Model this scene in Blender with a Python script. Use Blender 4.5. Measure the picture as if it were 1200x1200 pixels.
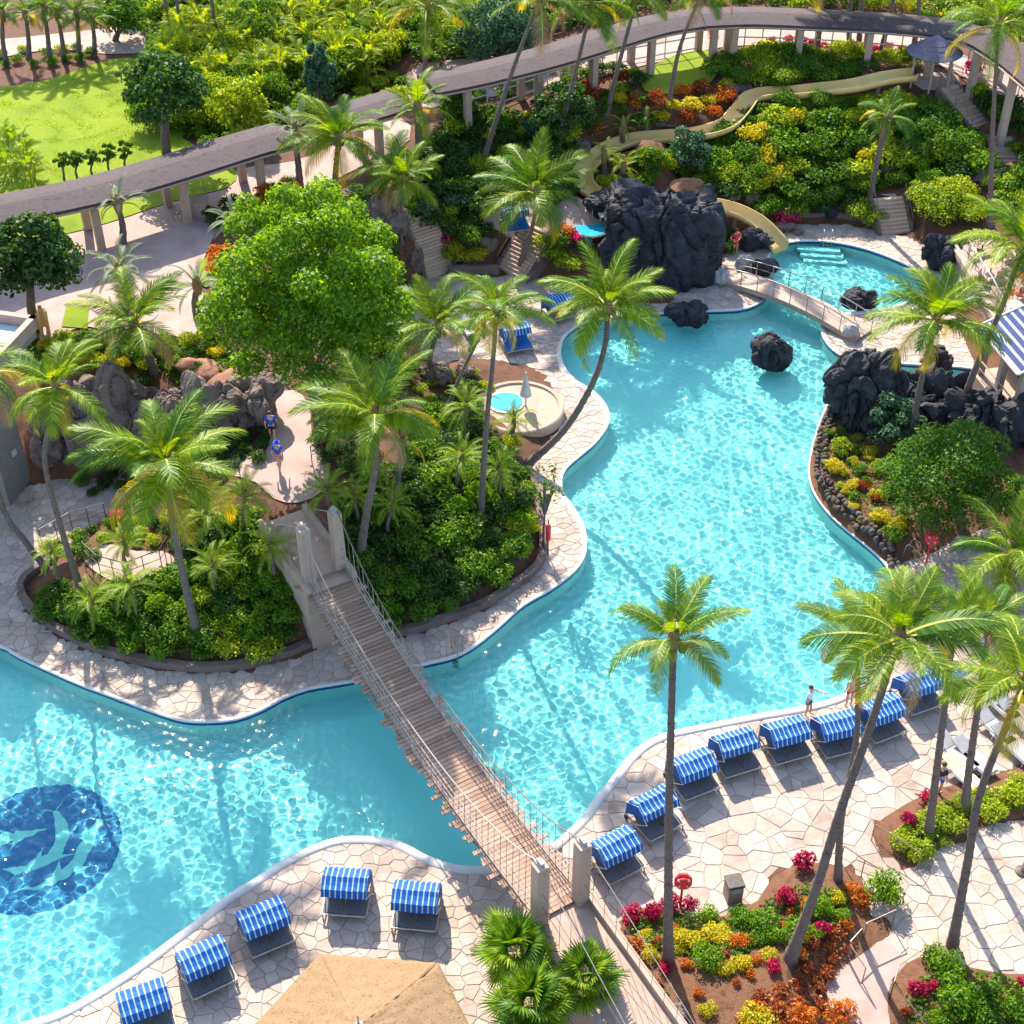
import bpy, bmesh, math, random
import numpy as np
from mathutils import Vector, Matrix, noise
from mathutils.geometry import delaunay_2d_cdt

for o in list(bpy.data.objects): bpy.data.objects.remove(o)
SC = bpy.context.scene
COL = SC.collection
R = math.radians
random.seed(7)
RNG = np.random.default_rng(7)

# ------------------------------------------------------------------ camera, sky, sun, exposure
CAM_H, PITCH, FPX = 45.0, R(39.5), 1733.0
cam = bpy.data.objects.new('camera', bpy.data.cameras.new('camera')); COL.objects.link(cam)
cam.location = (0, 0, CAM_H); cam.rotation_euler = (R(90) - PITCH, 0, 0)
cam.data.sensor_width = 36; cam.data.lens = FPX / 1200 * 36
cam.data.clip_start = 1; cam.data.clip_end = 3000
SC.camera = cam
SUN_EL, SUN_AZ = R(39), R(15.5)          # sun stands behind the scene, a little to the left
world = bpy.data.worlds.new('World'); SC.world = world; world.use_nodes = True
wn = world.node_tree
sky = wn.nodes.new('ShaderNodeTexSky'); sky.sky_type = 'NISHITA'; sky.sun_disc = False
sky.ozone_density = 1.6; sky.sun_elevation = SUN_EL; sky.sun_rotation = -SUN_AZ
wn.links.new(sky.outputs[0], wn.nodes['Background'].inputs[0])
wn.nodes['Background'].inputs[1].default_value = 0.15
sl = bpy.data.lights.new('sun', 'SUN'); sl.energy = 4.3; sl.angle = R(0.5); sl.color = (1.0, 0.92, 0.79)
sl.cycles.is_caustics_light = True
sun = bpy.data.objects.new('sun', sl); COL.objects.link(sun)
sdir = Vector((-math.sin(SUN_AZ) * math.cos(SUN_EL), math.cos(SUN_AZ) * math.cos(SUN_EL), math.sin(SUN_EL)))
sun.rotation_euler = sdir.to_track_quat('Z', 'Y').to_euler()
VS = SC.view_settings
VS.view_transform = 'Standard'; VS.look = 'None'; VS.gamma = 1; VS.use_curve_mapping = False
VS.exposure = 1.5
SC.cycles.max_bounces = 7; SC.cycles.diffuse_bounces = 3; SC.cycles.glossy_bounces = 2
SC.cycles.transmission_bounces = 5; SC.cycles.transparent_max_bounces = 6
SC.cycles.sample_clamp_indirect = 6

# ------------------------------------------------------------------ photograph geometry
def ray(x, y):
    u = (x - 600) / FPX; v = (y - 600) / FPX
    return (u, math.cos(PITCH) - v * math.sin(PITCH), -math.sin(PITCH) - v * math.cos(PITCH))
def G(x, y, z=0.0):
    d = ray(x, y); t = (z - CAM_H) / d[2]
    return Vector((d[0] * t, d[1] * t, z))
def onY(x, y, Y):
    d = ray(x, y); t = Y / d[1]
    return Vector((d[0] * t, Y, CAM_H + d[2] * t))
def scale_at(p):                        # photo pixels per metre at a world point
    dep = p[1] * math.cos(PITCH) + (CAM_H - p[2]) * math.sin(PITCH)
    return FPX / dep
def px(p):
    dep = p[1] * math.cos(PITCH) + (CAM_H - p[2]) * math.sin(PITCH)
    dn = -p[1] * math.sin(PITCH) + (CAM_H - p[2]) * math.cos(PITCH)
    return 600 + FPX * p[0] / dep, 600 + FPX * dn / dep
def smooth_closed(P, step=0.3):
    P = np.array([(p[0], p[1]) for p in P]); n = len(P); out = []
    for i in range(n):
        p0, p1, p2, p3 = P[i - 1], P[i], P[(i + 1) % n], P[(i + 2) % n]
        k = max(2, int(np.linalg.norm(p2 - p1) / step))
        for j in range(k):
            t = j / k
            out.append(0.5 * ((2 * p1) + (-p0 + p2) * t + (2 * p0 - 5 * p1 + 4 * p2 - p3) * t * t + (-p0 + 3 * p1 - 3 * p2 + p3) * t ** 3))
    return np.array(out)
def smooth_open(P, step=0.3):
    P = [np.array(p, float) for p in P]; Q = [2 * P[0] - P[1]] + P + [2 * P[-1] - P[-2]]; out = []
    for i in range(1, len(Q) - 2):
        p0, p1, p2, p3 = Q[i - 1:i + 3]
        k = max(2, int(np.linalg.norm(p2 - p1) / step))
        for j in range(k):
            t = j / k
            out.append(0.5 * ((2 * p1) + (-p0 + p2) * t + (2 * p0 - 5 * p1 + 4 * p2 - p3) * t * t + (-p0 + 3 * p1 - 3 * p2 + p3) * t ** 3))
    out.append(P[-1]); return [Vector(o) for o in out]
def inside(X, Y, poly):
    X = np.asarray(X, float); Y = np.asarray(Y, float); r = np.zeros(X.shape, bool)
    n = len(poly); j = n - 1
    for i in range(n):
        xi, yi = poly[i][0], poly[i][1]; xj, yj = poly[j][0], poly[j][1]
        if yi != yj:
            c = ((yi > Y) != (yj > Y)) & (X < (xj - xi) * (Y - yi) / (yj - yi) + xi)
            r ^= c
        j = i
    return r
def edge_dist(X, Y, poly):
    X = np.asarray(X, float); Y = np.asarray(Y, float); D = np.full(X.shape, 1e9)
    P = np.array([(p[0], p[1]) for p in poly])
    for i in range(len(P)):
        a, b = P[i - 1], P[i]; ab = b - a; L = max(1e-9, ab @ ab)
        t = np.clip(((X - a[0]) * ab[0] + (Y - a[1]) * ab[1]) / L, 0, 1)
        D = np.minimum(D, (X - a[0] - t * ab[0]) ** 2 + (Y - a[1] - t * ab[1]) ** 2)
    return np.sqrt(D)

# ------------------------------------------------------------------ materials
MATS = {}
def nodes(m):
    m.use_nodes = True; return m.node_tree, m.node_tree.nodes, m.node_tree.links
def ramp(nt, fac, cols, interp='LINEAR'):
    r = nt.nodes.new('ShaderNodeValToRGB'); r.color_ramp.interpolation = interp
    e = r.color_ramp.elements
    while len(e) < len(cols): e.new(0.5)
    for i, c in enumerate(cols):
        pos, c = (c[0], c[1]) if isinstance(c[1], (tuple, list)) else (i / max(1, len(cols) - 1), c)
        e[i].position = pos; e[i].color = (*c, 1)
    nt.links.new(fac, r.inputs[0]); return r.outputs[0]
def tex(nt, kind, scale, coord='Object', **kw):
    t = nt.nodes.new('ShaderNodeTex' + kind); tc = nt.nodes.new('ShaderNodeTexCoord')
    nt.links.new(tc.outputs[coord], t.inputs['Vector'])
    if 'Scale' in t.inputs: t.inputs['Scale'].default_value = scale
    for k, v in kw.items():
        if k in t.inputs: t.inputs[k].default_value = v
    return t
def surf(name, cols, scale=3.0, rough=0.8, bump=0.0, bscale=None, detail=5, coord='Object', metal=0.0, spec=0.3, vary=0.0, stain=0.0, bands=0.0):
    """mottled opaque surface: noise picks between colours, optional fine relief and per-piece variation"""
    if name in MATS: return MATS[name]
    m = bpy.data.materials.new(name); nt, N, L = nodes(m); b = N['Principled BSDF']
    n = tex(nt, 'Noise', scale, coord, Detail=detail, Roughness=0.6)
    c = ramp(nt, n.outputs[0], [(0.3 + 0.4 * i / max(1, len(cols) - 1), k) for i, k in enumerate(cols)])
    if vary:
        g = N.new('ShaderNodeNewGeometry'); oi = N.new('ShaderNodeObjectInfo')
        ad = N.new('ShaderNodeMath'); ad.operation = 'ADD'
        L.new(g.outputs['Random Per Island'], ad.inputs[0]); L.new(oi.outputs['Random'], ad.inputs[1])
        fr = N.new('ShaderNodeMath'); fr.operation = 'FRACT'; L.new(ad.outputs[0], fr.inputs[0])
        mr = N.new('ShaderNodeMapRange'); mr.inputs[3].default_value = 1 - vary; mr.inputs[4].default_value = 1 + vary
        L.new(fr.outputs[0], mr.inputs[0])
        hs = N.new('ShaderNodeHueSaturation'); L.new(c, hs.inputs['Color']); L.new(mr.outputs[0], hs.inputs['Value'])
        c = hs.outputs[0]
    if bands:
        wv = tex(nt, 'Wave', bands, 'Object', Distortion=1.5, Detail=3); wv.bands_direction = 'Z'
        st = ramp(nt, wv.outputs[0], [(0.1, (.76, .76, .76)), (0.5, (1, 1, 1))])
        mm = N.new('ShaderNodeMix'); mm.data_type = 'RGBA'; mm.blend_type = 'MULTIPLY'; mm.inputs[0].default_value = 1; L.new(c, mm.inputs[6]); L.new(st, mm.inputs[7]); c = mm.outputs[2]
    if stain:
        gp = N.new('ShaderNodeNewGeometry'); ns = N.new('ShaderNodeTexNoise'); ns.inputs['Scale'].default_value = 0.55; ns.inputs['Detail'].default_value = 7; ns.inputs['Roughness'].default_value = 0.68
        L.new(gp.outputs['Position'], ns.inputs['Vector']); st = ramp(nt, ns.outputs[0], [(0.32, (stain, stain * .95, stain * .9)), (0.52, (1, 1, 1))])
        mm = N.new('ShaderNodeMix'); mm.data_type = 'RGBA'; mm.blend_type = 'MULTIPLY'; mm.inputs[0].default_value = 1; L.new(c, mm.inputs[6]); L.new(st, mm.inputs[7]); c = mm.outputs[2]
    L.new(c, b.inputs['Base Color'])
    b.inputs['Roughness'].default_value = rough; b.inputs['Metallic'].default_value = metal
    b.inputs['Specular IOR Level'].default_value = spec
    if bump:
        n2 = tex(nt, 'Noise', bscale or scale * 4, coord, Detail=6, Roughness=0.65)
        bp = N.new('ShaderNodeBump'); bp.inputs['Strength'].default_value = bump; bp.inputs['Distance'].default_value = 0.1
        L.new(n2.outputs[0], bp.inputs['Height']); L.new(bp.outputs[0], b.inputs['Normal'])
    MATS[name] = m; return m
def leaf(name, dark, mid, light, trans=0.45, gloss=0.02):
    """thin leaf: diffuse plus translucent, colour picked per leaf and per plant"""
    if name in MATS: return MATS[name]
    m = bpy.data.materials.new(name); nt, N, L = nodes(m); N.remove(N['Principled BSDF'])
    g = N.new('ShaderNodeNewGeometry'); oi = N.new('ShaderNodeObjectInfo')
    mx = N.new('ShaderNodeMath'); mx.operation = 'MULTIPLY_ADD'; mx.inputs[1].default_value = 0.72
    sc_ = N.new('ShaderNodeMath'); sc_.operation = 'MULTIPLY'; sc_.inputs[1].default_value = 0.28
    L.new(oi.outputs['Random'], sc_.inputs[0]); L.new(g.outputs['Random Per Island'], mx.inputs[0]); L.new(sc_.outputs[0], mx.inputs[2])
    c = ramp(nt, mx.outputs[0], [(0.05, dark), (0.5, mid), (0.95, light)])
    d = N.new('ShaderNodeBsdfDiffuse'); L.new(c, d.inputs[0])
    t = N.new('ShaderNodeBsdfTranslucent')
    hs = N.new('ShaderNodeHueSaturation'); hs.inputs['Hue'].default_value = 0.48; hs.inputs['Saturation'].default_value = 1.12; hs.inputs['Value'].default_value = 1.55
    L.new(c, hs.inputs['Color']); L.new(hs.outputs[0], t.inputs[0])
    ms = N.new('ShaderNodeMixShader'); ms.inputs[0].default_value = trans
    L.new(d.outputs[0], ms.inputs[1]); L.new(t.outputs[0], ms.inputs[2])
    gl = N.new('ShaderNodeBsdfGlossy'); gl.inputs['Roughness'].default_value = 0.5; gl.inputs[0].default_value = (0.8, 0.85, 0.8, 1)
    m2 = N.new('ShaderNodeMixShader'); m2.inputs[0].default_value = gloss
    L.new(ms.outputs[0], m2.inputs[1]); L.new(gl.outputs[0], m2.inputs[2])
    L.new(m2.outputs[0], N['Material Output'].inputs[0])
    MATS[name] = m; return m
def stripes(name, c1, c2, freq, axis=0, duty=0.5, rough=0.7):
    if name in MATS: return MATS[name]
    m = bpy.data.materials.new(name); nt, N, L = nodes(m); b = N['Principled BSDF']
    tc = N.new('ShaderNodeTexCoord'); sp = N.new('ShaderNodeSeparateXYZ'); L.new(tc.outputs['Object'], sp.inputs[0])
    mu = N.new('ShaderNodeMath'); mu.operation = 'MULTIPLY'; mu.operation = 'MULTIPLY_ADD'; mu.inputs[1].default_value = freq; mu.inputs[2].default_value = 0.33; L.new(sp.outputs[axis], mu.inputs[0])
    fr = N.new('ShaderNodeMath'); fr.operation = 'FRACT'; L.new(mu.outputs[0], fr.inputs[0])
    gt = N.new('ShaderNodeMath'); gt.operation = 'GREATER_THAN'; gt.inputs[1].default_value = duty; L.new(fr.outputs[0], gt.inputs[0])
    n = tex(nt, 'Noise', 6, Detail=3)
    k1 = ramp(nt, n.outputs[0], [tuple(x * 0.8 for x in c1), tuple(min(1, x * 1.2) for x in c1)])
    k2 = ramp(nt, n.outputs[0], [tuple(x * 0.85 for x in c2), c2])
    mx = N.new('ShaderNodeMix'); mx.data_type = 'RGBA'
    L.new(gt.outputs[0], mx.inputs[0]); L.new(k1, mx.inputs[6]); L.new(k2, mx.inputs[7])
    L.new(mx.outputs[2], b.inputs['Base Color']); b.inputs['Roughness'].default_value = rough
    b.inputs['Specular IOR Level'].default_value = 0.2
    MATS[name] = m; return m

M_soil = surf('soil', [(0.07, 0.032, 0.019), (0.13, 0.06, 0.033), (0.09, 0.042, 0.024)], 1.2, 0.95, 0.6, 14)
M_mulch = surf('mulch', [(0.095, 0.042, 0.022), (0.19, 0.09, 0.047), (0.125, 0.056, 0.030)], 2.5, 0.95, 0.8, 22)
M_mortar = surf('mortar', [(0.28, 0.205, 0.165), (0.34, 0.26, 0.22)], 3, 0.95, 0.2)
M_stone = surf('flagstone', [(0.38, 0.28, 0.22), (0.435, 0.34, 0.28), (0.42, 0.335, 0.285)], 1.1, 0.85, 0.35, 9, vary=0.17, stain=0.75, coord='Object')
M_plaza = surf('plaza_concrete', [(0.34, 0.235, 0.20), (0.41, 0.30, 0.26)], 0.8, 0.9, 0.15, 8, stain=0.8)
M_coping = surf('coping', [(0.52, 0.48, 0.43), (0.60, 0.56, 0.51)], 2, 0.6, 0.1)
M_concrete = surf('tan_concrete', [(0.36, 0.255, 0.195), (0.44, 0.32, 0.25)], 1.5, 0.9, 0.15)
M_lava = surf('lava', [(0.014, 0.014, 0.018), (0.030, 0.029, 0.036), (0.055, 0.052, 0.060)], 1.6, 0.75, 1.0, 5, detail=8)
M_boulder = surf('boulder', [(0.085, 0.058, 0.047), (0.18, 0.13, 0.11), (0.13, 0.095, 0.082)], 1.0, 0.9, 0.9, 4, detail=8)
M_redrock = surf('red_rock', [(0.20, 0.085, 0.05), (0.30, 0.145, 0.09)], 1.0, 0.9, 0.9, 4, detail=8)
M_bark = surf('palm_bark', [(0.095, 0.066, 0.058), (0.20, 0.148, 0.128), (0.14, 0.102, 0.09)], 5, 0.95, 0.6, 26, bands=2.2)
M_wood = surf('tree_bark', [(0.10, 0.08, 0.065), (0.19, 0.155, 0.13)], 6, 0.95, 0.8, 20)
M_fibre = surf('palm_fibre', [(0.24, 0.14, 0.07), (0.42, 0.28, 0.15)], 12, 0.95, 0.8, 40)
M_plank = surf('plank', [(0.27, 0.165, 0.115), (0.37, 0.245, 0.175)], 2.0, 0.85, 0.4, 18, vary=0.22)
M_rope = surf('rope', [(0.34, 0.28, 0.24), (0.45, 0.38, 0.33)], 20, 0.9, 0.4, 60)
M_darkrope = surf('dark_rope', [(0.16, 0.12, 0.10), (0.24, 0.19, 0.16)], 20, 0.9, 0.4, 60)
M_stucco = surf('stucco', [(0.36, 0.25, 0.195), (0.43, 0.31, 0.245)], 2.0, 0.9, 0.2, 20)
M_stuccodark = surf('grey_stucco', [(0.20, 0.17, 0.155), (0.25, 0.215, 0.20)], 2.0, 0.9, 0.2, 20)
M_roof = surf('shingle_roof', [(0.045, 0.031, 0.033), (0.08, 0.058, 0.06), (0.06, 0.043, 0.045)], 2.2, 0.9, 0.5, 10)
M_steel = surf('rail_steel', [(0.30, 0.27, 0.25), (0.42, 0.38, 0.35)], 8, 0.45, 0, metal=0.6)
M_darkrail = surf('dark_rail', [(0.05, 0.04, 0.036), (0.10, 0.085, 0.075)], 8, 0.5, 0, metal=0.4)
M_bronze = surf('bronze_rail', [(0.20, 0.13, 0.09), (0.30, 0.21, 0.15)], 8, 0.45, 0, metal=0.5)
M_white = surf('white_paint', [(0.44, 0.43, 0.42), (0.54, 0.53, 0.52)], 4, 0.5)
M_grey = surf('grey_plastic', [(0.28, 0.26, 0.25), (0.38, 0.36, 0.35)], 4, 0.5)
M_slide = surf('slide_fibreglass', [(0.66, 0.42, 0.13), (0.76, 0.53, 0.20)], 1.0, 0.35)
M_thatch = surf('thatch', [(0.20, 0.115, 0.055), (0.34, 0.215, 0.115), (0.27, 0.165, 0.085)], 9, 0.95, 0.8, 30)
M_red = surf('red_plastic', [(0.60, 0.02, 0.03), (0.72, 0.04, 0.05)], 3, 0.4)
M_orange = surf('orange_plastic', [(0.75, 0.16, 0.03), (0.85, 0.22, 0.05)], 3, 0.5)
M_tabletop = surf('tabletop', [(0.42, 0.26, 0.20), (0.52, 0.34, 0.27)], 3, 0.6)
M_blue = surf('blue_canvas', [(0.012, 0.13, 0.42), (0.02, 0.19, 0.55)], 3, 0.8)
M_canopy = stripes('canopy_stripe', (0.008, 0.085, 0.30), (0.34, 0.50, 0.66), 5.0, 0, 0.77)
M_awning = stripes('awning_stripe', (0.01, 0.05, 0.24), (0.70, 0.74, 0.80), 1.9, 1, 0.5)
M_lawn = surf('lawn', [(0.16, 0.24, 0.006), (0.24, 0.32, 0.008), (0.28, 0.35, 0.012)], 0.35, 0.95, 0.9, 40, detail=8)
M_glass = surf('dark_glass', [(0.015, 0.018, 0.02), (0.03, 0.034, 0.036)], 2, 0.12, spec=0.6)
M_skin = surf('skin', [(0.50, 0.27, 0.18), (0.58, 0.33, 0.23)], 5, 0.6)
M_hair = surf('hair', [(0.04, 0.025, 0.015), (0.09, 0.055, 0.03)], 20, 0.6)
M_bluecloth = surf('blue_cloth', [(0.02, 0.07, 0.42), (0.03, 0.10, 0.55)], 5, 0.9)
M_redcloth = surf('red_cloth', [(0.60, 0.03, 0.04), (0.70, 0.05, 0.07)], 5, 0.9)
M_darkcloth = surf('dark_cloth', [(0.02, 0.022, 0.03), (0.04, 0.04, 0.055)], 5, 0.9)
M_greencloth = surf('green_cloth', [(0.05, 0.22, 0.14), (0.08, 0.30, 0.2)], 5, 0.9)
M_wcloth = surf('white_cloth', [(0.6, 0.6, 0.62), (0.75, 0.75, 0.75)], 5, 0.9)
M_floor = surf('pool_plaster', [(0.62, 0.76, 0.71), (0.70, 0.82, 0.77)], 0.25, 0.7)
M_tile = surf('waterline_tile', [(0.012, 0.06, 0.22), (0.02, 0.10, 0.32)], 9, 0.3)
M_mosaic = surf('mosaic_blue', [(0.003, 0.11, 0.31), (0.008, 0.165, 0.40)], 7, 0.4)
M_dolphin = surf('mosaic_pale', [(0.40, 0.62, 0.58), (0.52, 0.70, 0.64)], 3, 0.4)
M_gold = surf('gold_paint', [(0.42, 0.24, 0.07), (0.55, 0.36, 0.14)], 6, 0.5, 0.4)

L_green = leaf('leaf_green', (0.030, 0.090, 0.006), (0.068, 0.165, 0.008), (0.14, 0.26, 0.010), 0.45)
L_bright = leaf('leaf_bright', (0.038, 0.115, 0.003), (0.095, 0.225, 0.004), (0.20, 0.33, 0.005), 0.48)
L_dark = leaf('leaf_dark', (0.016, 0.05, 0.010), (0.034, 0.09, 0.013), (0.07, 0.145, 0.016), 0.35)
L_blue = leaf('leaf_bluegreen', (0.02, 0.06, 0.03), (0.045, 0.11, 0.05), (0.09, 0.17, 0.075), 0.3)
L_lime = leaf('leaf_lime', (0.10, 0.20, 0.006), (0.22, 0.32, 0.008), (0.42, 0.45, 0.012), 0.42)
L_yellow = leaf('leaf_yellow', (0.16, 0.22, 0.006), (0.44, 0.40, 0.008), (0.62, 0.50, 0.014), 0.4)
L_orange = leaf('leaf_orange', (0.22, 0.10, 0.01), (0.50, 0.14, 0.012), (0.58, 0.24, 0.02), 0.4)
L_copper = leaf('leaf_copper', (0.14, 0.035, 0.015), (0.30, 0.08, 0.022), (0.40, 0.15, 0.03), 0.35)
L_red = leaf('leaf_red', (0.16, 0.006, 0.025), (0.40, 0.012, 0.05), (0.55, 0.03, 0.08), 0.4)
L_pink = leaf('leaf_pink', (0.30, 0.01, 0.08), (0.60, 0.02, 0.13), (0.70, 0.05, 0.16), 0.4)
L_white = leaf('leaf_white', (0.35, 0.38, 0.32), (0.55, 0.55, 0.5), (0.7, 0.7, 0.66), 0.3)
F_coco = leaf('frond_coconut', (0.055, 0.125, 0.004), (0.125, 0.225, 0.005), (0.30, 0.34, 0.008), 0.48, 0.02)
F_dark = leaf('frond_deep', (0.026, 0.090, 0.006), (0.06, 0.155, 0.007), (0.13, 0.23, 0.010), 0.42, 0.02)
F_yellow = leaf('frond_yellow', (0.26, 0.23, 0.006), (0.42, 0.33, 0.008), (0.54, 0.39, 0.012), 0.48, 0.02)
F_dry = leaf('frond_dry', (0.22, 0.14, 0.07), (0.34, 0.23, 0.12), (0.42, 0.30, 0.16), 0.3, 0.02)
F_silver = leaf('frond_silver', (0.10, 0.14, 0.08), (0.19, 0.23, 0.14), (0.30, 0.32, 0.20), 0.35, 0.025)
F_date = leaf('frond_date', (0.065, 0.165, 0.005), (0.15, 0.27, 0.006), (0.30, 0.38, 0.008), 0.48, 0.02)
F_areca = leaf('frond_areca', (0.09, 0.18, 0.004), (0.22, 0.31, 0.005), (0.42, 0.42, 0.008), 0.48, 0.02)
M_rachis = surf('rachis', [(0.30, 0.32, 0.05), (0.42, 0.38, 0.08)], 6, 0.6)

# ------------------------------------------------------------------ object helpers
def tag(o, label, cat, group=None, kind=None):
    if label: o['label'] = label
    if cat: o['category'] = cat
    if group: o['group'] = group
    if kind: o['kind'] = kind
    return o
def empty(name, loc, rz=0.0):
    o = bpy.data.objects.new(name, None); COL.objects.link(o)
    o.location = loc; o.rotation_euler = (0, 0, rz); o.empty_display_size = 0.2
    return o
def thing(name, label, cat, loc, rz=0.0, group=None):
    return tag(empty(name, loc, rz), label, cat, group)
def add(name, me, mat=None, parent=None, loc=(0, 0, 0), rot=(0, 0, 0), scale=(1, 1, 1)):
    o = bpy.data.objects.new(name, me); COL.objects.link(o)
    o.location = loc; o.rotation_euler = rot
    o.scale = scale if hasattr(scale, '__len__') else (scale,) * 3
    if parent: o.parent = parent
    if mat is not None:
        if not me.materials: me.materials.append(mat)
        elif me.materials[0] is not mat:
            o.material_slots[0].link = 'OBJECT'; o.material_slots[0].material = mat
    return o
def mesh_np(name, V, F, smooth=False):
    V = np.asarray(V, np.float32).reshape(-1, 3); F = np.asarray(F, np.int32); k = F.shape[1]
    me = bpy.data.meshes.new(name)
    me.vertices.add(len(V)); me.vertices.foreach_set('co', V.ravel())
    me.loops.add(F.size); me.loops.foreach_set('vertex_index', F.ravel())
    me.polygons.add(len(F)); me.polygons.foreach_set('loop_start', np.arange(0, F.size, k, dtype=np.int32))
    me.update(calc_edges=True)
    if smooth: me.shade_smooth()
    return me

class MB:
    """collects simple shapes into one mesh"""
    def __init__(s): s.v = []; s.f = []
    def quad(s, *p):
        n = len(s.v); s.v += [tuple(q) for q in p]; s.f.append(tuple(range(n, n + len(p)))); return s
    def box(s, c, d, rz=0.0, m=None):
        n = len(s.v); cx, cy, cz = c; x, y, z = d[0] / 2, d[1] / 2, d[2] / 2
        co, si = math.cos(rz), math.sin(rz)
        for k in range(8):
            a = x if k & 1 else -x; b = y if k & 2 else -y; e = z if k & 4 else -z
            p = Vector((cx + a * co - b * si, cy + a * si + b * co, cz + e))
            s.v.append(tuple(m @ p if m else p))
        for q in ((0, 2, 3, 1), (4, 5, 7, 6), (0, 1, 5, 4), (2, 6, 7, 3), (0, 4, 6, 2), (1, 3, 7, 5)): s.f.append(tuple(n + i for i in q))
        return s
    def tube(s, pts, r, n=6, caps=True):
        pts = [Vector(p) for p in pts]; rr = r if hasattr(r, '__len__') else [r] * len(pts)
        base = len(s.v); up = Vector((0, 0, 1))
        u = None
        for i, p in enumerate(pts):
            t = (pts[min(i + 1, len(pts) - 1)] - pts[max(i - 1, 0)]).normalized()
            if u is None:
                u = t.cross(up) if abs(t.z) < 0.95 else t.cross(Vector((0, 1, 0)))
            u = (u - t * u.dot(t)).normalized(); w = t.cross(u)
            for k in range(n):
                a = 2 * math.pi * k / n
                s.v.append(tuple(p + (u * math.cos(a) + w * math.sin(a)) * rr[i]))
        for i in range(len(pts) - 1):
            for k in range(n):
                a = base + i * n + k; b = base + i * n + (k + 1) % n
                s.f.append((a, b, b + n, a + n))
        if caps:
            s.f.append(tuple(base + k for k in range(n))[::-1]); e = base + (len(pts) - 1) * n
            s.f.append(tuple(e + k for k in range(n)))
        return s
    def lathe(s, prof, n=16, c=(0, 0, 0)):
        base = len(s.v)
        for r, z in prof:
            for k in range(n):
                a = 2 * math.pi * k / n; s.v.append((c[0] + r * math.cos(a), c[1] + r * math.sin(a), c[2] + z))
        for i in range(len(prof) - 1):
            for k in range(n):
                a = base + i * n + k; b = base + i * n + (k + 1) % n
                s.f.append((a, b, b + n, a + n))
        s.f.append(tuple(base + k for k in range(n))[::-1]); e = base + (len(prof) - 1) * n
        s.f.append(tuple(e + k for k in range(n)))
        return s
    def prism(s, poly, z0, z1):
        n = len(s.v); k = len(poly)
        s.v += [(p[0], p[1], z0) for p in poly] + [(p[0], p[1], z1) for p in poly]
        s.f.append(tuple(range(n, n + k))[::-1]); s.f.append(tuple(range(n + k, n + 2 * k)))
        for i in range(k):
            j = (i + 1) % k; s.f.append((n + i, n + j, n + k + j, n + k + i))
        return s
    def mesh(s, name, smooth=False, bevel=0.0):
        me = bpy.data.meshes.new(name); me.from_pydata(s.v, [], s.f)
        bm = bmesh.new(); bm.from_mesh(me); bmesh.ops.recalc_face_normals(bm, faces=bm.faces)
        if bevel: bmesh.ops.bevel(bm, geom=list(bm.edges), offset=bevel, segments=2, affect='EDGES', profile=0.6)
        bm.to_mesh(me); bm.free()
        if smooth: me.shade_smooth()
        return me
    def build(s, name, mat, parent=None, loc=(0, 0, 0), rz=0.0, smooth=False, bevel=0.0):
        return add(name, s.mesh(name, smooth, bevel), mat, parent, loc, (0, 0, rz))

# ------------------------------------------------------------------ plan of the place (outlines on the pool deck level)
POOL_PX = [(-160, 735), (-60, 745), (0, 758), (22, 770), (83, 798), (133, 817), (187, 837), (217, 845), (247, 846), (277, 843), (307, 832), (333, 818),
 (360, 808), (400, 801), (450, 792), (493, 780), (533, 770), (560, 755), (587, 733), (613, 710), (647, 690), (673, 670), (685, 652), (687, 633), (683, 613),
 (670, 592), (660, 577), (658, 563), (663, 550), (677, 537), (697, 520), (710, 503), (714, 490), (710, 475), (697, 460), (677, 447), (663, 433), (657, 417),
 (659, 400), (670, 387), (690, 377), (725, 371), (785, 367), (830, 365), (867, 363), (887, 357), (900, 346), (905, 330), (900, 314), (901, 300), (912, 289), (933, 283),
 (967, 283), (1007, 290), (1043, 302), (1070, 315), (1083, 328), (1083, 340), (1067, 352), (1035, 362), (1000, 366), (972, 371), (963, 380), (965, 396), (977, 411), (995, 420),
 (1040, 425), (1080, 428), (1130, 431), (1150, 436), (1148, 450), (1115, 452), (1060, 450), (1010, 450), (985, 456), (970, 474), (960, 497), (952, 523), (948, 550),
 (952, 573), (967, 597), (987, 617), (1007, 633), (1030, 653), (1043, 670), (1049, 690), (1050, 712), (1046, 740), (1036, 770), (1015, 797), (980, 818), (933, 830), (897, 836), (860, 843),
 (800, 855), (777, 861), (753, 873), (733, 892), (717, 913), (700, 933), (683, 957), (665, 975), (645, 992), (610, 1008), (567, 1016), (543, 1016), (517, 1010), (493, 1000),
 (470, 988), (443, 982), (400, 982), (367, 992), (333, 1008), (300, 1030), (267, 1050), (233, 1077), (200, 1102), (167, 1127), (133, 1150), (100, 1170), (67, 1187), (10, 1205), (-100, 1240), (-300, 1260), (-420, 900)]
POOL = smooth_closed([G(x, y) for x, y in POOL_PX], 0.35)
def poly_px(L, z=0.0): return [G(x, y, z) for x, y in L]
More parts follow.
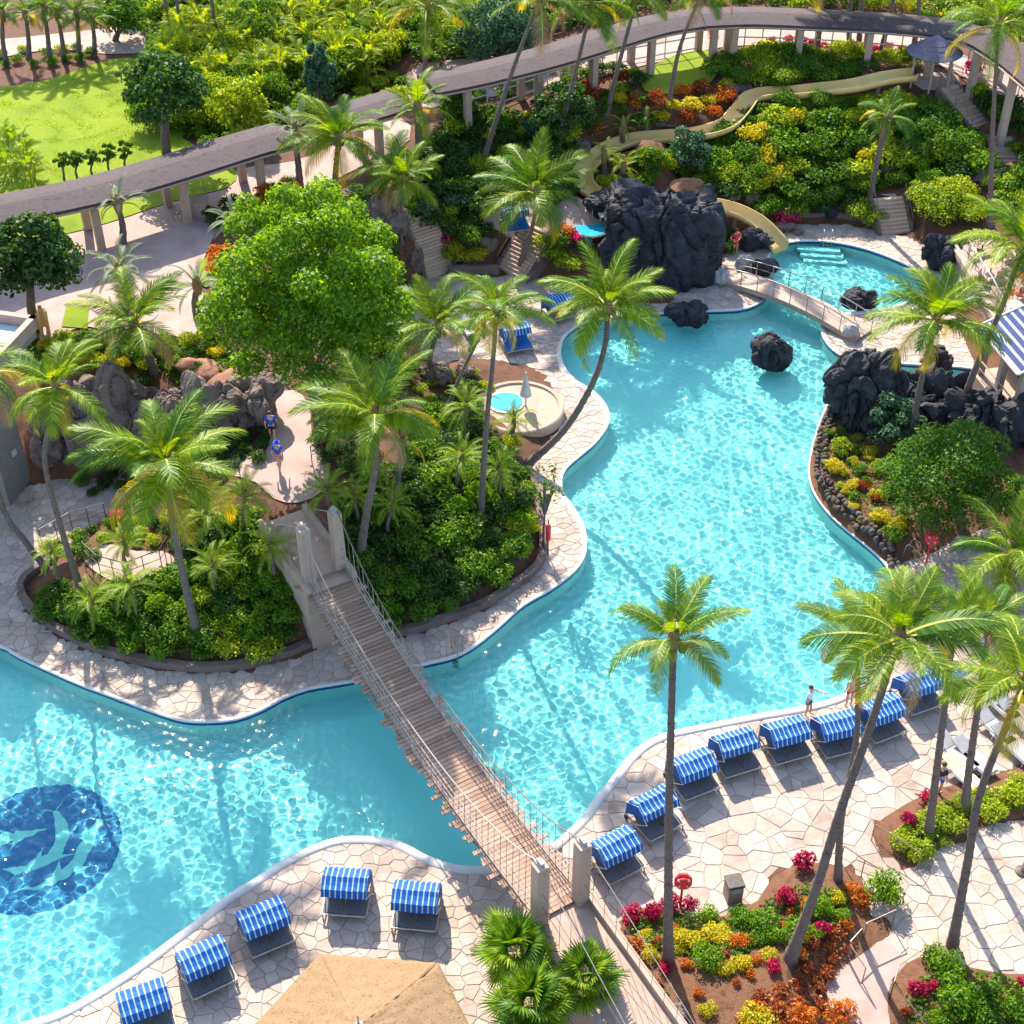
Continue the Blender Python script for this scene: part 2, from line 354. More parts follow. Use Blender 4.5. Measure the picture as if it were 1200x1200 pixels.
DECKS = dict(
 island=[(-140, 600), (0, 600), (40, 566), (150, 552), (170, 570), (120, 612), (66, 655), (26, 682), (25, 700), (40, 722), (70, 744), (110, 763), (170, 780), (230, 788), (290, 784), (340, 770), (390, 752), (430, 745), (480, 744), (530, 728),
  (570, 712), (605, 690), (632, 668), (638, 645), (634, 605), (627, 570), (619, 548), (640, 522), (655, 500), (655, 470), (640, 440), (600, 425), (545, 420), (500, 440), (480, 400), (478, 345), (500, 324), (560, 324), (600, 322), (640, 326), (690, 346), (735, 352), (795, 356), (830, 385),
  (740, 420), (760, 500), (720, 600), (600, 800), (300, 900), (-200, 860)],
 sunny=[(-160, 1200), (200, 1060), (420, 940), (560, 985), (660, 1000), (668, 1075), (700, 1180), (725, 1290), (-160, 1290)],
 terrace=[(655, 955), (700, 900), (800, 820), (990, 770), (1030, 720), (1025, 672), (1040, 662), (1070, 655), (1110, 628), (1290, 580), (1290, 1300), (700, 1300), (690, 1100), (668, 1040)],
 slidepool=[(775, 378), (790, 346), (832, 308), (868, 287), (905, 268), (935, 262), (990, 262), (1035, 270), (1080, 285), (1118, 300), (1125, 380), (1150, 430), (1150, 446), (960, 452), (930, 390), (800, 410)])
DECKW = {k: [G(x, y) for x, y in v] for k, v in DECKS.items()}
PLANTERS = dict(
 croton=[(725, 1092), (745, 1068), (775, 1066), (812, 1076), (850, 1074), (888, 1056), (905, 1030), (945, 1012), (990, 1018), (1018, 1045), (1018, 1075), (1040, 1082), (1040, 1098), (1000, 1125), (968, 1150), (966, 1180), (985, 1290), (760, 1290), (722, 1180), (700, 1120)],
 lime=[(1022, 975), (1050, 950), (1090, 930), (1140, 915), (1290, 885), (1290, 950), (1180, 962), (1110, 990), (1075, 1012), (1045, 1002)],
 corner=[(1040, 1165), (1062, 1130), (1090, 1122), (1125, 1132), (1180, 1142), (1290, 1150), (1290, 1290), (1062, 1290), (1045, 1210)])
PLW = {k: smooth_closed([G(x, y) for x, y in v], 0.5) for k, v in PLANTERS.items()}
BANK = [(935, 480), (975, 462), (1010, 455), (1150, 440), (1260, 470), (1290, 590), (1110, 640), (1075, 655), (1040, 664), (1000, 690), (940, 620)]   # planted bank beside the pool
BANKW = [G(x, y) for x, y in BANK]

# terrain control points: photo pixel and height of the ground there
CTRL = []
def ctl(z, *pts): CTRL.extend((x, y, z) for x, y in pts)
ctl(3.6, (0, 300), (60, 300), (130, 290), (210, 250), (250, 300), (120, 350), (60, 380), (180, 370), (0, 200), (100, 160), (200, 190), (0, 100), (130, 60), (300, 200), (330, 230), (280, 300), (250, 350), (350, 200), (-100, 250), (-100, 100), (-200, 50), (380, 60), (250, 60), (0, 20), (150, 10), (450, 100), (260, 400), (150, 420), (220, 420), (100, 410))
ctl(3.3, (320, 500), (345, 480), (300, 545), (340, 560), (330, 530), (380, 520), (290, 480), (350, 440), (410, 530), (360, 600), (378, 640), (420, 400), (400, 300), (330, 400), (440, 300), (270, 560), (470, 250), (440, 250), (410, 460))
ctl(2.6, (250, 580), (230, 570), (420, 600), (470, 540), (300, 620))
ctl(1.7, (200, 630), (330, 680), (260, 650), (470, 620), (540, 580), (140, 690), (510, 520), (570, 560))
ctl(0.9, (120, 715), (180, 735), (260, 740), (330, 740), (470, 690), (540, 670), (590, 640), (600, 590), (70, 700))
ctl(0.5, (60, 720), (110, 748), (170, 765), (240, 770), (320, 760), (500, 725), (560, 705), (600, 675), (622, 640), (615, 570), (520, 460))
ctl(2.3, (620, 258), (590, 250), (650, 250), (700, 250), (600, 230), (730, 250))
ctl(1.5, (560, 285), (690, 285), (730, 280), (540, 280), (655, 300))
ctl(3.0, (500, 252), (520, 230), (560, 230), (470, 230), (620, 200), (680, 200))
ctl(4.2, (560, 160), (620, 150), (700, 150), (500, 170), (650, 180), (560, 110), (520, 130), (760, 170))
ctl(5.0, (640, 110), (720, 90), (800, 70), (900, 50), (1000, 60), (1090, 95), (1060, 70), (1130, 70), (1180, 110), (850, 90), (950, 95), (780, 120), (900, 20), (1000, 20), (1100, 30), (700, 30), (600, 60), (1250, 120), (1300, 50), (800, 0), (1000, -60), (600, -60), (200, -60), (1300, -60), (500, 50))
ctl(4.2, (830, 120), (900, 125), (1000, 120), (1060, 120))
ctl(3.2, (860, 160), (930, 160), (1000, 160), (1060, 160), (1160, 180), (820, 170), (760, 190), (1210, 200))
ctl(2.2, (850, 195), (920, 200), (1000, 200), (1090, 195), (1150, 205), (1060, 215), (1210, 240))
ctl(1.4, (860, 225), (940, 230), (1010, 225), (1060, 225), (1140, 250), (800, 215), (740, 220))
ctl(0.5, (880, 255), (940, 252), (1000, 248), (1090, 270), (840, 260), (1070, 262))
ctl(1.3, (1200, 300), (1150, 270), (1250, 380))
ctl(0.6, (970, 500), (960, 545), (980, 590), (1010, 620), (1040, 640), (1000, 540), (1080, 620), (1150, 560), (1100, 560), (1200, 520), (1050, 520), (1020, 580))
ctl(0.35, (740, 1085), (800, 1085), (860, 1085), (910, 1050), (960, 1030), (1005, 1060), (990, 1100), (975, 1140))
ctl(0.9, (800, 1150), (870, 1140), (930, 1110), (960, 1200), (850, 1200), (900, 1260), (800, 1260))
ctl(0.3, (1060, 960), (1100, 960), (1180, 935), (1080, 990), (1250, 925), (1100, 1150), (1180, 1170), (1100, 1230), (1200, 1250), (1060, 1180))
ctl(0.0, (60, 600), (0, 640), (100, 575), (560, 330), (620, 330), (-150, 700), (-100, 600))
cp = np.array([(G(x, y, z)[0], G(x, y, z)[1], z) for x, y, z in CTRL])
_A = np.linalg.norm(cp[:, None, :2] - cp[None, :, :2], axis=2) + np.eye(len(cp)) * -0.15
_w = np.linalg.solve(np.block([[_A, np.ones((len(cp), 1))], [np.ones((1, len(cp))), np.zeros((1, 1))]]), np.append(cp[:, 2], 0))
GX0, GX1, GY0, GY1, GS = -95.0, 95.0, 18.0, 190.0, 0.6
gx = np.arange(GX0, GX1, GS); gy = np.arange(GY0, GY1, GS)
TX, TY = np.meshgrid(gx, gy)
TZ = np.full(TX.shape, _w[-1])
for (x, y, _), w_ in zip(cp, _w[:-1]): TZ = TZ + w_ * np.hypot(TX - x, TY - y)
TZ = np.clip(TZ, 0.02, 5.6)
far = np.clip((TY - 125) / 20, 0, 1); TZ = TZ * (1 - far) + 5.0 * far
deckmask = inside(TX, TY, POOL); ddist = np.full(TX.shape, 1e9)
for k, p in DECKW.items():
    m_ = inside(TX, TY, p)
    if k == 'terrace':
        for q in PLW.values(): m_ &= ~inside(TX, TY, q)
    deckmask |= m_; ddist = np.minimum(ddist, edge_dist(TX, TY, p))
for q in PLW.values(): ddist = np.minimum(ddist, edge_dist(TX, TY, q))
_t = np.clip(ddist / 1.3, 0, 1)
TZ = np.where(deckmask, 0.0, TZ * (0.12 + 0.88 * _t * _t * (3 - 2 * _t)))
STAIRS = [  # name key, bottom px, bottom z, top px, top z, width
 ('left', (516, 322), 0.0, (492, 254), 2.9, 1.9), ('mid', (600, 323), 0.0, (632, 268), 2.2, 2.2), ('pool', (1049, 274), 0.0, (1040, 232), 1.5, 1.9),
 ('upper', (1148, 150), 3.4, (1110, 102), 5.0, 1.5), ('lower', (1180, 204), 2.0, (1172, 160), 3.3, 1.4)]
for key, b, zb, t, zt, w_ in STAIRS:
    a_, c_ = G(*b, zb), G(*t, zt); ab = np.array(c_.xy - a_.xy); L_ = ab @ ab
    tt = ((TX - a_.x) * ab[0] + (TY - a_.y) * ab[1]) / L_
    dd = np.hypot(TX - a_.x - np.clip(tt, 0, 1) * ab[0], TY - a_.y - np.clip(tt, 0, 1) * ab[1])
    TZ = np.where((dd < w_ / 2 + 0.5) & (tt > -0.15) & (tt < 1.1), np.minimum(TZ, np.maximum(0, zb + (zt - zb) * np.clip(tt, 0, 1) - 0.22)), TZ)
SLIDE = [(1072, 90, 5.6), (1040, 94, 5.4), (1000, 103, 5.1), (965, 107, 4.9), (930, 111, 4.7), (900, 112, 4.5), (880, 117, 4.3), (868, 132, 4.0), (850, 150, 3.7), (815, 160, 3.5), (780, 163, 3.3), (745, 166, 3.1), (715, 176, 2.9), (692, 193, 2.7), (682, 210, 2.5), (690, 226, 2.3), (720, 236, 2.15), (780, 240, 1.95), (830, 243, 1.75), (862, 250, 1.45), (888, 264, 0.95), (903, 279, 0.45), (914, 293, 0.05)]
for q in smooth_open([G(*p) for p in SLIDE], 0.6):
    dd = np.hypot(TX - q.x, TY - q.y); TZ = np.where(dd < 1.1, np.minimum(TZ, max(0.0, q.z - 0.3)), TZ)
def terr(x, y):
    fx = min(max((x - GX0) / GS, 0), len(gx) - 1.001); fy = min(max((y - GY0) / GS, 0), len(gy) - 1.001)
    i, j = int(fx), int(fy); a, b = fx - i, fy - j
    return float(TZ[j, i] * (1 - a) * (1 - b) + TZ[j, i + 1] * a * (1 - b) + TZ[j + 1, i] * (1 - a) * b + TZ[j + 1, i + 1] * a * b)
def terr_np(X, Y):
    fx = np.clip((X - GX0) / GS, 0, len(gx) - 1.001); fy = np.clip((Y - GY0) / GS, 0, len(gy) - 1.001)
    i = fx.astype(int); j = fy.astype(int); a = fx - i; b = fy - j
    return TZ[j, i] * (1 - a) * (1 - b) + TZ[j, i + 1] * a * (1 - b) + TZ[j + 1, i] * (1 - a) * b + TZ[j + 1, i + 1] * a * b
def GT(x, y):                           # photo pixel -> point on the terrain
    lo, p = 0.0, None
    z = 6.0
    for k in range(60):                 # march down the ray from above until it meets the ground
        p = G(x, y, z)
        if terr(p.x, p.y) >= z: break
        z -= 0.12
    z0 = max(z, 0.0); p = G(x, y, z0); p.z = terr(p.x, p.y)
    return p

# ------------------------------------------------------------------ ground
def struct(o): o['kind'] = 'structure'; return o
idx = np.arange(TX.size).reshape(TX.shape)
incell = inside(TX, TY, POOL)
hole = incell[:-1, :-1] | incell[:-1, 1:] | incell[1:, :-1] | incell[1:, 1:]
Fq = np.stack([idx[:-1, :-1], idx[:-1, 1:], idx[1:, 1:], idx[1:, :-1]], -1)[~hole]
struct(add('ground', mesh_np('ground', np.stack([TX, TY, TZ], -1), Fq.reshape(-1, 4), True), M_soil))
mb = MB()
for x0, x1, y0, y1 in ((-2000, GX0 + .3, -300, 3000), (GX1 - .9, 2000, -300, 3000), (GX0 + .3, GX1 - .9, 189, 3000)): mb.quad((x0, y0, 4.9), (x1, y0, 4.9), (x1, y1, 4.9), (x0, y1, 4.9))
struct(mb.build('far_ground', M_lawn))

def sheet(name, poly, off, mat, step=0.9, cut=(), flat=None):
    """ground sheet that follows the terrain inside an outline, with other outlines cut out"""
    P = [Vector((p[0], p[1])) for p in poly]; V = list(P); E = [(i, (i + 1) % len(P)) for i in range(len(P))]
    xs = [p.x for p in P]; ys = [p.y for p in P]
    bx = (min(xs), max(xs), min(ys), max(ys))
    for c in cut:
        c = np.array([(p[0], p[1]) for p in c])
        n = len(V); V += [Vector(p) for p in c]; E += [(n + i, n + (i + 1) % len(c)) for i in range(len(c))]
    X, Y = np.meshgrid(np.arange(bx[0], bx[1], step), np.arange(bx[2], bx[3], step))
    X = X + (np.arange(X.shape[0]) % 2)[:, None] * step * 0.5
    k = inside(X, Y, P)
    V += [Vector((a, b)) for a, b in zip(X[k], Y[k])]
    vo, _, fo, _, _, _ = delaunay_2d_cdt(V, E, [], 0, 1e-4)
    vo = np.array([(v.x, v.y) for v in vo]); fo = np.array([f for f in fo if len(f) == 3])
    c = vo[fo].mean(axis=1)
    ok = inside(c[:, 0], c[:, 1], P)
    for q in cut: ok &= ~inside(c[:, 0], c[:, 1], q)
    fo = fo[ok]
    a, b, d = vo[fo[:, 0]], vo[fo[:, 1]], vo[fo[:, 2]]
    flip = ((b - a)[:, 0] * (d - a)[:, 1] - (b - a)[:, 1] * (d - a)[:, 0]) < 0
    fo[flip] = fo[flip][:, ::-1]
    used, inv = np.unique(fo, return_inverse=True); vo = vo[used]; fo = inv.reshape(-1, 3)
    z = (terr_np(vo[:, 0], vo[:, 1]) if flat is None else np.full(len(vo), flat))
    if flat is None and len(cut): z = z * np.clip(edge_dist(vo[:, 0], vo[:, 1], POOL) / 0.8, 0, 1)
    z = z + off
    return add(name, mesh_np(name, np.column_stack([vo, z]), fo, True), mat)

# ------------------------------------------------------------------ pool
n = len(POOL); tan = np.roll(POOL, -1, 0) - np.roll(POOL, 1, 0); tan /= np.linalg.norm(tan, axis=1)[:, None]
area = 0.5 * np.sum(POOL[:, 0] * np.roll(POOL[:, 1], -1) - np.roll(POOL[:, 0], -1) * POOL[:, 1])
POUT = np.column_stack([tan[:, 1], -tan[:, 0]]) * (1 if area > 0 else -1)      # outward normals
WATER_Z, FLOOR_Z = -0.14, -1.30
def ring_wall(z0, z1, off=0.0):
    P = POOL + POUT * off; V = np.vstack([np.column_stack([P, np.full(n, z0)]), np.column_stack([P, np.full(n, z1)])])
    i = np.arange(n); j = (i + 1) % n
    return V, np.column_stack([i, j, j + n, i + n])
V, F = ring_wall(-0.26, FLOOR_Z - 0.02)
pw = struct(add('pool_wall', mesh_np('pool_wall', V, F, True), M_floor))
V, F = ring_wall(0.02, -0.26)
tl = add('waterline_tile', mesh_np('waterline_tile', V, F, True), M_tile, pw)
for o in (pw, tl): o.cycles.is_caustics_receiver = True
fx0, fx1, fy0, fy1 = POOL[:, 0].min() - 2, POOL[:, 0].max() + 2, POOL[:, 1].min() - 2, POOL[:, 1].max() + 2
fl = struct(add('pool_floor', mesh_np('pool_floor', [(fx0, fy0, FLOOR_Z), (fx1, fy0, FLOOR_Z), (fx1, fy1, FLOOR_Z), (fx0, fy1, FLOOR_Z)], [(0, 1, 2, 3)]), M_floor))
fl.cycles.is_caustics_receiver = True
# rippled water: fine mesh so that the sun draws real caustics on the floor
WS = 0.047
wx = np.arange(max(fx0, -30), min(fx1, 40), WS); wy = np.arange(max(fy0, 25), fy1, WS)
WX, WY = np.meshgrid(wx, wy); WZ = np.zeros(WX.shape)
rg = np.random.default_rng(3)
for k in range(46):
    lam = rg.uniform(0.21, 0.58); a = rg.uniform(0, 2 * math.pi); p = rg.uniform(0, 2 * math.pi)
    q = rg.uniform(0, 2 * math.pi); Lg = rg.uniform(3, 9)
    env = 0.75 + 0.45 * np.sin(2 * np.pi / Lg * (WX * np.cos(q) + WY * np.sin(q)) + p * 1.7)
    WZ += env * 0.0105 * lam ** 2 * np.sin(2 * np.pi / lam * (WX * np.cos(a) + WY * np.sin(a)) + p)
wi = inside(WX[::4, ::4], WY[::4, ::4], POOL)
wi = np.kron(wi, np.ones((4, 4), bool))[:WX.shape[0], :WX.shape[1]]
pad = wi.copy()
for s in range(1, 5):
    pad[s:] |= wi[:-s]; pad[:-s] |= wi[s:]
w2 = pad.copy()
for s in range(1, 5):
    w2[:, s:] |= pad[:, :-s]; w2[:, :-s] |= pad[:, s:]
wid = np.arange(WX.size).reshape(WX.shape); kk = w2[:-1, :-1] & w2[1:, 1:] & w2[1:, :-1] & w2[:-1, 1:]
WF = np.stack([wid[:-1, :-1], wid[:-1, 1:], wid[1:, 1:], wid[1:, :-1]], -1)[kk]
us, inv = np.unique(WF, return_inverse=True)
WV = np.stack([WX, WY, WZ + WATER_Z], -1).reshape(-1, 3)[us]
M_water = bpy.data.materials.new('pool_water'); nt, N, L = nodes(M_water); b = N['Principled BSDF']
N.remove(b); rf = N.new('ShaderNodeBsdfRefraction'); rf.inputs['IOR'].default_value = 1.33; rf.inputs['Roughness'].default_value = 0; rf.inputs['Color'].default_value = (0.55, 0.975, 0.975, 1)
gl = N.new('ShaderNodeBsdfGlossy'); gl.inputs['Roughness'].default_value = 0.02; fr = N.new('ShaderNodeFresnel'); fr.inputs[0].default_value = 1.33
mu = N.new('ShaderNodeMath'); mu.operation = 'MULTIPLY'; mu.inputs[1].default_value = 0.4; L.new(fr.outputs[0], mu.inputs[0])
mx = N.new('ShaderNodeMixShader'); L.new(mu.outputs[0], mx.inputs[0]); L.new(rf.outputs[0], mx.inputs[1]); L.new(gl.outputs[0], mx.inputs[2]); L.new(mx.outputs[0], N['Material Output'].inputs[0])
water = struct(add('pool_water', mesh_np('pool_water', WV, inv.reshape(-1, 4), True), M_water))
water.cycles.is_caustics_caster = True
# coping: broad pale band on the sunny banks, a thin lip elsewhere
wid_ = 0.11 + 0.22 * np.clip(0.5 - POUT[:, 1] * 1.2, 0, 1)
for _ in range(6): wid_ = (np.roll(wid_, 1) + wid_ + np.roll(wid_, -1)) / 3
prof = [(-0.04, -0.03), (-0.04, 0.03), (-0.015, 0.05), (1.0, 0.05), (1.02, 0.0)]
V = []; m = len(prof)
for i in range(n):
    for a_, z in prof:
        o_ = a_ if a_ < 0 else a_ * wid_[i]
        V.append((POOL[i, 0] + POUT[i, 0] * o_, POOL[i, 1] + POUT[i, 1] * o_, z))
F = [(i * m + k, i * m + k + 1, ((i + 1) % n) * m + k + 1, ((i + 1) % n) * m + k) for i in range(n) for k in range(m - 1)]
struct(add('pool_coping', mesh_np('pool_coping', V, F), M_coping))

# mosaic on the pool floor
c = G(47, 993, -0.9); mz = FLOOR_Z + 0.012
t = thing('pool_mosaic', 'round blue mosaic of pale dolphins set into the pool floor', 'mosaic', (c.x, c.y, mz))
o = MB().lathe([(3.05, -0.01), (3.05, 0.0)], 64).build('mosaic_disc', M_mosaic, t); o.cycles.is_caustics_receiver = True
def dolphin(spine, wmax, k):
    P = [Vector((G(x, y, -0.9) - c).xy) for x, y in spine]; P = [Vector(p[:2]) for p in smooth_open([(*p, 0) for p in P], .15)]; m = len(P); Lf, Rt = [], []
    for i, p in enumerate(P):
        d = (P[min(i + 1, m - 1)] - P[max(i - 1, 0)]).normalized(); q = Vector((-d.y, d.x)); u = i / (m - 1)
        w = wmax * (math.sin(math.pi * min(1, u ** .75 * .96 + .02)) ** .9 * (1 if u < .86 else max(.2, 1 - (u - .86) * 5)) + .12)
        Lf.append(p + q * w); Rt.append(p - q * w)
    mb = MB(); z = .004 * k
    for i in range(m - 1): mb.quad((*Lf[i], z), (*Rt[i], z), (*Rt[i + 1], z), (*Lf[i + 1], z))
    d = (P[1] - P[0]).normalized(); q = Vector((-d.y, d.x)); a = P[0]
    for s_ in (-1, 1): mb.quad((*(a + d * .12), z + .001), (*(a + q * s_ * wmax * .3), z + .001), (*(a - d * .34 + q * s_ * .52), z + .001), (*(a - d * .1 + q * s_ * .1), z + .001))
    for f_, s_, l_ in ((.5, 1, .5), (.66, -1, .45)):
        i = int(m * f_); d = (P[i + 1] - P[i - 1]).normalized(); q = Vector((-d.y, d.x)) * s_; e = P[i] + q * wmax * .8
        mb.quad((*(e + d * .25), z + .001), (*(e - d * .2), z + .001), (*(e - d * .45 + q * l_), z + .001))
    o = mb.build('dolphin', M_dolphin, t); o.cycles.is_caustics_receiver = True
dolphin([(64, 950), (72, 968), (72, 985), (62, 1002), (44, 1013), (22, 1020), (2, 1018)], .24, 1)
dolphin([(120, 960), (108, 974), (100, 992), (88, 1012), (68, 1028), (44, 1040), (24, 1042)], .22, 2)
dolphin([(-34, 1002), (-16, 992), (4, 984), (22, 980), (38, 976), (56, 972)], .20, 3)

# ------------------------------------------------------------------ paving
def clip_half(poly, px_, py_, nx, ny):
    out = []
    for i in range(len(poly)):
        a = poly[i - 1]; b = poly[i]
        da = (a[0] - px_) * nx + (a[1] - py_) * ny; db = (b[0] - px_) * nx + (b[1] - py_) * ny
        if (da <= 0) != (db <= 0):
            t_ = da / (da - db); out.append((a[0] + (b[0] - a[0]) * t_, a[1] + (b[1] - a[1]) * t_))
        if db <= 0: out.append(b)
    return out
FLAG = []
def stone_geo(poly, zt, rnd):
    cx = sum(p[0] for p in poly) / len(poly); cy = sum(p[1] for p in poly) / len(poly)
    A = abs(sum(poly[i - 1][0] * poly[i][1] - poly[i][0] * poly[i - 1][1] for i in range(len(poly)))) / 2
    r = math.sqrt(A / 3.14159); g = 0.011
    k1, k2 = 1 - g / r, 1 - (g + 0.02) / r
    tx, ty, dz = rnd.uniform(-.008, .008), rnd.uniform(-.008, .008), rnd.uniform(-.006, .008)
    P = []
    for f_, z in ((k1, -0.03), (k1, zt - 0.012), (k2, zt)):
        for p in poly:
            dx, dy = (p[0] - cx) * f_, (p[1] - cy) * f_
            P.append((cx + dx, cy + dy, z + (dz + dx * tx + dy * ty if z > 0 else 0)))
    m = len(poly)
    F = [(a * m + i, a * m + (i + 1) % m, (a + 1) * m + (i + 1) % m, (a + 1) * m + i) for a in (0, 1) for i in range(m)] + [tuple(range(2 * m, 3 * m))]
    return P, F, A, (cx, cy)
def ccw(p): 
    s = sum(p[i - 1][0] * p[i][1] - p[i][0] * p[i - 1][1] for i in range(len(p)))
    return p if s > 0 else p[::-1]
def pave(name, key, sp, cut, nparts, label=None):
    poly = DECKW[key]
    base = sheet(name, poly, 0.012, M_mortar, 1.6, cut=[POOL] + cut, flat=0.0); struct(base)
    rnd = random.Random(key)
    xs = [p[0] for p in poly]; ys = [p[1] for p in poly]
    seeds = {}
    nx_, ny_ = int((max(xs) - min(xs)) / sp) + 3, int((max(ys) - min(ys)) / sp) + 3
    for i in range(nx_):
        for j in range(ny_):
            seeds[i, j] = (min(xs) - sp + (i + 0.5 * (j % 2) + rnd.uniform(-.6, .6)) * sp, min(ys) - sp + (j + rnd.uniform(-.6, .6)) * sp)
    keys = list(seeds); SX = np.array([seeds[k][0] for k in keys]); SY = np.array([seeds[k][1] for k in keys])
    ok = inside(SX, SY, poly)
    for q in cut: ok &= ~inside(SX, SY, q)
    dp = edge_dist(SX, SY, POOL); inp = inside(SX, SY, POOL); ok &= ~inp | (dp < sp * 0.5)
    stones = []
    for k, good in zip(keys, ok):
        if not good: continue
        x, y = seeds[k]
        u, v = px((x, y, 0))
        if not (-60 < u < 1260 and -60 < v < 1290): continue
        cell = [(x - 2 * sp, y - 2 * sp), (x + 2 * sp, y - 2 * sp), (x + 2 * sp, y + 2 * sp), (x - 2 * sp, y + 2 * sp)]
        for di in (-2, -1, 0, 1, 2):
            for dj in (-2, -1, 0, 1, 2):
                q = seeds.get((k[0] + di, k[1] + dj))
                if q and q != (x, y): cell = clip_half(cell, (x + q[0]) / 2, (y + q[1]) / 2, q[0] - x, q[1] - y)
                if len(cell) < 3: break
        for _ in range(3):                       # trim at the coping
            if len(cell) < 3: break
            C = np.array(cell); D = np.hypot(C[:, 0, None] - POOL[None, :, 0], C[:, 1, None] - POOL[None, :, 1])
            nb = D.argmin(1); sd = ((C - POOL[nb]) * POUT[nb]).sum(1) - wid_[nb] * 0.8
            w_ = int(sd.argmin())
            if sd[w_] > -0.02 or D.min() > 2.5: break
            i = nb[w_]; cell = clip_half(cell, POOL[i, 0] + POUT[i, 0] * wid_[i] * .85, POOL[i, 1] + POUT[i, 1] * wid_[i] * .85, -POUT[i, 0], -POUT[i, 1])
        if len(cell) < 3: continue
        cell = ccw(cell)
        g = stone_geo(cell, 0.036, rnd)
        if g[2] > 0.03: stones.append((g, g[2] * scale_at((x, y, 0)) ** 2 * (0 if not (0 < u < 1200 and 0 < v < 1200) else 1)))
    stones.sort(key=lambda s: -s[1])
    for g, _ in stones[:nparts]:
        P, F, A, c_ = g
        me = bpy.data.meshes.new('paving_stone'); me.from_pydata([(p[0] - c_[0], p[1] - c_[1], p[2]) for p in P], [], F)
        add('paving_stone', me, M_stone, base, (c_[0], c_[1], 0))
    if len(stones) > nparts:
        V, F = [], []
        for g, _ in stones[nparts:]:
            m = len(V); V += g[0]; F += [tuple(m + i for i in f) for f in g[1]]
        me = bpy.data.meshes.new('paving_stone_field'); me.from_pydata(V, [], F)
        o = add('paving_stone_field', me, M_stone, base); o['kind'] = 'stuff'
    return base
pave('pool_terrace', 'terrace', 0.68, list(PLW.values()), 300)
pave('sunbathing_deck', 'sunny', 0.52, [], 300)
pave('island_deck', 'island', 0.48, [], 300)
pave('slide_pool_deck', 'slidepool', 0.52, [], 260)

# planted beds, plaza, lawns
for k, p in PLW.items(): struct(sheet('planter_bed', p, 0.03, M_mulch, 0.5))
struct(sheet('pool_bank', BANKW, 0.03, M_mulch, 0.6, cut=[POOL]))
def tpoly(L): return [GT(x, y) for x, y in L]
def spoly(L, st=1.2): return smooth_closed(tpoly(L), st)
struct(sheet('plaza', spoly([(-60, 330), (0, 300), (70, 275), (130, 262), (190, 240), (250, 210), (300, 195), (345, 190), (420, 160), (470, 140), (480, 165), (420, 200), (360, 225), (300, 230), (262, 262), (245, 290), (232, 330), (245, 360), (240, 400), (200, 395), (130, 392), (105, 385), (60, 395), (-60, 420)]), 0.05, M_plaza))
struct(sheet('island_path', spoly([(316, 468), (345, 460), (362, 478), (368, 525), (386, 548), (378, 578), (350, 592), (322, 588), (300, 568), (262, 558), (250, 548), (280, 540), (312, 530), (318, 500)], 0.8), 0.05, M_plaza, 0.6))
struct(sheet('lawn', spoly([(-80, 110), (0, 105), (60, 95), (130, 72), (170, 75), (200, 110), (215, 165), (230, 180), (120, 215), (0, 232), (-80, 240)]), 0.06, M_lawn))
struct(sheet('lawn_strip', spoly([(-60, 275), (0, 258), (90, 235), (200, 215), (260, 195), (278, 205), (265, 222), (200, 238), (130, 262), (60, 280), (-60, 305)]), 0.09, M_lawn))
struct(sheet('lawn_patch', tpoly([(78, 360), (105, 360), (103, 388), (73, 386)]), 0.09, M_lawn))
struct(sheet('lawn_slope', spoly([(233, 310), (248, 300), (262, 290), (262, 310), (250, 335), (235, 335)], 0.8), 0.09, M_lawn))
struct(sheet('hill_lawn', spoly([(752, 95), (770, 78), (800, 66), (835, 62), (840, 90), (820, 105), (780, 112), (756, 110)], 0.8), 0.12, M_lawn))
struct(sheet('slide_lawn', spoly([(920, 122), (980, 118), (1040, 108), (1062, 110), (1040, 128), (980, 135), (930, 135)], 0.8), 0.12, M_lawn))
struct(sheet('dirt_path', spoly([(-60, 45), (0, 48), (100, 38), (180, 30), (180, 60), (130, 66), (60, 60), (0, 70), (-60, 75)]), 0.06, M_plaza))
struct(sheet('upper_path', spoly([(470, 100), (490, 80), (560, 70), (720, 55), (850, 35), (1000, 32), (1080, 45), (1150, 75), (1230, 110), (1230, 145), (1150, 105), (1080, 72), (1000, 58), (860, 55), (760, 78), (650, 105), (560, 118), (480, 130)]), 0.05, M_plaza))
struct(sheet('stair_terrace', spoly([(560, 262), (600, 238), (660, 236), (720, 240), (745, 262), (700, 275), (640, 275)], 0.8), 0.06, M_plaza))
struct(sheet('slide_landing', spoly([(1066, 92), (1100, 86), (1122, 92), (1118, 106), (1080, 110)], 0.6), 0.08, M_plaza))
struct(sheet('hill_path', spoly([(1030, 232), (1062, 228), (1100, 210), (1150, 203), (1186, 204), (1190, 212), (1150, 214), (1100, 222), (1066, 238)], 0.8), 0.06, M_plaza))
struct(sheet('garden_walk', [G(x, y) for x, y in [(996, 1122), (1020, 1108), (1042, 1100), (1062, 1128), (1044, 1150), (1040, 1172), (1044, 1215), (1062, 1290), (985, 1290), (966, 1180), (968, 1152)]], 0.052, M_plaza, 0.8, flat=0.0))

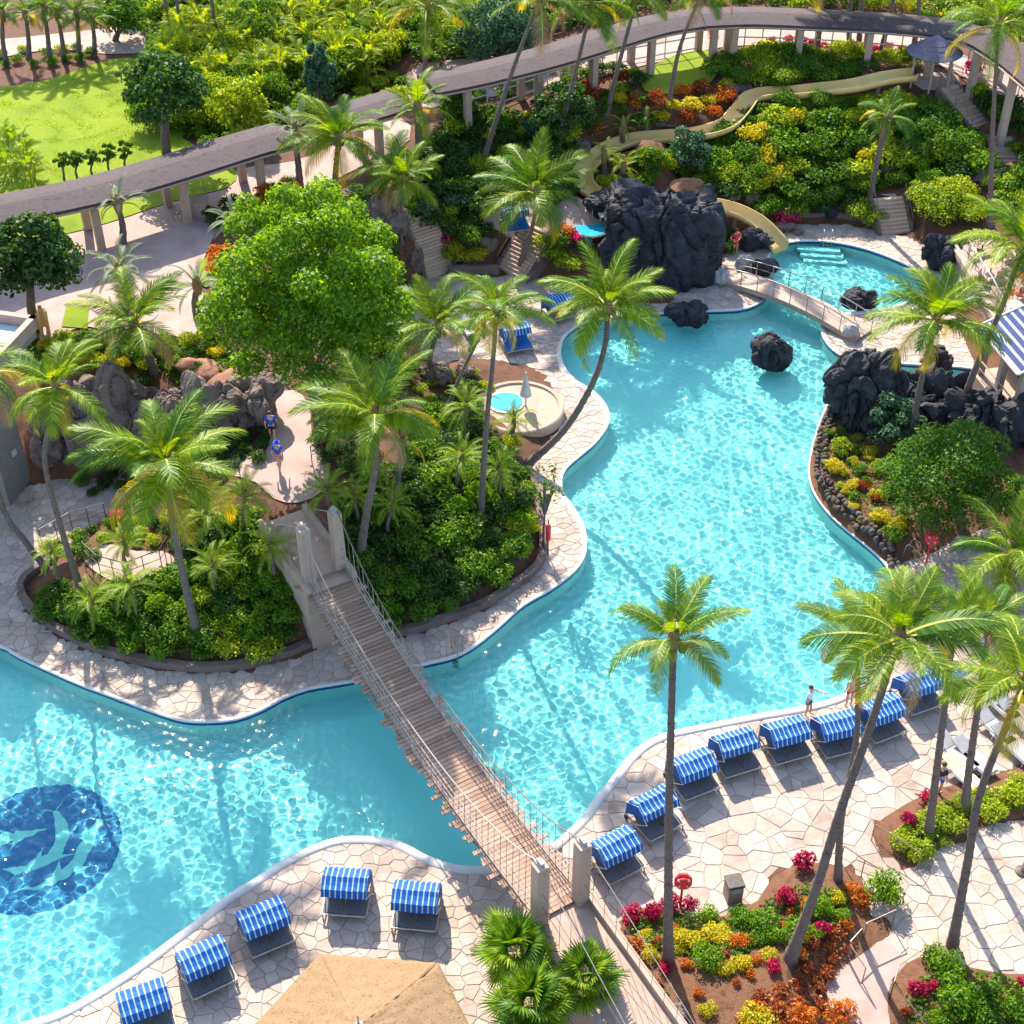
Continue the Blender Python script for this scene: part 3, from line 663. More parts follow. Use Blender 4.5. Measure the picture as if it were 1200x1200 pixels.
# ------------------------------------------------------------------ rope suspension bridge
def lerp(a, b, t): return a + (b - a) * t
ZA, ZB = 3.25, 2.3
Al, Ar, Bl, Br = G(362, 683, ZA), G(398, 664, ZA), G(632, 1078, ZB), G(680, 1053, ZB)
Ac, Bc = (Al + Ar) / 2, (Bl + Br) / 2
bdir = (Bc - Ac); BL = bdir.xy.length; bd = Vector((bdir.x, bdir.y, 0)).normalized(); bs = Vector((-bd.y, bd.x, 0))   # bs: towards the bridge's far right side
HW = 0.85
def deck_pt(t, side=0.0, up=0.0):
    p = lerp(Ac, Bc, t); p = p + bs * side; p.z = lerp(ZA, ZB, t) - 0.75 * 4 * t * (1 - t) + up; return p
br = thing('rope_bridge', 'wooden plank rope suspension bridge spanning the turquoise pool', 'bridge', (Ac.x, Ac.y, 0))
def rel(p): return Vector(p) - Vector((Ac.x, Ac.y, 0))
ang = math.atan2(bd.y, bd.x); npl = int(BL / 0.20); rnd = random.Random(5)
pm = [MB().box((0, 0, 0), (0.176, 1, 0.055)).mesh('plank', bevel=0.008) for _ in range(1)]
for i in range(npl):
    t = (i + 0.5) / npl; w = rnd.choice((2.0, 2.15, 2.35, 2.5, 2.7)); p = rel(deck_pt(t, rnd.uniform(-.09, .09), rnd.uniform(-.008, .008)))
    add('plank', pm[0], M_plank, br, p, (0, 0, ang + rnd.uniform(-.012, .012)), (1, w, 1))
for s in (-1, 1):
    for off, r_, nm in ((0.55, 0.05, 'bearer'), (0.98, 0.04, 'bearer')):
        MB().tube([rel(deck_pt(t / 30, s * off, -0.08)) for t in range(31)], r_, 6).build(nm, M_darkrope, br)
    hand = lambda t: 1.12 + 2.05 * (math.exp(-t * BL / 2.6) + math.exp(-(1 - t) * BL / 3.4)) 
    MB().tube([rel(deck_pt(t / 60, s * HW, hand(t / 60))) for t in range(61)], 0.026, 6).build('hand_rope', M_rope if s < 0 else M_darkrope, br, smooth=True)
    for q, h in enumerate((0.78, 0.48, 0.22, 0.06)):
        MB().tube([rel(deck_pt(t / 60, s * (HW + 0.02 * q), h + 0.25 * (hand(t / 60) - 1.12) * (h / 1.0))) for t in range(61)], 0.02, 5).build('side_rope', M_rope, br, smooth=True)
    k = int(BL / 0.42)
    for i in range(1, k):
        t = i / k
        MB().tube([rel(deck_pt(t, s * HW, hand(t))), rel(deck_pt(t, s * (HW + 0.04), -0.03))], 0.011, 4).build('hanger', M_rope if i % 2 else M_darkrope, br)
def pillar(p, name='pillar'):
    mb = MB().box((0, 0, 1.55), (0.46, 0.46, 3.1))
    o = mb.build(name, M_stucco, br, rel(p) + Vector((0, 0, -0.1)), ang, bevel=0.02)
    for z in (0.25, 0.42, 0.6): MB().box((0, 0, z), (0.50, 0.50, 0.045)).build('rope_band', M_rope, o)
    MB().box((0, 0, 3.14), (0.5, 0.22, 0.08)).box((0, 0.0, 3.24), (0.32, 0.14, 0.16)).build('saddle_cap', M_grey, o, bevel=0.015)
for p in (Al, Ar, Bl, Br): pillar(p)
# masonry approaches at both ends, with ropes back to their anchors
def approach(c, d, L0, z0, z1, zbase, w, po):
    mb = MB(); a = rel(c); a.z = 0; e = a + d * L0; sd = bs * (w / 2)
    V = [a - sd, a + sd, e + sd, e - sd]
    top = [(*V[0].xy, z0), (*V[1].xy, z0), (*V[2].xy, z1), (*V[3].xy, z1)]; bot = [(*v.xy, zbase) for v in V]
    mb.quad(*top); mb.quad(*bot)
    for i in range(4): j = (i + 1) % 4; mb.quad(bot[i], bot[j], top[j], top[i])
    mb.build('approach_slab', M_stucco, br)
    for s in (-1, 1):
        A0 = a + bs * s * (w / 2 - 0.1); E0 = e + bs * s * (w / 2 - 0.1)
        m2 = MB(); q = bs * 0.12
        P0 = [A0 - q, A0 + q, E0 + q, E0 - q]
        tp = [(*P0[0].xy, z0 + 0.28), (*P0[1].xy, z0 + 0.28), (*P0[2].xy, z1 + 0.28), (*P0[3].xy, z1 + 0.28)]; bt = [(*P0[0].xy, z0 - 0.1), (*P0[1].xy, z0 - 0.1), (*P0[2].xy, z1 - 0.1), (*P0[3].xy, z1 - 0.1)]
        m2.quad(*tp)
        for i in range(4): j = (i + 1) % 4; m2.quad(bt[i], bt[j], tp[j], tp[i])
        m2.build('kerb', M_concrete, br)
        A0 = a + d * po + bs * s * 0.85
        hp = lambda t: 3.0 * (1 - t) ** 1.25 + 1.0 * t * (1 - t) + 0.35 * t
        MB().tube([A0 + (E0 - A0) * (t / 16 * 0.92) + Vector((0, 0, lerp(z0, z1, t / 16) + hp(t / 16))) for t in range(17)], 0.016, 6).build('stay_rope', M_rope, br, smooth=True)
        for t in range(1, 14): 
            u = t / 15 * 0.92; b0 = A0 + (E0 - A0) * u
            MB().tube([b0 + Vector((0, 0, lerp(z0, z1, u) + hp(t / 15))), b0 + Vector((0, 0, lerp(z0, z1, u) + 0.2))], 0.009, 4).build('hanger', M_darkrope, br)
        for h in (0.55, 0.9):
            MB().tube([A0 + Vector((0, 0, z0 + h * 2)), E0 + Vector((0, 0, z1 + 0.35 + h * 0.2))], 0.011, 5).build('side_rope', M_darkrope, br)
approach(Ac + bd * 0.75, -bd, 5.0, ZA - 0.06, 3.42, -0.1, 2.3, 0.75)
approach(Bc - bd * 0.45, bd, 11.5, ZB - 0.06, 1.5, -0.2, 2.5, 0.45)

# ------------------------------------------------------------------ stairs and rails
def rail(name, pts, mat, label, cat='handrail', group=None, h=0.9, posts=None, r=0.025, mid=False):
    pts = [Vector(p) for p in pts]; t = thing(name, label, cat, pts[0], 0, group); o = pts[0]
    top = [p - o + Vector((0, 0, h)) for p in pts]
    MB().tube([top[0] + Vector((0, 0, -0.12))] + top + [top[-1] + Vector((0, 0, -0.12))], r, 6).build('top_rail', mat, t)
    if mid: MB().tube([p - Vector((0, 0, h * 0.5)) for p in top], r * 0.7, 5).build('mid_rail', mat, t)
    for i in range(len(pts)):
        MB().tube([pts[i] - o - Vector((0, 0, 0.05)), top[i]], r * 0.9, 6).build('post', mat, t)
        if i < len(pts) - 1 and posts:
            for k in range(1, posts):
                a = lerp(pts[i], pts[i + 1], k / posts) - o; MB().tube([a - Vector((0, 0, 0.05)), a + Vector((0, 0, h))], r * 0.9, 6).build('post', mat, t)
    return t
SL = dict(left='narrow stone staircase between boulders and dark shrubs above the pool deck', mid='broad stone staircase climbing to the small terrace under a coconut palm', pool='sunlit stone staircase rising from the slide pool deck', upper='upper stone stair flight leading to the slide tower', lower='lower stone stair flight on the hill beside a tall palm')
M_step = surf('step_stone', [(0.42, 0.28, 0.20), (0.56, 0.40, 0.30)], 2, 0.9, 0.3, 12, vary=0.12)
def staircase(key, b, zb, t_, zt, w, n=None):
    a, c = G(*b, zb), G(*t_, zt); d = c - a; L0 = d.xy.length; dr = Vector((d.x, d.y, 0)).normalized(); rz = math.atan2(dr.y, dr.x) - math.pi / 2
    n = n or max(3, int(round((zt - zb) / 0.165)))
    t = thing('stone_staircase', SL[key], 'stairs', a, rz)
    run, rise = L0 / n, (zt - zb) / n
    sm = MB().box((0, run * 0.5 - 0.02, -rise * 0.5 + 0.0), (w, run + 0.06, rise * 1.7)).mesh('step', bevel=0.012)
    for i in range(n): add('step', sm, M_step, t, (0, i * run, (i + 1) * rise))
    for s in (-1, 1):
        m = MB(); x0, x1 = s * w / 2, s * (w / 2 + 0.22); q = 0.18
        P = [(-0.1, -0.3), (L0 + 0.1, -0.3), (L0 + 0.1, zt - zb + q), (-0.1, q + 0.05)]
        m.quad(*[(x0, y, z) for y, z in P]); m.quad(*[(x1, y, z) for y, z in P])
        for i in range(4): j = (i + 1) % 4; m.quad((x0, *P[i]), (x0, *P[j]), (x1, *P[j]), (x1, *P[i]))
        m.build('side_wall', M_boulder, t)
    return a, c, dr, w
RL = dict(left='dark handrail along the narrow stone staircase', mid='dark handrail along the broad stone staircase', pool='dark handrail along the slide pool staircase', upper='handrail of the stair flight under the slide tower', lower='handrail of the lower hill stair flight')
for st in STAIRS:
    a, c, dr, w = staircase(*st); sd = Vector((-dr.y, dr.x, 0))
    for s in ((-1, 1) if st[0] in ('left', 'mid', 'pool') else (1,)):
        rail('stair_handrail', [a + sd * s * (w / 2 + .1), lerp(a, c, .5) + sd * s * (w / 2 + .1), c + sd * s * (w / 2 + .1)], M_bronze, RL[st[0]], group='stair handrails of the ' + st[0] + ' flight')
# steps down at the terrace corner
rail('garden_handrail', [G(1045, 1085, .05), G(1012, 1100, .05), G(992, 1122, 0)], M_bronze, 'bent bronze handrail beside the croton bed and garden steps', h=0.95)
rail('garden_handrail', [G(992, 1125, 0), G(1010, 1152, 0)], M_bronze, 'short bronze handrail at the top of the garden steps', h=0.9)
rail('garden_handrail', [G(1080, 1128, .05), G(1048, 1150, .05), G(1042, 1172, 0)], M_bronze, 'bent bronze handrail edging the corner bed', h=0.95)
rail('garden_handrail', [G(1042, 1172, 0), G(1066, 1200, -.2), G(1095, 1230, -.5)], M_bronze, 'long bronze handrail descending past the corner bed', h=0.9)
rail('garden_handrail', [G(988, 1200, -.1), G(1015, 1240, -.5)], M_bronze, 'low bronze handrail below the croton bed', h=0.9)
rail('terrace_handrail', [G(1021, 985, 0), G(1047, 1001, 0), G(1075, 1020, 0)], M_bronze, 'thin bronze handrail beside the lime shrub bed', h=0.95)
rail('terrace_handrail', [G(985, 1010, 0), G(1009, 1027, 0), G(1040, 1045, 0)], M_bronze, 'thin bronze handrail behind the round green bush', h=0.95)
rail('path_railing', [GT(50, 640), GT(85, 620), GT(125, 610)], M_darkrail, 'black path railing beside the shaded stone deck', posts=2, mid=True, h=1.0)
rail('path_railing', [GT(100, 655), GT(118, 672), GT(150, 680), GT(190, 665), GT(200, 650)], M_darkrail, 'black path railing curving round the pink path', posts=2, mid=True, h=1.0)
rail('path_railing', [GT(250, 580), GT(282, 562)], M_darkrail, 'short black path railing by the date palms', mid=True, h=1.0)
rail('path_railing', [GT(366, 545), GT(392, 535), GT(420, 525), GT(440, 515)], M_darkrail, 'black path railing by the coconut palm above the bridge', posts=2, mid=True, h=1.0)
struct(sheet('garden_path', spoly([(98, 655), (125, 640), (160, 648), (190, 648), (206, 658), (190, 672), (150, 684), (118, 676)], 0.5), 0.06, M_plaza, 0.5))

# ------------------------------------------------------------------ arched footbridge over the slide pool neck
fa, fb = G(858, 326, 0.12), G(1012, 394, 0.12); fd = (fb - fa); FL = fd.length; fdn = fd.normalized(); fs = Vector((-fdn.y, fdn.x, 0))
ft = thing('arched_footbridge', 'pale arched concrete footbridge with steel rails over the pool neck', 'bridge', fa)
def fz(t): return 0.5 * 4 * t * (1 - t) * (1 if t < 0.5 else 1)
mb = MB(); K = 24; base0 = 0
for i in range(K + 1):
    t = i / K; p = fd * t; z = fz(t) + 0.06
    for s, zz in ((-0.8, z), (0.8, z), (0.8, z - 0.32), (-0.8, z - 0.32)): mb.v.append(tuple(p + fs * s + Vector((0, 0, zz))))
for i in range(K):
    for k in range(4): mb.f.append((i * 4 + k, i * 4 + (k + 1) % 4, i * 4 + 4 + (k + 1) % 4, i * 4 + 4 + k))
mb.build('bridge_deck', M_concrete, ft)
for s in (-0.75, 0.75):
    MB().tube([fd * (i / K) + fs * s + Vector((0, 0, fz(i / K) + 1.0)) for i in range(K + 1)], 0.03, 6).build('top_rail', M_steel, ft, smooth=True)
    MB().tube([fd * (i / K) + fs * s + Vector((0, 0, fz(i / K) + 0.55)) for i in range(K + 1)], 0.016, 5).build('mid_rail', M_steel, ft, smooth=True)
    for i in range(0, 9):
        t = i / 8; MB().tube([fd * t + fs * s + Vector((0, 0, fz(t))), fd * t + fs * s + Vector((0, 0, fz(t) + 1.0))], 0.028, 6).build('post', M_steel, ft)

# ------------------------------------------------------------------ covered walkway
def walkway(pts, z_of, label, halfw=1.8, col_every=4.0, panels=False, ground_z=None, skip_cols=()):
    """pts: photo pixels along the middle of the roof, with its height"""
    W = smooth_open([G(x, y, z) for x, y, z in pts], 1.0); o = W[0]
    t = thing('covered_walkway', label, 'walkway', (o.x, o.y, terr(o.x, o.y)))
    oz = Vector((o.x, o.y, terr(o.x, o.y)))
    nrm = []
    for i in range(len(W)):
        d = (W[min(i + 1, len(W) - 1)] - W[max(i - 1, 0)]); d.z = 0; d.normalize(); nrm.append(Vector((-d.y, d.x, 0)))
    mb = MB(); prof = [(-1, -0.18), (-1, 0.0), (-0.35, 0.16), (0, 0.22), (0.35, 0.16), (1, 0.0), (1, -0.18)]; m = len(prof)
    for p, q in zip(W, nrm):
        for a, z in prof: mb.v.append(tuple(p - oz + q * a * halfw + Vector((0, 0, z))))
    for i in range(len(W) - 1):
        for k in range(m): mb.f.append((i * m + k, i * m + (k + 1) % m, (i + 1) * m + (k + 1) % m, (i + 1) * m + k))
    mb.f.append(tuple(range(m))); mb.f.append(tuple(len(mb.v) - m + k for k in range(m)))
    rf = mb.build('roof', M_roof, t)
    for s in (-1, 1):
        MB().tube([p - oz + q * s * (halfw - 0.03) + Vector((0, 0, -0.24)) for p, q in zip(W, nrm)], 0.09, 4).build('fascia', M_stucco, rf)
    acc = col_every * 0.5; prev = [None, None]
    for i in range(1, len(W)):
        acc += (W[i] - W[i - 1]).xy.length
        if acc < col_every: continue
        acc = 0
        for si, s in enumerate((-1, 1)):
            b = W[i] + nrm[i] * s * (halfw - 0.45); g = terr(b.x, b.y); rz = math.atan2(nrm[i].y, nrm[i].x)
            h = W[i].z - 0.15 - g
            MB().box((0, 0, h / 2 - 0.1), (0.42, 0.42, h + 0.2), rz).build('column', M_stucco, t, Vector((b.x, b.y, g)) - oz, bevel=0.015)
            if panels and prev[si] is not None and s > 0:
                a, b2 = prev[si], Vector((b.x, b.y, g)) ; 
                for zz in (0.25, 1.05, 2.1): MB().tube([a - oz + Vector((0, 0, zz)), b2 - oz + Vector((0, 0, zz))], 0.05, 4).build('screen_rail', M_coping, t)
                for k in range(1, 4): q0 = lerp(a, b2, k / 4) - oz; MB().tube([q0, q0 + Vector((0, 0, 2.5))], 0.045, 4).build('screen_post', M_coping, t)
            prev[si] = Vector((b.x, b.y, g))
    return t
walkway([(-60, 256, 6.6), (0, 244, 6.6), (100, 224, 6.6), (200, 196, 6.6), (290, 168, 6.6), (335, 156, 6.6)], None, 'long curved shingle-roofed walkway on tan columns beside the lawn', 1.7, 4.6)
walkway([(398, 138, 6.7), (430, 127, 6.7), (468, 116, 6.7)], None, 'short low walkway roof half hidden behind palms', 1.6, 3.4)
walkway([(500, 98, 7.6), (560, 86, 7.6), (640, 66, 7.7), (700, 48, 7.8), (770, 28, 7.9), (830, 19, 7.9)], None, 'straight shingle-roofed walkway behind the tall leaning palms', 1.55, 4.0, True)
walkway([(822, 20, 8.0), (880, 18, 8.0), (960, 21, 8.0), (1040, 25, 8.0), (1100, 31, 8.0), (1150, 43, 8.0), (1190, 66, 8.0), (1230, 98, 8.0)], None, 'sweeping shingle-roofed walkway curving round the top of the slide hill', 1.55, 4.0, True)
p = GT(234, 252)
t = thing('planter_box', 'square tan planter box beside a walkway column', 'planter', p)
MB().box((0, 0, .45), (1.0, 1.0, .9)).build('box', M_stucco, t, bevel=.03); MB().box((0, 0, .92), (1.1, 1.1, .1)).build('rim', M_concrete, t, bevel=.02)

# ------------------------------------------------------------------ water slide and its tower
sp = SLIDE
SP = smooth_open([G(*q) for q in sp], 0.5); o = SP[0]
t = thing('water_slide', 'long yellow fibreglass water slide winding down the planted hill', 'slide', (o.x, o.y, terr(o.x, o.y))); oz = Vector((o.x, o.y, terr(o.x, o.y)))
prof = [(-.62, .36), (-.58, .10), (-.42, -.06), (0, -.12), (.42, -.06), (.58, .10), (.62, .36), (.68, .36), (.63, .06), (.45, -.14), (0, -.2), (-.45, -.14), (-.63, .06), (-.68, .36)]; m = len(prof)
mb = MB()
for i, p in enumerate(SP):
    d = SP[min(i + 1, len(SP) - 1)] - SP[max(i - 1, 0)]; d.z = 0; d.normalize(); q = Vector((-d.y, d.x, 0))
    for a, z in prof: mb.v.append(tuple(p - oz + q * a + Vector((0, 0, z))))
for i in range(len(SP) - 1):
    for k in range(m): mb.f.append((i * m + k, i * m + (k + 1) % m, (i + 1) * m + (k + 1) % m, (i + 1) * m + k))
mb.f.append(tuple(range(m))); mb.f.append(tuple(len(mb.v) - m + k for k in range(m)))
mb.build('slide_trough', M_slide, t, smooth=True)
for i in range(4, len(SP), 6):
    g = terr(SP[i].x, SP[i].y)
    if SP[i].z - g > 0.35: MB().tube([SP[i] - oz - Vector((0, 0, .1)), Vector((SP[i].x, SP[i].y, g - .1)) - oz], 0.14, 8).build('support', M_concrete, t)
c = GT(1088, 100)
t = thing('slide_hut', 'small round shingled hut roof over the top of the slide', 'hut', c)
M_hut = surf('hut_shingle', [(0.10, 0.085, 0.12), (0.17, 0.15, 0.19)], 5, 0.9, 0.4, 20)
rz_ = [(1.75, 2.25), (1.42, 2.45), (1.1, 2.66), (0.78, 2.86), (0.45, 3.05)]
for r_, z in rz_: MB().lathe([(r_, z - .1), (r_ + .06, z - .04), (r_ - .42 if r_ > .5 else .03, z + .24)], 20).build('roof_tier', M_hut, t)
for k in range(6):
    a = k * math.pi / 3 + .3; MB().tube([(1.35 * math.cos(a), 1.35 * math.sin(a), -.1), (1.35 * math.cos(a), 1.35 * math.sin(a), 2.35)], .07, 8).build('post', M_stucco, t)
rail('tower_railing', [GT(1102, 100), GT(1114, 92), GT(1126, 96)], M_bronze, 'short railing on the slide tower landing', mid=True)

# ------------------------------------------------------------------ rocks
def rock(name, label, cat, bx, by, wpx, hpx, depth, mat, sub=4, seed=0, rough=0.16, group=None, z0=None, box=0, nbl=7):
    b = GT(bx, by) if z0 is None else G(bx, by, z0)
    Yc = b.y + depth * 0.42; s = scale_at((b.x, Yc, b.z + 1)); w = wpx / s
    top = onY(bx, by - hpx, Yc); H = max(0.35, top.z - b.z)
    rn = random.Random(seed * 31 + int(bx)); c = Vector((top.x * 0.5 + b.x * 0.5, Yc, b.z + H * 0.45))
    A = [(Vector((0, 0, -H * .08)), Vector((w * .42, depth * .45, H * .52)))]
    for k in range(nbl):
        A.append((Vector((rn.uniform(-.3, .3) * w, rn.uniform(-.25, .25) * depth, rn.uniform(-.3, .32) * H)), Vector((w * rn.uniform(.18, .3), depth * rn.uniform(.22, .38), H * rn.uniform(.2, .34)))))
    bm = bmesh.new(); bmesh.ops.create_icosphere(bm, subdivisions=sub, radius=1)
    so = Vector((rn.uniform(0, 50), rn.uniform(0, 50), rn.uniform(0, 50)))
    for v in bm.verts:
        d = v.co.normalized(); best = 0.05
        d = Vector((d.x * w, d.y * depth, d.z * H)).normalized()
        if box: best = 1 / ((abs(d.x) / (w * .47)) ** box + (abs(d.y) / (depth * .47)) ** box + (abs(d.z) / (H * .52)) ** box) ** (1 / box)
        for oc, rr in (A if not box else A[:0]):
            dd = Vector((d.x / rr.x, d.y / rr.y, d.z / rr.z)); oo = Vector((oc.x / rr.x, oc.y / rr.y, oc.z / rr.z))
            a = dd.dot(dd); bb = -2 * dd.dot(oo); cc = oo.dot(oo) - 1; disc = bb * bb - 4 * a * cc
            if disc > 0: best = max(best, (-bb + math.sqrt(disc)) / (2 * a))
        p = d * best; m_ = min(w, H, depth)
        a_ = Vector((p.x, p.y, p.z * .45)) * (1 / m_) + so
        w_n = Vector((noise.noise(a_ * 2.3), noise.noise(a_ * 2.3 + Vector((9, 3, 1))), noise.noise(a_ * 2.3 + Vector((2, 8, 5))))) * .22
        v1 = noise.voronoi((a_ + w_n) * 2.1, distance_metric='CHEBYCHEV'); v2 = noise.voronoi((a_ + w_n * .5) * 5.0, distance_metric='MANHATTAN')
        blk = noise.noise(v1[1][0] * 3.7); blk2 = noise.noise(v2[1][0] * 5.1)
        crack = min(1, (v1[0][1] - v1[0][0]) / .10)
        p = p + d * m_ * rough * (.55 * noise.fractal(a_ * 1.6, 1.0, 2.0, 3) + .75 * blk + .28 * blk2 - .30 * (1 - crack) + .20 * noise.ridged_multi_fractal(p * (3.2 / m_) + so, .9, 2.2, 5, 1.0, 2.0) - .2)
        p.z = max(p.z, -H * .45 - 0.35)
        v.co = p
    bm.normal_update()
    me = bpy.data.meshes.new(name); bm.to_mesh(me); bm.free(); 
    if mat not in (M_lava, M_boulder): me.shade_smooth()
    return tag(add(name, me, mat, None, c), label, cat, group)
LR = 'lava rocks round the pools'
rock('lava_rock', 'huge black lava rock outcrop towering over the pool by the slide', 'rock', 775, 338, 136, 112, 4.6, M_lava, 6, 3, .24, LR, z0=0, box=5)
_b = G(775, 338, 0); _Y = _b.y + 4.6 * .42; _t = onY(775, 226, _Y).z; _q = px((_b.x + 1.3, _Y - .3, _t - .1)); rock('dirt_mound', 'patch of brown dirt on the flat top of the great lava outcrop', 'dirt', _q[0], _q[1], 44, 7, 2.4, M_mulch, 4, 2, .16, z0=_t - .55)
rock('lava_rock', 'low black lava rock beside the small blue grotto pool', 'rock', 712, 262, 60, 36, 3.0, M_lava, 5, 4, .24, LR)
rock('lava_rock', 'black lava boulder half in the water below the great outcrop', 'rock', 806, 386, 46, 36, 1.6, M_lava, 5, 5, .24, LR, z0=-.2)
rock('lava_rock', 'black lava rock standing alone in the turquoise pool', 'rock', 908, 440, 46, 46, 2.0, M_lava, 5, 6, .24, LR, z0=-.5)
rock('lava_rock', 'small black lava rock at the end of the arched footbridge', 'rock', 897, 326, 32, 24, 1.3, M_lava, 3, 7, .2, LR, z0=0)
rock('lava_rock', 'black lava rock in the slide pool near the footbridge steps', 'rock', 1008, 366, 44, 28, 1.6, M_lava, 5, 8, .24, LR, z0=-.2)
rock('lava_rock', 'rough black lava rock under the end of the yellow slide', 'rock', 886, 296, 40, 30, 1.6, M_lava, 4, 9, .25, LR)
rock('lava_rock', 'black lava boulder at the corner of the dining terrace', 'rock', 1106, 322, 46, 44, 2.0, M_lava, 5, 10, .24, LR, z0=0)
rock('lava_rock', 'black lava rock standing in the narrow channel', 'rock', 1102, 440, 40, 34, 1.5, M_lava, 5, 11, .24, LR, z0=-.1)
rock('lava_rock', 'tall black lava stack at the mouth of the channel', 'rock', 1012, 520, 76, 112, 3.6, M_lava, 6, 12, .26, LR, z0=0)
rock('lava_rock', 'broad black lava wall behind the big round shrub', 'rock', 1082, 520, 110, 84, 3.4, M_lava, 6, 13, .26, LR, z0=0)
rock('lava_rock', 'black lava mass carrying the bar building', 'rock', 1160, 548, 110, 96, 4.0, M_lava, 6, 14, .26, LR, z0=0)
rock('lava_rock', 'black lava mass below the awning at the bar corner', 'rock', 1225, 545, 90, 80, 3.4, M_lava, 5, 15, .24, LR, z0=0)
rock('lava_rock', 'small black lava boulder by the hillside path', 'rock', 975, 258, 22, 18, 1.2, M_lava, 3, 16, .2, LR)
BR = 'grey boulders of the garden'
for lab, x, y, w, h, d in [
 ('tall pitted grey rock face above the shaded deck', 146, 548, 78, 118, 3.4), ('grey rock wall at the back of the dark cave', 98, 556, 66, 104, 3.0), ('grey rock slab beside the tan building', 56, 556, 52, 60, 2.6),
 ('rounded grey boulder behind the spreading coconut palm', 195, 545, 70, 96, 3.0), ('grey boulder beside the black pebble bed', 240, 530, 70, 78, 2.8), ('grey boulder at the foot of the big tree', 290, 512, 66, 62, 2.6),
 ('grey boulder bank beside the narrow staircase', 458, 285, 56, 46, 2.4), ('small grey boulder at the narrow staircase foot', 487, 322, 20, 30, 1.2), ('round grey boulder among yellow shrubs between staircases', 573, 296, 20, 18, 1.0),
 ('pale boulder beside the bend of the slide', 678, 190, 36, 28, 1.8), ('pale pointed boulder above the slide bend', 705, 158, 24, 16, 1.3), ('flat pale boulder beside the slide straight', 775, 158, 36, 14, 1.4),
 ('purple grey boulder beside the upper slide', 856, 124, 26, 26, 1.4), ('grey boulder above the upper slide', 872, 114, 22, 16, 1.2), ('long grey boulder topping the upper slide', 892, 108, 24, 12, 1.2),
 ('grey boulder on the hill under the leaning trunks', 1040, 206, 26, 18, 1.3), ('grey boulder by the leaning trunk foot', 1001, 232, 16, 18, 1.0), ('grey boulder in the shrubs by the black outcrop', 880, 245, 26, 22, 1.4), ('dark grey boulder beside the black outcrop', 855, 248, 24, 24, 1.4),
 ('brown boulder beside the whirlpool', 512, 458, 42, 32, 1.8), ('brown boulder behind the whirlpool', 545, 446, 26, 20, 1.3), ('grey boulder behind the big bright tree', 415, 245, 40, 22, 1.8), ('grey rock by the slide end', 918, 274, 30, 14, 1.2),
 ('pale rock at the end of the slide', 935, 277, 14, 8, .6), ('grey rock by the bridge ramp end', 795, 1200, 26, 18, .8)]:
    rock('boulder', lab, 'boulder', x, y, w, h, d, M_boulder, 6 if w > 50 else 5, int(x), .22, BR)
for lab, x, y, w, h, d in [('long red-brown rock ledge above the cave', 235, 452, 60, 26, 2.2), ('red-brown rock ledge beside the big tree', 262, 466, 50, 24, 2.0)]:
    rock('rock_ledge', lab, 'rock', x, y, w, h, d, M_redrock, 4, int(x), .1, BR)
for lab, x, y in [('white limestone rock beside the arched footbridge', 846, 336), ('white limestone rock by the footbridge steps', 998, 400), ('small white rock on the shaded rock shelf', 872, 318)]:
    rock('white_rock', lab, 'rock', x, y, 20, 20, .8, surf('limestone', [(.34, .33, .32), (.46, .45, .43)], 3, .9, .6), 4, int(x), .24)
# edging stones of the planted bank
ep = smooth_open([G(x, y) for x, y in [(972, 470), (962, 497), (954, 523), (950, 550), (954, 574), (969, 598), (989, 618), (1009, 634), (1030, 652), (1040, 664)]], 0.25); k = 0
er = [];
for s in range(4):
    bm = bmesh.new(); bmesh.ops.create_icosphere(bm, subdivisions=2, radius=1)
    for v in bm.verts: v.co *= 1 + .3 * noise.noise(v.co * 1.3 + Vector((s * 7, 0, 0)))
    me = bpy.data.meshes.new('edging_stone'); bm.to_mesh(me); bm.free(); me.shade_smooth(); er.append(me)
M_edge = surf('edge_stone', [(.05, .04, .037), (.11, .085, .075), (.18, .125, .10)], .6, .9, .6, 12, vary=.35)
rn = random.Random(2)
bank_wall = tag(empty('edging_wall', ep[0]), 'low dry wall of dark stones edging the planted bank by the pool', 'wall')
for i, p in enumerate(ep):
    for row in (0, 1):
        q = p + Vector((.2 + .35 * row + rn.uniform(-.08, .08), rn.uniform(-.1, .1), .06 + .1 * row)) - ep[0]; q.z += terr(p.x + .3 + .35 * row, p.y)
        s = rn.uniform(.10, .19)
        add('edging_stone', er[rn.randrange(4)], M_edge, bank_wall, q, (rn.uniform(0, 6), rn.uniform(0, 6), rn.uniform(0, 6)), (s * 1.2, s, s * .85))
def kerb(name, label, pxs, h, w, mat, z=0.0, closed=False, cat='kerb'):
    P = smooth_open([G(x, y, z) for x, y in pxs], .4); o = P[0]; mb = MB(); pr = [(-w / 2, -.1), (-w / 2, h), (w / 2, h), (w / 2, -.1)]
    for i, p in enumerate(P):
        d = P[min(i + 1, len(P) - 1)] - P[max(i - 1, 0)]; d.z = 0; d.normalize(); q = Vector((-d.y, d.x, 0))
        jit = .03 * noise.noise(p * 2)
        for a, zz in pr: mb.v.append(tuple(p - o + q * (a + jit) + Vector((0, 0, zz + (jit if zz > 0 else 0)))))
    for i in range(len(P) - 1):
        for k in range(4): mb.f.append((i * 4 + k, i * 4 + (k + 1) % 4, i * 4 + 4 + (k + 1) % 4, i * 4 + 4 + k))
    mb.f.append((0, 1, 2, 3)); mb.f.append(tuple(len(mb.v) - 4 + k for k in range(4)))
    return tag(mb.build(name, mat, None, o), label, cat)
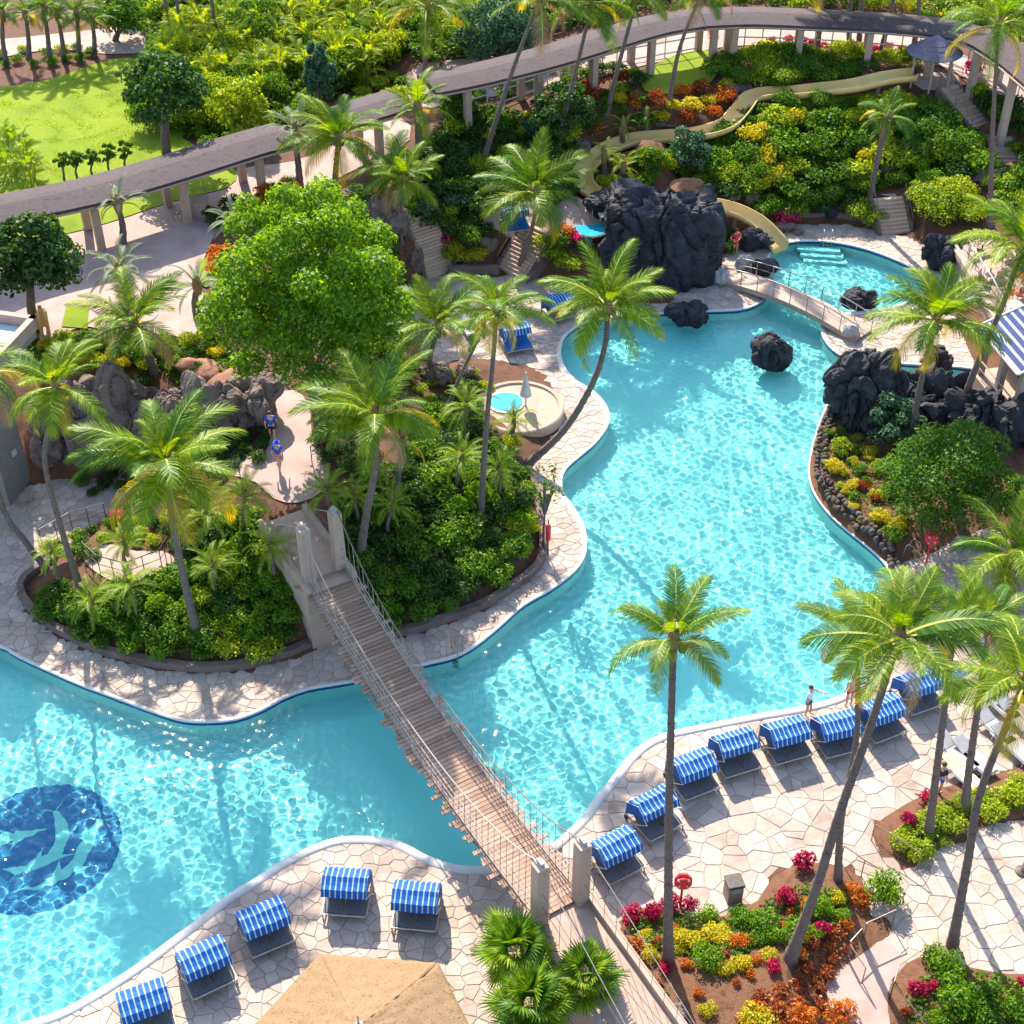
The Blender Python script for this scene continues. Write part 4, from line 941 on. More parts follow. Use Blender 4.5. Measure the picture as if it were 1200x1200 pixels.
kerb('garden_wall', 'low brown stone wall round the island bed west of the bridge', [(66, 657), (30, 682), (27, 700), (42, 721), (72, 743), (112, 762), (170, 778), (230, 786), (290, 782), (340, 768), (366, 757)], .42, .3, M_boulder, cat='wall')
kerb('garden_wall', 'low brown stone wall round the island bed east of the bridge', [(430, 748), (480, 742), (530, 726), (570, 710), (605, 688), (630, 667), (636, 645), (632, 605), (626, 570), (618, 549)], .42, .3, M_boulder, cat='wall')
kerb('garden_wall', 'low stone wall backing the deck between the two staircases', [(526, 322), (545, 322), (570, 321), (585, 322)], .6, .3, M_boulder, cat='wall')
kerb('garden_wall', 'curved low wall behind the slide pool deck', [(940, 258), (975, 257), (1010, 262), (1034, 268)], .5, .3, M_boulder, cat='wall')

# ------------------------------------------------------------------ buildings
c0, c1 = G(12, 594, 0), G(37, 563, 0); d = (c1 - c0); d.z = 0; dn = d.normalized(); sdv = Vector((-dn.y, dn.x, 0)); Hb = 7.6
t = thing('service_building', 'grey stucco building with pale flat roof beside the shaded deck', 'building', c0)
ln = d.length + 6; q = [Vector((0, 0, 0)), dn * d.length, dn * d.length + sdv * 9, sdv * 9]
MB().prism([v.xy for v in q], -.2, Hb).build('wall', M_stuccodark, t)
rq = [dn * -2.5 + sdv * -1.2, dn * (d.length + 1.5) + sdv * -1.2, dn * (d.length + 1.5) + sdv * 10, dn * -2.5 + sdv * 10]
MB().prism([v.xy for v in rq], Hb, Hb + .5).build('roof', M_stuccodark, t)
for a, b in ((0, 1), (1, 2), (2, 3), (3, 0)):
    A, B = rq[a], rq[b]; mm = (A + B) / 2; dd = B - A
    MB().box((mm.x, mm.y, Hb + .75), (dd.length + .3, .3, .62), math.atan2(dd.y, dd.x)).build('parapet', M_stucco, t)
MB().prism([(v * 1.0).xy for v in [lerp(rq[0], rq[2], .03), lerp(rq[1], rq[3], .03), lerp(rq[2], rq[0], .03), lerp(rq[3], rq[1], .03)]], Hb + .5, Hb + .56).build('roof_membrane', surf('roof_membrane', [(.42, .47, .50), (.55, .60, .63)], 2, .8), t)
mw = dn * (d.length * .62) - sdv * .04 + Vector((0, 0, 2.3)); MB().box(mw, (.3, .06, .3), math.atan2(dn.y, dn.x)).build('wall_lamp', M_coping, t)
# dining terrace and bar
tz = 1.4
TERR = [(1118, 292), (1150, 345), (1182, 408), (1200, 440), (1300, 420), (1300, 260), (1180, 268)]
P = [G(x, y, tz) for x, y in TERR]; t = thing('dining_terrace', 'raised dining terrace with a pale kerb above the slide pool', 'terrace', (P[0].x, P[0].y, 0))
o0 = Vector((P[0].x, P[0].y, 0)); MB().prism(ccw([(p - o0).xy for p in P]), -.2, tz).build('terrace_slab', M_plaza, t)
for i in range(3):
    A, B = P[i] - o0, P[i + 1] - o0; mm = (A + B) / 2; MB().box((mm.x, mm.y, tz + .1), ((B - A).length + .2, .38, .3), math.atan2((B - A).y, (B - A).x)).build('kerb', M_concrete, t)
for s in range(2):
    A, B = P[s] - o0, P[s + 1] - o0; inn = Vector((.5, .2, 0))
    MB().tube([A + inn + Vector((0, 0, .95)), B + inn + Vector((0, 0, .95))], .035, 6).build('top_rail', M_white, t)
    for k in range(5): a = lerp(A, B, k / 4) + inn; MB().tube([a, a + Vector((0, 0, .95))], .03, 6).build('post', M_white, t)
def table_at(x, y, z, lab):
    t = thing('round_table', lab, 'table', G(x, y, z), 0, 'tables on the dining terrace')
    MB().lathe([(.48, .70), (.5, .72), (.5, .74), (.48, .75)], 20).build('table_top', M_tabletop, t); MB().lathe([(.05, 0), (.04, .7)], 8).build('pedestal', M_darkrail, t); MB().lathe([(.28, 0), (.26, .04)], 12).build('base', M_darkrail, t)
def chair_at(x, y, z, rz, mat, lab, grp):
    t = thing('terrace_chair', lab, 'chair', G(x, y, z), rz, grp)
    MB().box((0, 0, .44), (.46, .46, .05)).build('seat', mat, t, bevel=.012); MB().box((0, .22, .68), (.46, .04, .42)).build('backrest', mat, t, bevel=.012)
    for a in (-.2, .2):
        for b in (-.2, .2): MB().tube([(a, b, 0), (a, b, .44)], .018, 6).build('leg', M_darkrail, t)
for x, y in [(1150, 295), (1178, 300), (1160, 322), (1195, 345), (1185, 370)]: table_at(x, y, tz, 'round brown table on the dining terrace')
rn = random.Random(4)
for i, (x, y) in enumerate([(1138, 300), (1162, 288), (1172, 312), (1150, 332), (1172, 335), (1190, 318), (1140, 288)]): chair_at(x, y, tz, rn.uniform(0, 6), M_tabletop, 'brown chair beside a terrace table', 'brown chairs on the dining terrace')
for x, y in [(1194, 330), (1192, 336), (1196, 352), (1180, 352)]: chair_at(x, y, tz, rn.uniform(0, 6), M_orange, 'bright orange chair on the dining terrace', 'orange chairs on the dining terrace')
# bar building with striped awning
bz = 1.7; B0 = G(1183, 488, bz); B1 = G(1143, 438, bz); dd = (B1 - B0); dd.z = 0; L1 = dd.length; dn = dd.normalized(); out = Vector((-dn.y, dn.x, 0)); out = out if out.x < 0 else -out; inn = -out
t = thing('pool_bar', 'small pool bar on black rock under a blue and white striped awning', 'building', (B0.x, B0.y, bz)); z0 = Vector((0, 0, 0))
MB().prism(ccw([v.xy for v in (out * .1 - dn * .3, dn * (L1 + .3) + out * .1, dn * (L1 + .3) + inn * 6, inn * 6 - dn * .3)]), -1.6, 0.0).build('base', M_concrete, t)
MB().prism(ccw([v.xy for v in (inn * 1.3, dn * L1 + inn * 1.3, dn * L1 + inn * 6, inn * 6)]), 0, 2.7).build('wall', M_stuccodark, t)
MB().prism(ccw([v.xy for v in (inn * 1.22 + dn * .4, dn * (L1 - .4) + inn * 1.22, dn * (L1 - .4) + inn * 1.3, inn * 1.3 + dn * .4)]), .7, 2.2).build('window', M_glass, t)
for k in range(3):
    p = dn * (L1 * k / 2) + inn * .25; MB().box((p.x, p.y, 1.35), (.34, .34, 2.7), math.atan2(dn.y, dn.x)).build('column', M_stucco, t, bevel=.015)
MB().tube([out * 0 + Vector((0, 0, .95)), dn * L1 + Vector((0, 0, .95))], .04, 6).build('balcony_rail', M_stucco, t); MB().tube([Vector((0, 0, .5)), dn * L1 + Vector((0, 0, .5))], .025, 6).build('balcony_rail', M_steel, t)
aw = empty('awning', (0, 0, 0)); 
bpy.data.objects.remove(aw)
mb = MB(); A0, A1 = out * .35 - dn * .3 + Vector((0, 0, 2.75)), out * .35 + dn * (L1 + .3) + Vector((0, 0, 2.75)); I0, I1 = inn * 2.8 - dn * .3 + Vector((0, 0, 4.0)), inn * 2.8 + dn * (L1 + .3) + Vector((0, 0, 4.0))
ra = math.atan2(dn.y, dn.x)
def loc2(v): return (v.xy.to_3d() @ Matrix.Rotation(ra, 3, 'Z')).to_tuple()[:2] + (v.z,)
mb.quad(*[loc2(v) for v in (A0, A1, I1, I0)]); mb.quad(*[loc2(v - Vector((0, 0, .05))) for v in (A0, A1, I1, I0)])
ao = mb.build('awning', stripes('awning_stripe2', (0.005, 0.025, 0.13), (0.40, 0.44, 0.50), 2.6, 1, 0.68), t, (0, 0, 0), ra)
MB().tube([loc2(A0), loc2(A1)], .07, 6).tube([loc2(I0), loc2(I1)], .07, 6).tube([loc2(A0), loc2(I0)], .07, 6).tube([loc2(A1), loc2(I1)], .07, 6).build('awning_frame', M_white, ao)
# thatched shelter
c = G(424, 1232, 2.7)
t = thing('thatched_shelter', 'thatched hexagonal shelter roof beside the sunbathing deck', 'shelter', (c.x, c.y, 0))
M_th2 = M_thatch; hx = [(3.95 * math.cos(R(-5 + 60 * k)), 3.95 * math.sin(R(-5 + 60 * k))) for k in range(6)]
for k in range(6):
    a, b = hx[k], hx[(k + 1) % 6]; mb = MB(); K = 26
    for i in range(K + 1):
        for j in range(K + 1):
            u = i / K; v = j / K; x = lerp(a[0], b[0], u) * (1 - v); y = lerp(a[1], b[1], u) * (1 - v)
            z = 2.6 + 1.55 * v + .05 * noise.noise(Vector((x * 3, y * 3, k))) + .03 * noise.noise(Vector((x * 9, y * 9, k * 3))) + .025 * ((v * 7) % 1) - .12 * math.sin(math.pi * v) * .6
            mb.v.append((x, y, z))
    for i in range(K):
        for j in range(K): n0 = i * (K + 1) + j; mb.f.append((n0, n0 + K + 1, n0 + K + 2, n0 + 1))
    sd = mb.build('thatch_panel', M_thatch, t, smooth=True)
    md = sd.modifiers.new('thickness', 'SOLIDIFY'); md.thickness = .14; md.offset = -1
    MB().tube([(hx[k][0] * .8, hx[k][1] * .8, 0), (hx[k][0] * .8, hx[k][1] * .8, 2.75)], .09, 8).build('post', M_wood, t)
MB().lathe([(.16, 4.05), (.14, 4.2), (.04, 4.28), (.02, 4.75)], 10).build('finial', M_grey, t)
MB().tube([(hx[k % 6][0] * .8, hx[k % 6][1] * .8, 2.7) for k in range(7)], .07, 6).build('ring_beam', M_wood, t)
# whirlpool
c = G(608, 478, .45)
t = thing('whirlpool', 'round raised whirlpool tub with tan rim and blue water', 'hot tub', (c.x, c.y, 0))
mb = MB(); NN = 40; rr_ = [(2.35, 0), (2.35, .55), (2.25, .6), (1.95, .6), (1.95, .42), (1.3, .42)]
mb.lathe([(2.35, 0), (2.35, .55), (2.28, .6), (2.1, .6), (2.05, .5), (.02, .5)], NN).build('tub_wall', M_concrete, t)
q = G(593, 472, .5) - Vector((c.x, c.y, 0)); MB().lathe([(.98, .50), (.98, .56), (.86, .57)], 28, (q.x, q.y, 0)).build('basin_rim', M_coping, t)
MB().lathe([(.85, .5), (.85, .575)], 28, (q.x, q.y, 0)).build('basin_water', surf('spa_water', [(.02, .30, .50), (.04, .40, .60)], 2, .05, .15, 8), t)
MB().lathe([(.05, .5), (.05, 1.1), (.32, 1.2), (.03, 2.6)], 10, (.35, .1, 0)).build('folded_parasol', M_white, t)
c = G(690, 276, 1.5); cz = terr(c.x, c.y)
t = thing('grotto_pool', 'small deep blue grotto pool beside the black outcrop', 'pool', (c.x, c.y, cz))
MB().lathe([(1.25, -.05), (1.25, .16), (1.1, .18)], 28).build('rim', M_lava, t); MB().lathe([(1.08, 0), (1.08, .185)], 28).build('water', MATS['spa_water'], t)
for s in (-.2, .2): MB().tube([(s, .95, .1), (s, .95, .8), (s, .8, .95), (s, .6, .9), (s, .5, .3)], .025, 6).build('ladder_rail', M_steel, t)

# ------------------------------------------------------------------ leaves and crowns
def leaf_cloud(name, lobes, n, size, seed, elong=1.7, up=0.25, shell=0.55, stems=0):
    """many small folded leaves spread through a set of ellipsoid lobes"""
    g = np.random.default_rng(seed); C = np.array([l[0] for l in lobes], float); Rr = np.array([l[1] for l in lobes], float)
    vol = (Rr.prod(1)) ** (2 / 3); pick = g.choice(len(lobes), n, p=vol / vol.sum())
    d = g.normal(size=(n, 3)); d /= np.linalg.norm(d, axis=1)[:, None]; d[:, 2] = np.where(d[:, 2] < -0.35, -d[:, 2] * .6, d[:, 2])
    rad = shell + (1.06 - shell) * g.random(n) ** 0.6
    P = C[pick] + d * Rr[pick] * rad[:, None]
    nn = d / Rr[pick]; nn /= np.linalg.norm(nn, axis=1)[:, None]
    nn = nn + g.normal(size=(n, 3)) * 0.55 + np.array([0, 0, up]); nn /= np.linalg.norm(nn, axis=1)[:, None]
    a = np.cross(nn, g.normal(size=(n, 3))); a /= np.linalg.norm(a, axis=1)[:, None]; a = a * 0.8 + d * 0.35; a /= np.linalg.norm(a, axis=1)[:, None]
    b = np.cross(nn, a); s = size * g.uniform(.65, 1.3, n)[:, None]
    v0 = P - a * s * .5; v2 = P + a * s * .5 - nn * s * .12; v1 = P + b * s * .5 / elong + nn * s * .1; v3 = P - b * s * .5 / elong + nn * s * .1
    V = np.stack([v0, v1, v2, v3], 1).reshape(-1, 3); F = np.arange(4 * n).reshape(-1, 4)
    return mesh_np(name, V, F)
def lobes_for(seed, k=9, flat=0.75, spread=0.62, r=(0.34, 0.5)):
    g = random.Random(seed); L = [((0, 0, .42 * flat), (.62, .62, .42 * flat))]
    for i in range(k):
        a = i * 2.4 + g.uniform(-.4, .4); q = spread * math.sqrt((i + .5) / k); rr = g.uniform(*r)
        L.append(((q * math.cos(a), q * math.sin(a), flat * (.55 + .35 * (1 - q) + g.uniform(-.12, .12))), (rr, rr, rr * flat)))
    return L
BUSH = [leaf_cloud('bush', lobes_for(i, 8), 900, 0.17, i) for i in range(4)]            # unit shrubs, radius about 1, height about 1
BUSHF = [leaf_cloud('bush', lobes_for(20 + i, 11), 2600, 0.105, 20 + i) for i in range(3)]   # finer, for larger shrubs
BUSHL = [leaf_cloud('bush', lobes_for(40 + i, 7, .9), 420, 0.30, 40 + i, 2.6, .1) for i in range(3)]  # long-leaved
def place(name, me, mat, loc, r, h, label, cat='shrub', group=None, tilt=0.1):
    o = add(name, me, mat, None, loc, (random.uniform(-tilt, tilt), random.uniform(-tilt, tilt), random.uniform(0, 6.28)), (r * random.uniform(.9, 1.1), r * random.uniform(.9, 1.1), h))
    return tag(o, label, cat, group)

def frond_mesh(name, a0, droop, npairs, llen, lw, hang, seed, fwd=0.55, vee=0.25, stalk=0.14):
    """feather leaf one unit long: arching midrib with narrow leaflets on both sides"""
    g = random.Random(seed); K = 14; pts = [Vector((0, 0, 0))]; tg = []
    for i in range(K):
        s = (i + .5) / K; a = a0 - droop * s ** 1.35; d = Vector((math.cos(a), 0, math.sin(a))); tg.append(d); pts.append(pts[-1] + d / K)
    tg.append(tg[-1])
    V, F, MI = [], [], []
    for i in range(K):                                   # midrib
        w0, w1 = .014 * (1 - i / K) + .003, .014 * (1 - (i + 1) / K) + .003
        m = len(V); p, q = pts[i], pts[i + 1]
        V += [(p.x, -w0, p.z), (p.x, w0, p.z), (q.x, w1, q.z), (q.x, -w1, q.z), (p.x, 0, p.z - w0 * 1.6), (q.x, 0, q.z - w1 * 1.6)]
        F += [(m, m + 1, m + 2, m + 3), (m, m + 3, m + 5, m + 4), (m + 1, m + 4, m + 5, m + 2)]; MI += [1, 1, 1]
    for j in range(npairs):
        s = stalk + (1 - stalk) * (j + .5) / npairs; f = s * K; i = min(K - 1, int(f)); p = pts[i].lerp(pts[i + 1], f - i); t = tg[i]
        u = (s - stalk) / (1 - stalk); ln = llen * (.5 + .62 * math.sin(math.pi * min(1, .12 + u * .92)) ** .8) * (1 - .45 * u ** 5)
        up = Vector((-t.z, 0, t.x))
        for sd in (-1, 1):
            l = ln * g.uniform(.85, 1.1); d = (Vector((0, sd, 0)) * (1 - .35 * u) + t * (fwd + .5 * u ** 2) + up * (vee + g.uniform(-.12, .12))).normalized()
            m1 = p + d * l * .5 - Vector((0, 0, hang * l * .22)); e = p + d * l * .92 - Vector((0, 0, hang * l * (.75 + g.uniform(-.1, .15))))
            w = lw * g.uniform(.85, 1.15); tt = t * w
            m = len(V); V += [tuple(p - tt * .4), tuple(p + tt * .6), tuple(m1 + tt * .55), tuple(m1 - tt * .45), tuple(e)]
            F += [(m, m + 1, m + 2, m + 3), (m + 3, m + 2, m + 4)]; MI += [0, 0]
    me = bpy.data.meshes.new(name); me.from_pydata(V, [], F); me.polygons.foreach_set('material_index', MI); me.update(); return me
FR = dict(coco=[frond_mesh('frond', .25, 0.75 + .2 * i, 52, .27, .0165, .45 + .14 * (i % 3), i) for i in range(5)],
          old=[frond_mesh('frond', .1, 1.35 + .25 * i, 46, .25, .013, .95, 10 + i) for i in range(2)],
          date=[frond_mesh('frond', .5, 1.5 + .25 * i, 38, .17, .014, .25, 20 + i, .6, .35, .08) for i in range(3)],
          areca=[frond_mesh('frond', .4, 1.25 + .25 * i, 26, .24, .026, .25, 30 + i, .7, .4, .22) for i in range(3)],
          silver=[frond_mesh('frond', .35, 1.25 + .25 * i, 46, .16, .014, .35, 50 + i, .8, .45, .12) for i in range(2)])
for k, L_ in FR.items():
    for me in L_: me.materials.append({'coco': F_coco, 'old': F_yellow, 'date': F_date, 'areca': F_areca, 'silver': F_silver}[k]); me.materials.append(M_rachis)
def add_frond(me, parent, loc, az, el, L_, mat=None, roll=0.0, name='frond'):
    o = bpy.data.objects.new(name, me); COL.objects.link(o); o.parent = parent; o.location = loc
    o.rotation_euler = (Matrix.Rotation(az, 3, 'Z') @ Matrix.Rotation(-el, 3, 'Y') @ Matrix.Rotation(roll, 3, 'X')).to_euler(); o.scale = (L_, L_, L_)
    if mat is not None: o.material_slots[0].link = 'OBJECT'; o.material_slots[0].material = mat
    return o
def trunk_mesh(pts, r0, r1, seed, rings=True, n=10):
    P = smooth_open(pts, .16); K = len(P); rr = []
    for i in range(K):
        t = i / (K - 1); r = lerp(r0, r1, min(1, t * 1.15)) + r0 * .55 * math.exp(-t * 16); rr.append(r * (1 + (.075 if rings and i % 3 == 0 else -.025)))
    return MB().tube(P, rr, n).mesh('trunk', True)
NP = 0
def coconut(base, crown, R_px, label, mids=(), nf=20, mat=None, group=None, z=None, dy=0.0, r0=.19, nuts=True, kind='coco', name='coconut_palm', spread=1.0):
    """base and crown in photo pixels, crown reach in pixels"""
    global NP; NP += 1; rn = random.Random(NP * 13 + 1)
    b = GT(*base) if z is None else G(*base, z)
    top = onY(crown[0], crown[1], b.y + dy)
    t = thing(name, label, 'palm tree', b, 0, group)
    pts = [Vector((0, 0, -.15))]
    for i, m in enumerate(mids):
        q = onY(m[0], m[1], b.y + dy * (i + 1) / (len(mids) + 1)); pts.append(q - b)
    if not mids: pts.append((top - b) * .45 + Vector((rn.uniform(-.15, .15), 0, 0)))
    pts.append(top - b)
    Rm = R_px / scale_at(top)
    r1 = r0 * .62
    add('trunk', trunk_mesh(pts, r0, r1, NP), M_bark, t)
    T = top - b; ax = (pts[-1] - pts[-2]).normalized()
    MB().lathe([(r1 * .95, -.5), (r1 * 1.6, -.1), (r1 * 1.9, .15), (r1 * 1.3, .55), (.03, .95)], 9).build('crown_base', M_fibre, t, T - Vector((0, 0, .1)), smooth=True)
    nf = max(8, int(nf * rn.uniform(1.0, 1.3))) if kind == 'coco' else nf
    for i in range(nf):
        u = (i + .5) / nf; az = i * 2.39996 + rn.uniform(-.45, .45); el = (1.3 - 1.65 * u ** .85) * spread + rn.uniform(-.25, .25)
        L_ = Rm * (1.02 + .16 * math.sin(math.pi * u)) * rn.uniform(.8, 1.12) * (.6 if u < .12 else 1)
        old = kind == 'coco' and u > .80
        me = rn.choice(FR['old'] if old else FR[kind])
        mm = mat if not old else rn.choice((F_yellow, F_yellow, F_coco, F_dry))
        if kind == 'coco' and not old: mm = mat or (F_coco if rn.random() < .72 else F_dark)
        add_frond(me, t, T + Vector((math.cos(az) * r1 * .7, math.sin(az) * r1 * .7, .25 * (1 - u))), az, el, L_, mm, rn.uniform(-.35, .35))
    if nuts:
        for i in range(rn.randint(4, 7)):
            a = rn.uniform(0, 6.28); bm = bmesh.new(); bmesh.ops.create_icosphere(bm, subdivisions=2, radius=.13); me = bpy.data.meshes.new('coconut'); bm.to_mesh(me); bm.free(); me.shade_smooth()
            add('coconut', me, surf('coconut', [(.20, .22, .03), (.36, .27, .06)], 5, .5), t, T + Vector((math.cos(a) * .3, math.sin(a) * .3, -.15 - rn.uniform(0, .2))), (0, 0, 0), (1, 1, 1.25))
    return t
C_ = coconut
C_((783, 1128), (789, 752), 78, 'slender coconut palm in the croton bed with trunk crossing the pool', [(784, 950)], 18, r0=.165)
C_((925, 1125), (1052, 750), 96, 'big leaning coconut palm with curved trunk over the striped loungers', [(955, 1045), (985, 950), (1022, 845)], 20, r0=.185)
C_((982, 1033), (1004, 740), 60, 'straight coconut palm rising behind the big leaning palm', [(986, 960), (1004, 860)], 16, r0=.135)
C_((1088, 978), (1118, 738), 58, 'coconut palm with ringed trunk at the tip of the lime bed', [(1098, 900)], 16, r0=.165)
C_((1130, 950), (1160, 732), 60, 'coconut palm in the middle of the lime bed', [(1140, 870)], 16, r0=.165)
C_((1116, 1110), (1200, 802), 92, 'coconut palm rising beside the corner bed with drooping fronds', [(1134, 1010), (1150, 925)], 18, r0=.175)
C_((1166, 703), (1184, 652), 74, 'short bright coconut palm beside the rescue ring stand', [], 18, r0=.2)
C_((1065, 530), (1096, 378), 74, 'coconut palm standing against the black lava wall', [(1078, 455)], 20)
C_((1117, 500), (1198, 292), 80, 'leaning coconut palm reaching over the dining terrace', [(1148, 420), (1178, 350)], 18)
C_((1160, 267), (1170, 30), 64, 'very tall coconut palm beside the hill stairs', [(1163, 160)], 18, r0=.17)
C_((1018, 238), (1042, 138), 36, 'small dark coconut palm leaning over the hillside', [(1028, 190)], 16, mat=F_dark, r0=.2, nuts=False)
C_((1022, 236), (1034, 152), 20, 'thin young palm beside the small dark leaning palm', [(1026, 195)], 9, mat=F_dark, r0=.14, nuts=False)
for i, (bx, by, tx, ty) in enumerate([(957, 60, 965, -30), (995, 63, 1001, -40), (1006, 58, 1011, -45), (1032, 62, 1056, -38), (1070, 62, 1080, -42)]):
    C_((bx, by), (tx, ty), 46, 'tall palm trunk in front of the sweeping walkway', [], 13, group='tall palms in front of the sweeping walkway', r0=.2, nuts=False)
C_((563, 197), (632, 0), 66, 'tall pale-trunked coconut palm leaning over the dark shrub slope', [(598, 90)], 16, r0=.17)
C_((653, 173), (694, 4), 60, 'coconut palm leaning across the straight walkway roof', [(673, 90)], 16, r0=.17)
C_((710, 133), (748, -8), 50, 'coconut palm with base among pale boulders above the slide', [(728, 65)], 15, r0=.17)
C_((783, 123), (824, -12), 56, 'coconut palm leaning beside the sunny hill lawn', [(797, 55)], 16, r0=.16)
C_((497, 95), (501, 10), 56, 'coconut palm in front of the yellow palm thicket', [], 18, r0=.18)
C_((491, 188), (489, 128), 42, 'stocky coconut palm beside the low walkway roof', [], 18, r0=.28, nuts=False)
C_((390, 238), (396, 165), 60, 'lush coconut palm behind the big bright tree', [], 20, r0=.22)
C_((455, 262), (462, 208), 52, 'twin coconut palm leaning by the boulder bank', [], 16, r0=.15)
C_((470, 285), (474, 212), 42, 'thin coconut palm beside the narrow staircase', [], 13, r0=.13)
C_((606, 318), (628, 226), 66, 'broad coconut palm leaning over the broad staircase', [(624, 265)], 22, r0=.17)
C_((613, 547), (712, 362), 74, 'curved coconut palm leaning far out over the pool edge', [(660, 505), (693, 452), (709, 405)], 22, r0=.2)
C_((503, 442), (514, 384), 62, 'coconut palm beside the whirlpool boulder', [], 18, r0=.17)
C_((563, 607), (582, 366), 58, 'slim coconut palm rising through the east island bed', [(570, 500), (577, 430)], 17, r0=.15)
C_((515, 500), (567, 384), 40, 'slender leaning palm behind the date palms', [(540, 440)], 12, r0=.12, nuts=False)
C_((421, 657), (440, 492), 80, 'coconut palm with arching trunk beside the rope bridge', [(430, 600), (440, 545)], 22, r0=.19)
C_((466, 590), (472, 520), 36, 'young coconut palm in the shade of the east island bed', [], 14, mat=F_dark, r0=.15, nuts=False)
C_((233, 750), (194, 548), 96, 'spreading coconut palm with ragged fronds in the west island bed', [(217, 685), (202, 610)], 22, r0=.19)
C_((222, 655), (200, 560), 40, 'thin palm trunk behind the spreading coconut palm', [(212, 610)], 8, mat=F_dark, r0=.12, nuts=False)
C_((95, 692), (66, 455), 66, 'coconut palm with bent trunk in front of the dark cave', [(72, 620), (53, 545), (58, 500)], 20, r0=.15)
C_((57, 668), (-25, 440), 62, 'slanting coconut palm leaning out past the service building', [(30, 635), (0, 585)], 18, r0=.15)
C_((182, 438), (157, 382), 68, 'leafy coconut palm above the cave rocks', [], 22, r0=.24)
for i, (x, y) in enumerate([(200, 52), (216, 54), (255, 52)]):
    C_((x, y), (x - 12, -40), 34, 'thin tall palm trunk rising out of the yellow palm thicket', [], 10, group='thin tall palms in the thicket', r0=.16, nuts=False)
for i, (x, y, tx, ty) in enumerate([(8, 76, 3, 16), (34, 70, 30, 18), (58, 73, 52, 12), (75, 72, 68, 20), (92, 70, 90, 16), (110, 67, 108, 24)]):
    C_((x, y), (tx, ty), 26, 'dark palm in the row behind the lawn', [], 14, mat=F_dark, group='row of palms behind the lawn', r0=.2, nuts=False)
for lab, b, c, r_ in [('silvery palm beside the left walkway columns', (143, 288), (138, 240), 34), ('silvery palm above the orange bush', (283, 312), (274, 262), 36), ('silvery palm between the plaza and the boulder', (232, 372), (231, 335), 36), ('silvery palm over the plaza edge', (150, 352), (140, 318), 42),
                      ('silvery palm at the walkway end', (352, 225), (345, 155), 36)]:
    C_(b, c, r_, lab, [], 18, mat=F_silver, r0=.24, nuts=False, kind='silver', name='silver_palm')
# pygmy date palms
DL = 'pygmy date palms of the island beds'
for lab, x, y, tx, ty, r_ in [
 ('bright date palm beside the spreading coconut trunk', 246, 640, 241, 605, 40), ('date palm on the garden path bend', 150, 665, 147, 640, 30), ('shaded date palm at the plaza edge', 288, 630, 286, 585, 36), ('bright date palm above the west garden wall', 163, 725, 152, 690, 42),
 ('yellowish date palm at the corner of the west bed', 72, 690, 62, 652, 28), ('dark date palm against the bridge approach', 320, 690, 316, 645, 36), ('bright low date palm by the red soil', 118, 735, 108, 708, 34), ('feathery date palm in the west bed shrubs', 255, 700, 250, 668, 34),
 ('bright date palm below the brown whirlpool boulder', 545, 520, 546, 480, 36), ('yellow-green date palm in the east bed', 535, 575, 541, 540, 34), ('date palm beside the whirlpool wall', 600, 520, 602, 496, 28), ('bright date palm by the leaning trunk foot', 585, 585, 584, 552, 34),
 ('dark date palm in the shaded east bed', 455, 630, 460, 596, 32), ('dark date palm behind the bridge ropes', 420, 615, 415, 585, 32), ('dark date palm beside the plaza railing', 388, 610, 384, 580, 36), ('dark date palm at the foot of the east bed', 440, 580, 440, 555, 28)]:
    C_((x, y), (tx, ty), r_, lab, [], 24, r0=.11, nuts=False, kind='date', name='date_palm', group=DL, spread=.9)
for lab, x, y, r_ in [('young palm beside the slide bend', 730, 172, 18), ('young palm above the slide straight', 757, 160, 18), ('yellowing young palm below the slide', 730, 218, 24), ('young palm on the slide slope', 708, 205, 18)]:
    C_((x, y), (x, y - 22), r_, lab, [], 14, r0=.2, nuts=False, kind='date', name='young_palm', mat=F_areca if 'yellowing' in lab else None)
# fan palms by the bridge ramp
def fan_leaf(seed):
    V, F, MI = [], [], []; g = random.Random(seed); K = 30
    V += [(0, -.012, 0), (0, .012, 0), (.5, .008, .0), (.5, -.008, .0)]; F.append((0, 1, 2, 3)); MI.append(1)
    for i in range(K):
        a = -2.3 + 4.6 * (i + .5) / K; w = .105; l = .56 * (1 - .12 * abs(a)) * g.uniform(.9, 1.08); m = len(V)
        for rr, ww, dz in ((.02, .01, 0), (.55, w * .55, .03), (1.0, .006, -.12)):
            cx, cy = .5 + math.cos(a) * l * rr, math.sin(a) * l * rr; nx, ny = -math.sin(a), math.cos(a)
            z = dz * l + .10 * l * (1 - abs(a) / 3)
            V += [(cx - nx * ww * l, cy - ny * ww * l, z), (cx, cy, z + (.04 if i % 2 else .02) * l), (cx + nx * ww * l, cy + ny * ww * l, z)]
        for j in (0, 3):
            F += [(m + j, m + j + 1, m + j + 4, m + j + 3), (m + j + 1, m + j + 2, m + j + 5, m + j + 4)]; MI += [0, 0]
    me = bpy.data.meshes.new('fan_leaf'); me.from_pydata(V, [], F); me.polygons.foreach_set('material_index', MI); me.materials.append(F_date); me.materials.append(M_rachis); return me
FAN = [fan_leaf(i) for i in range(3)]
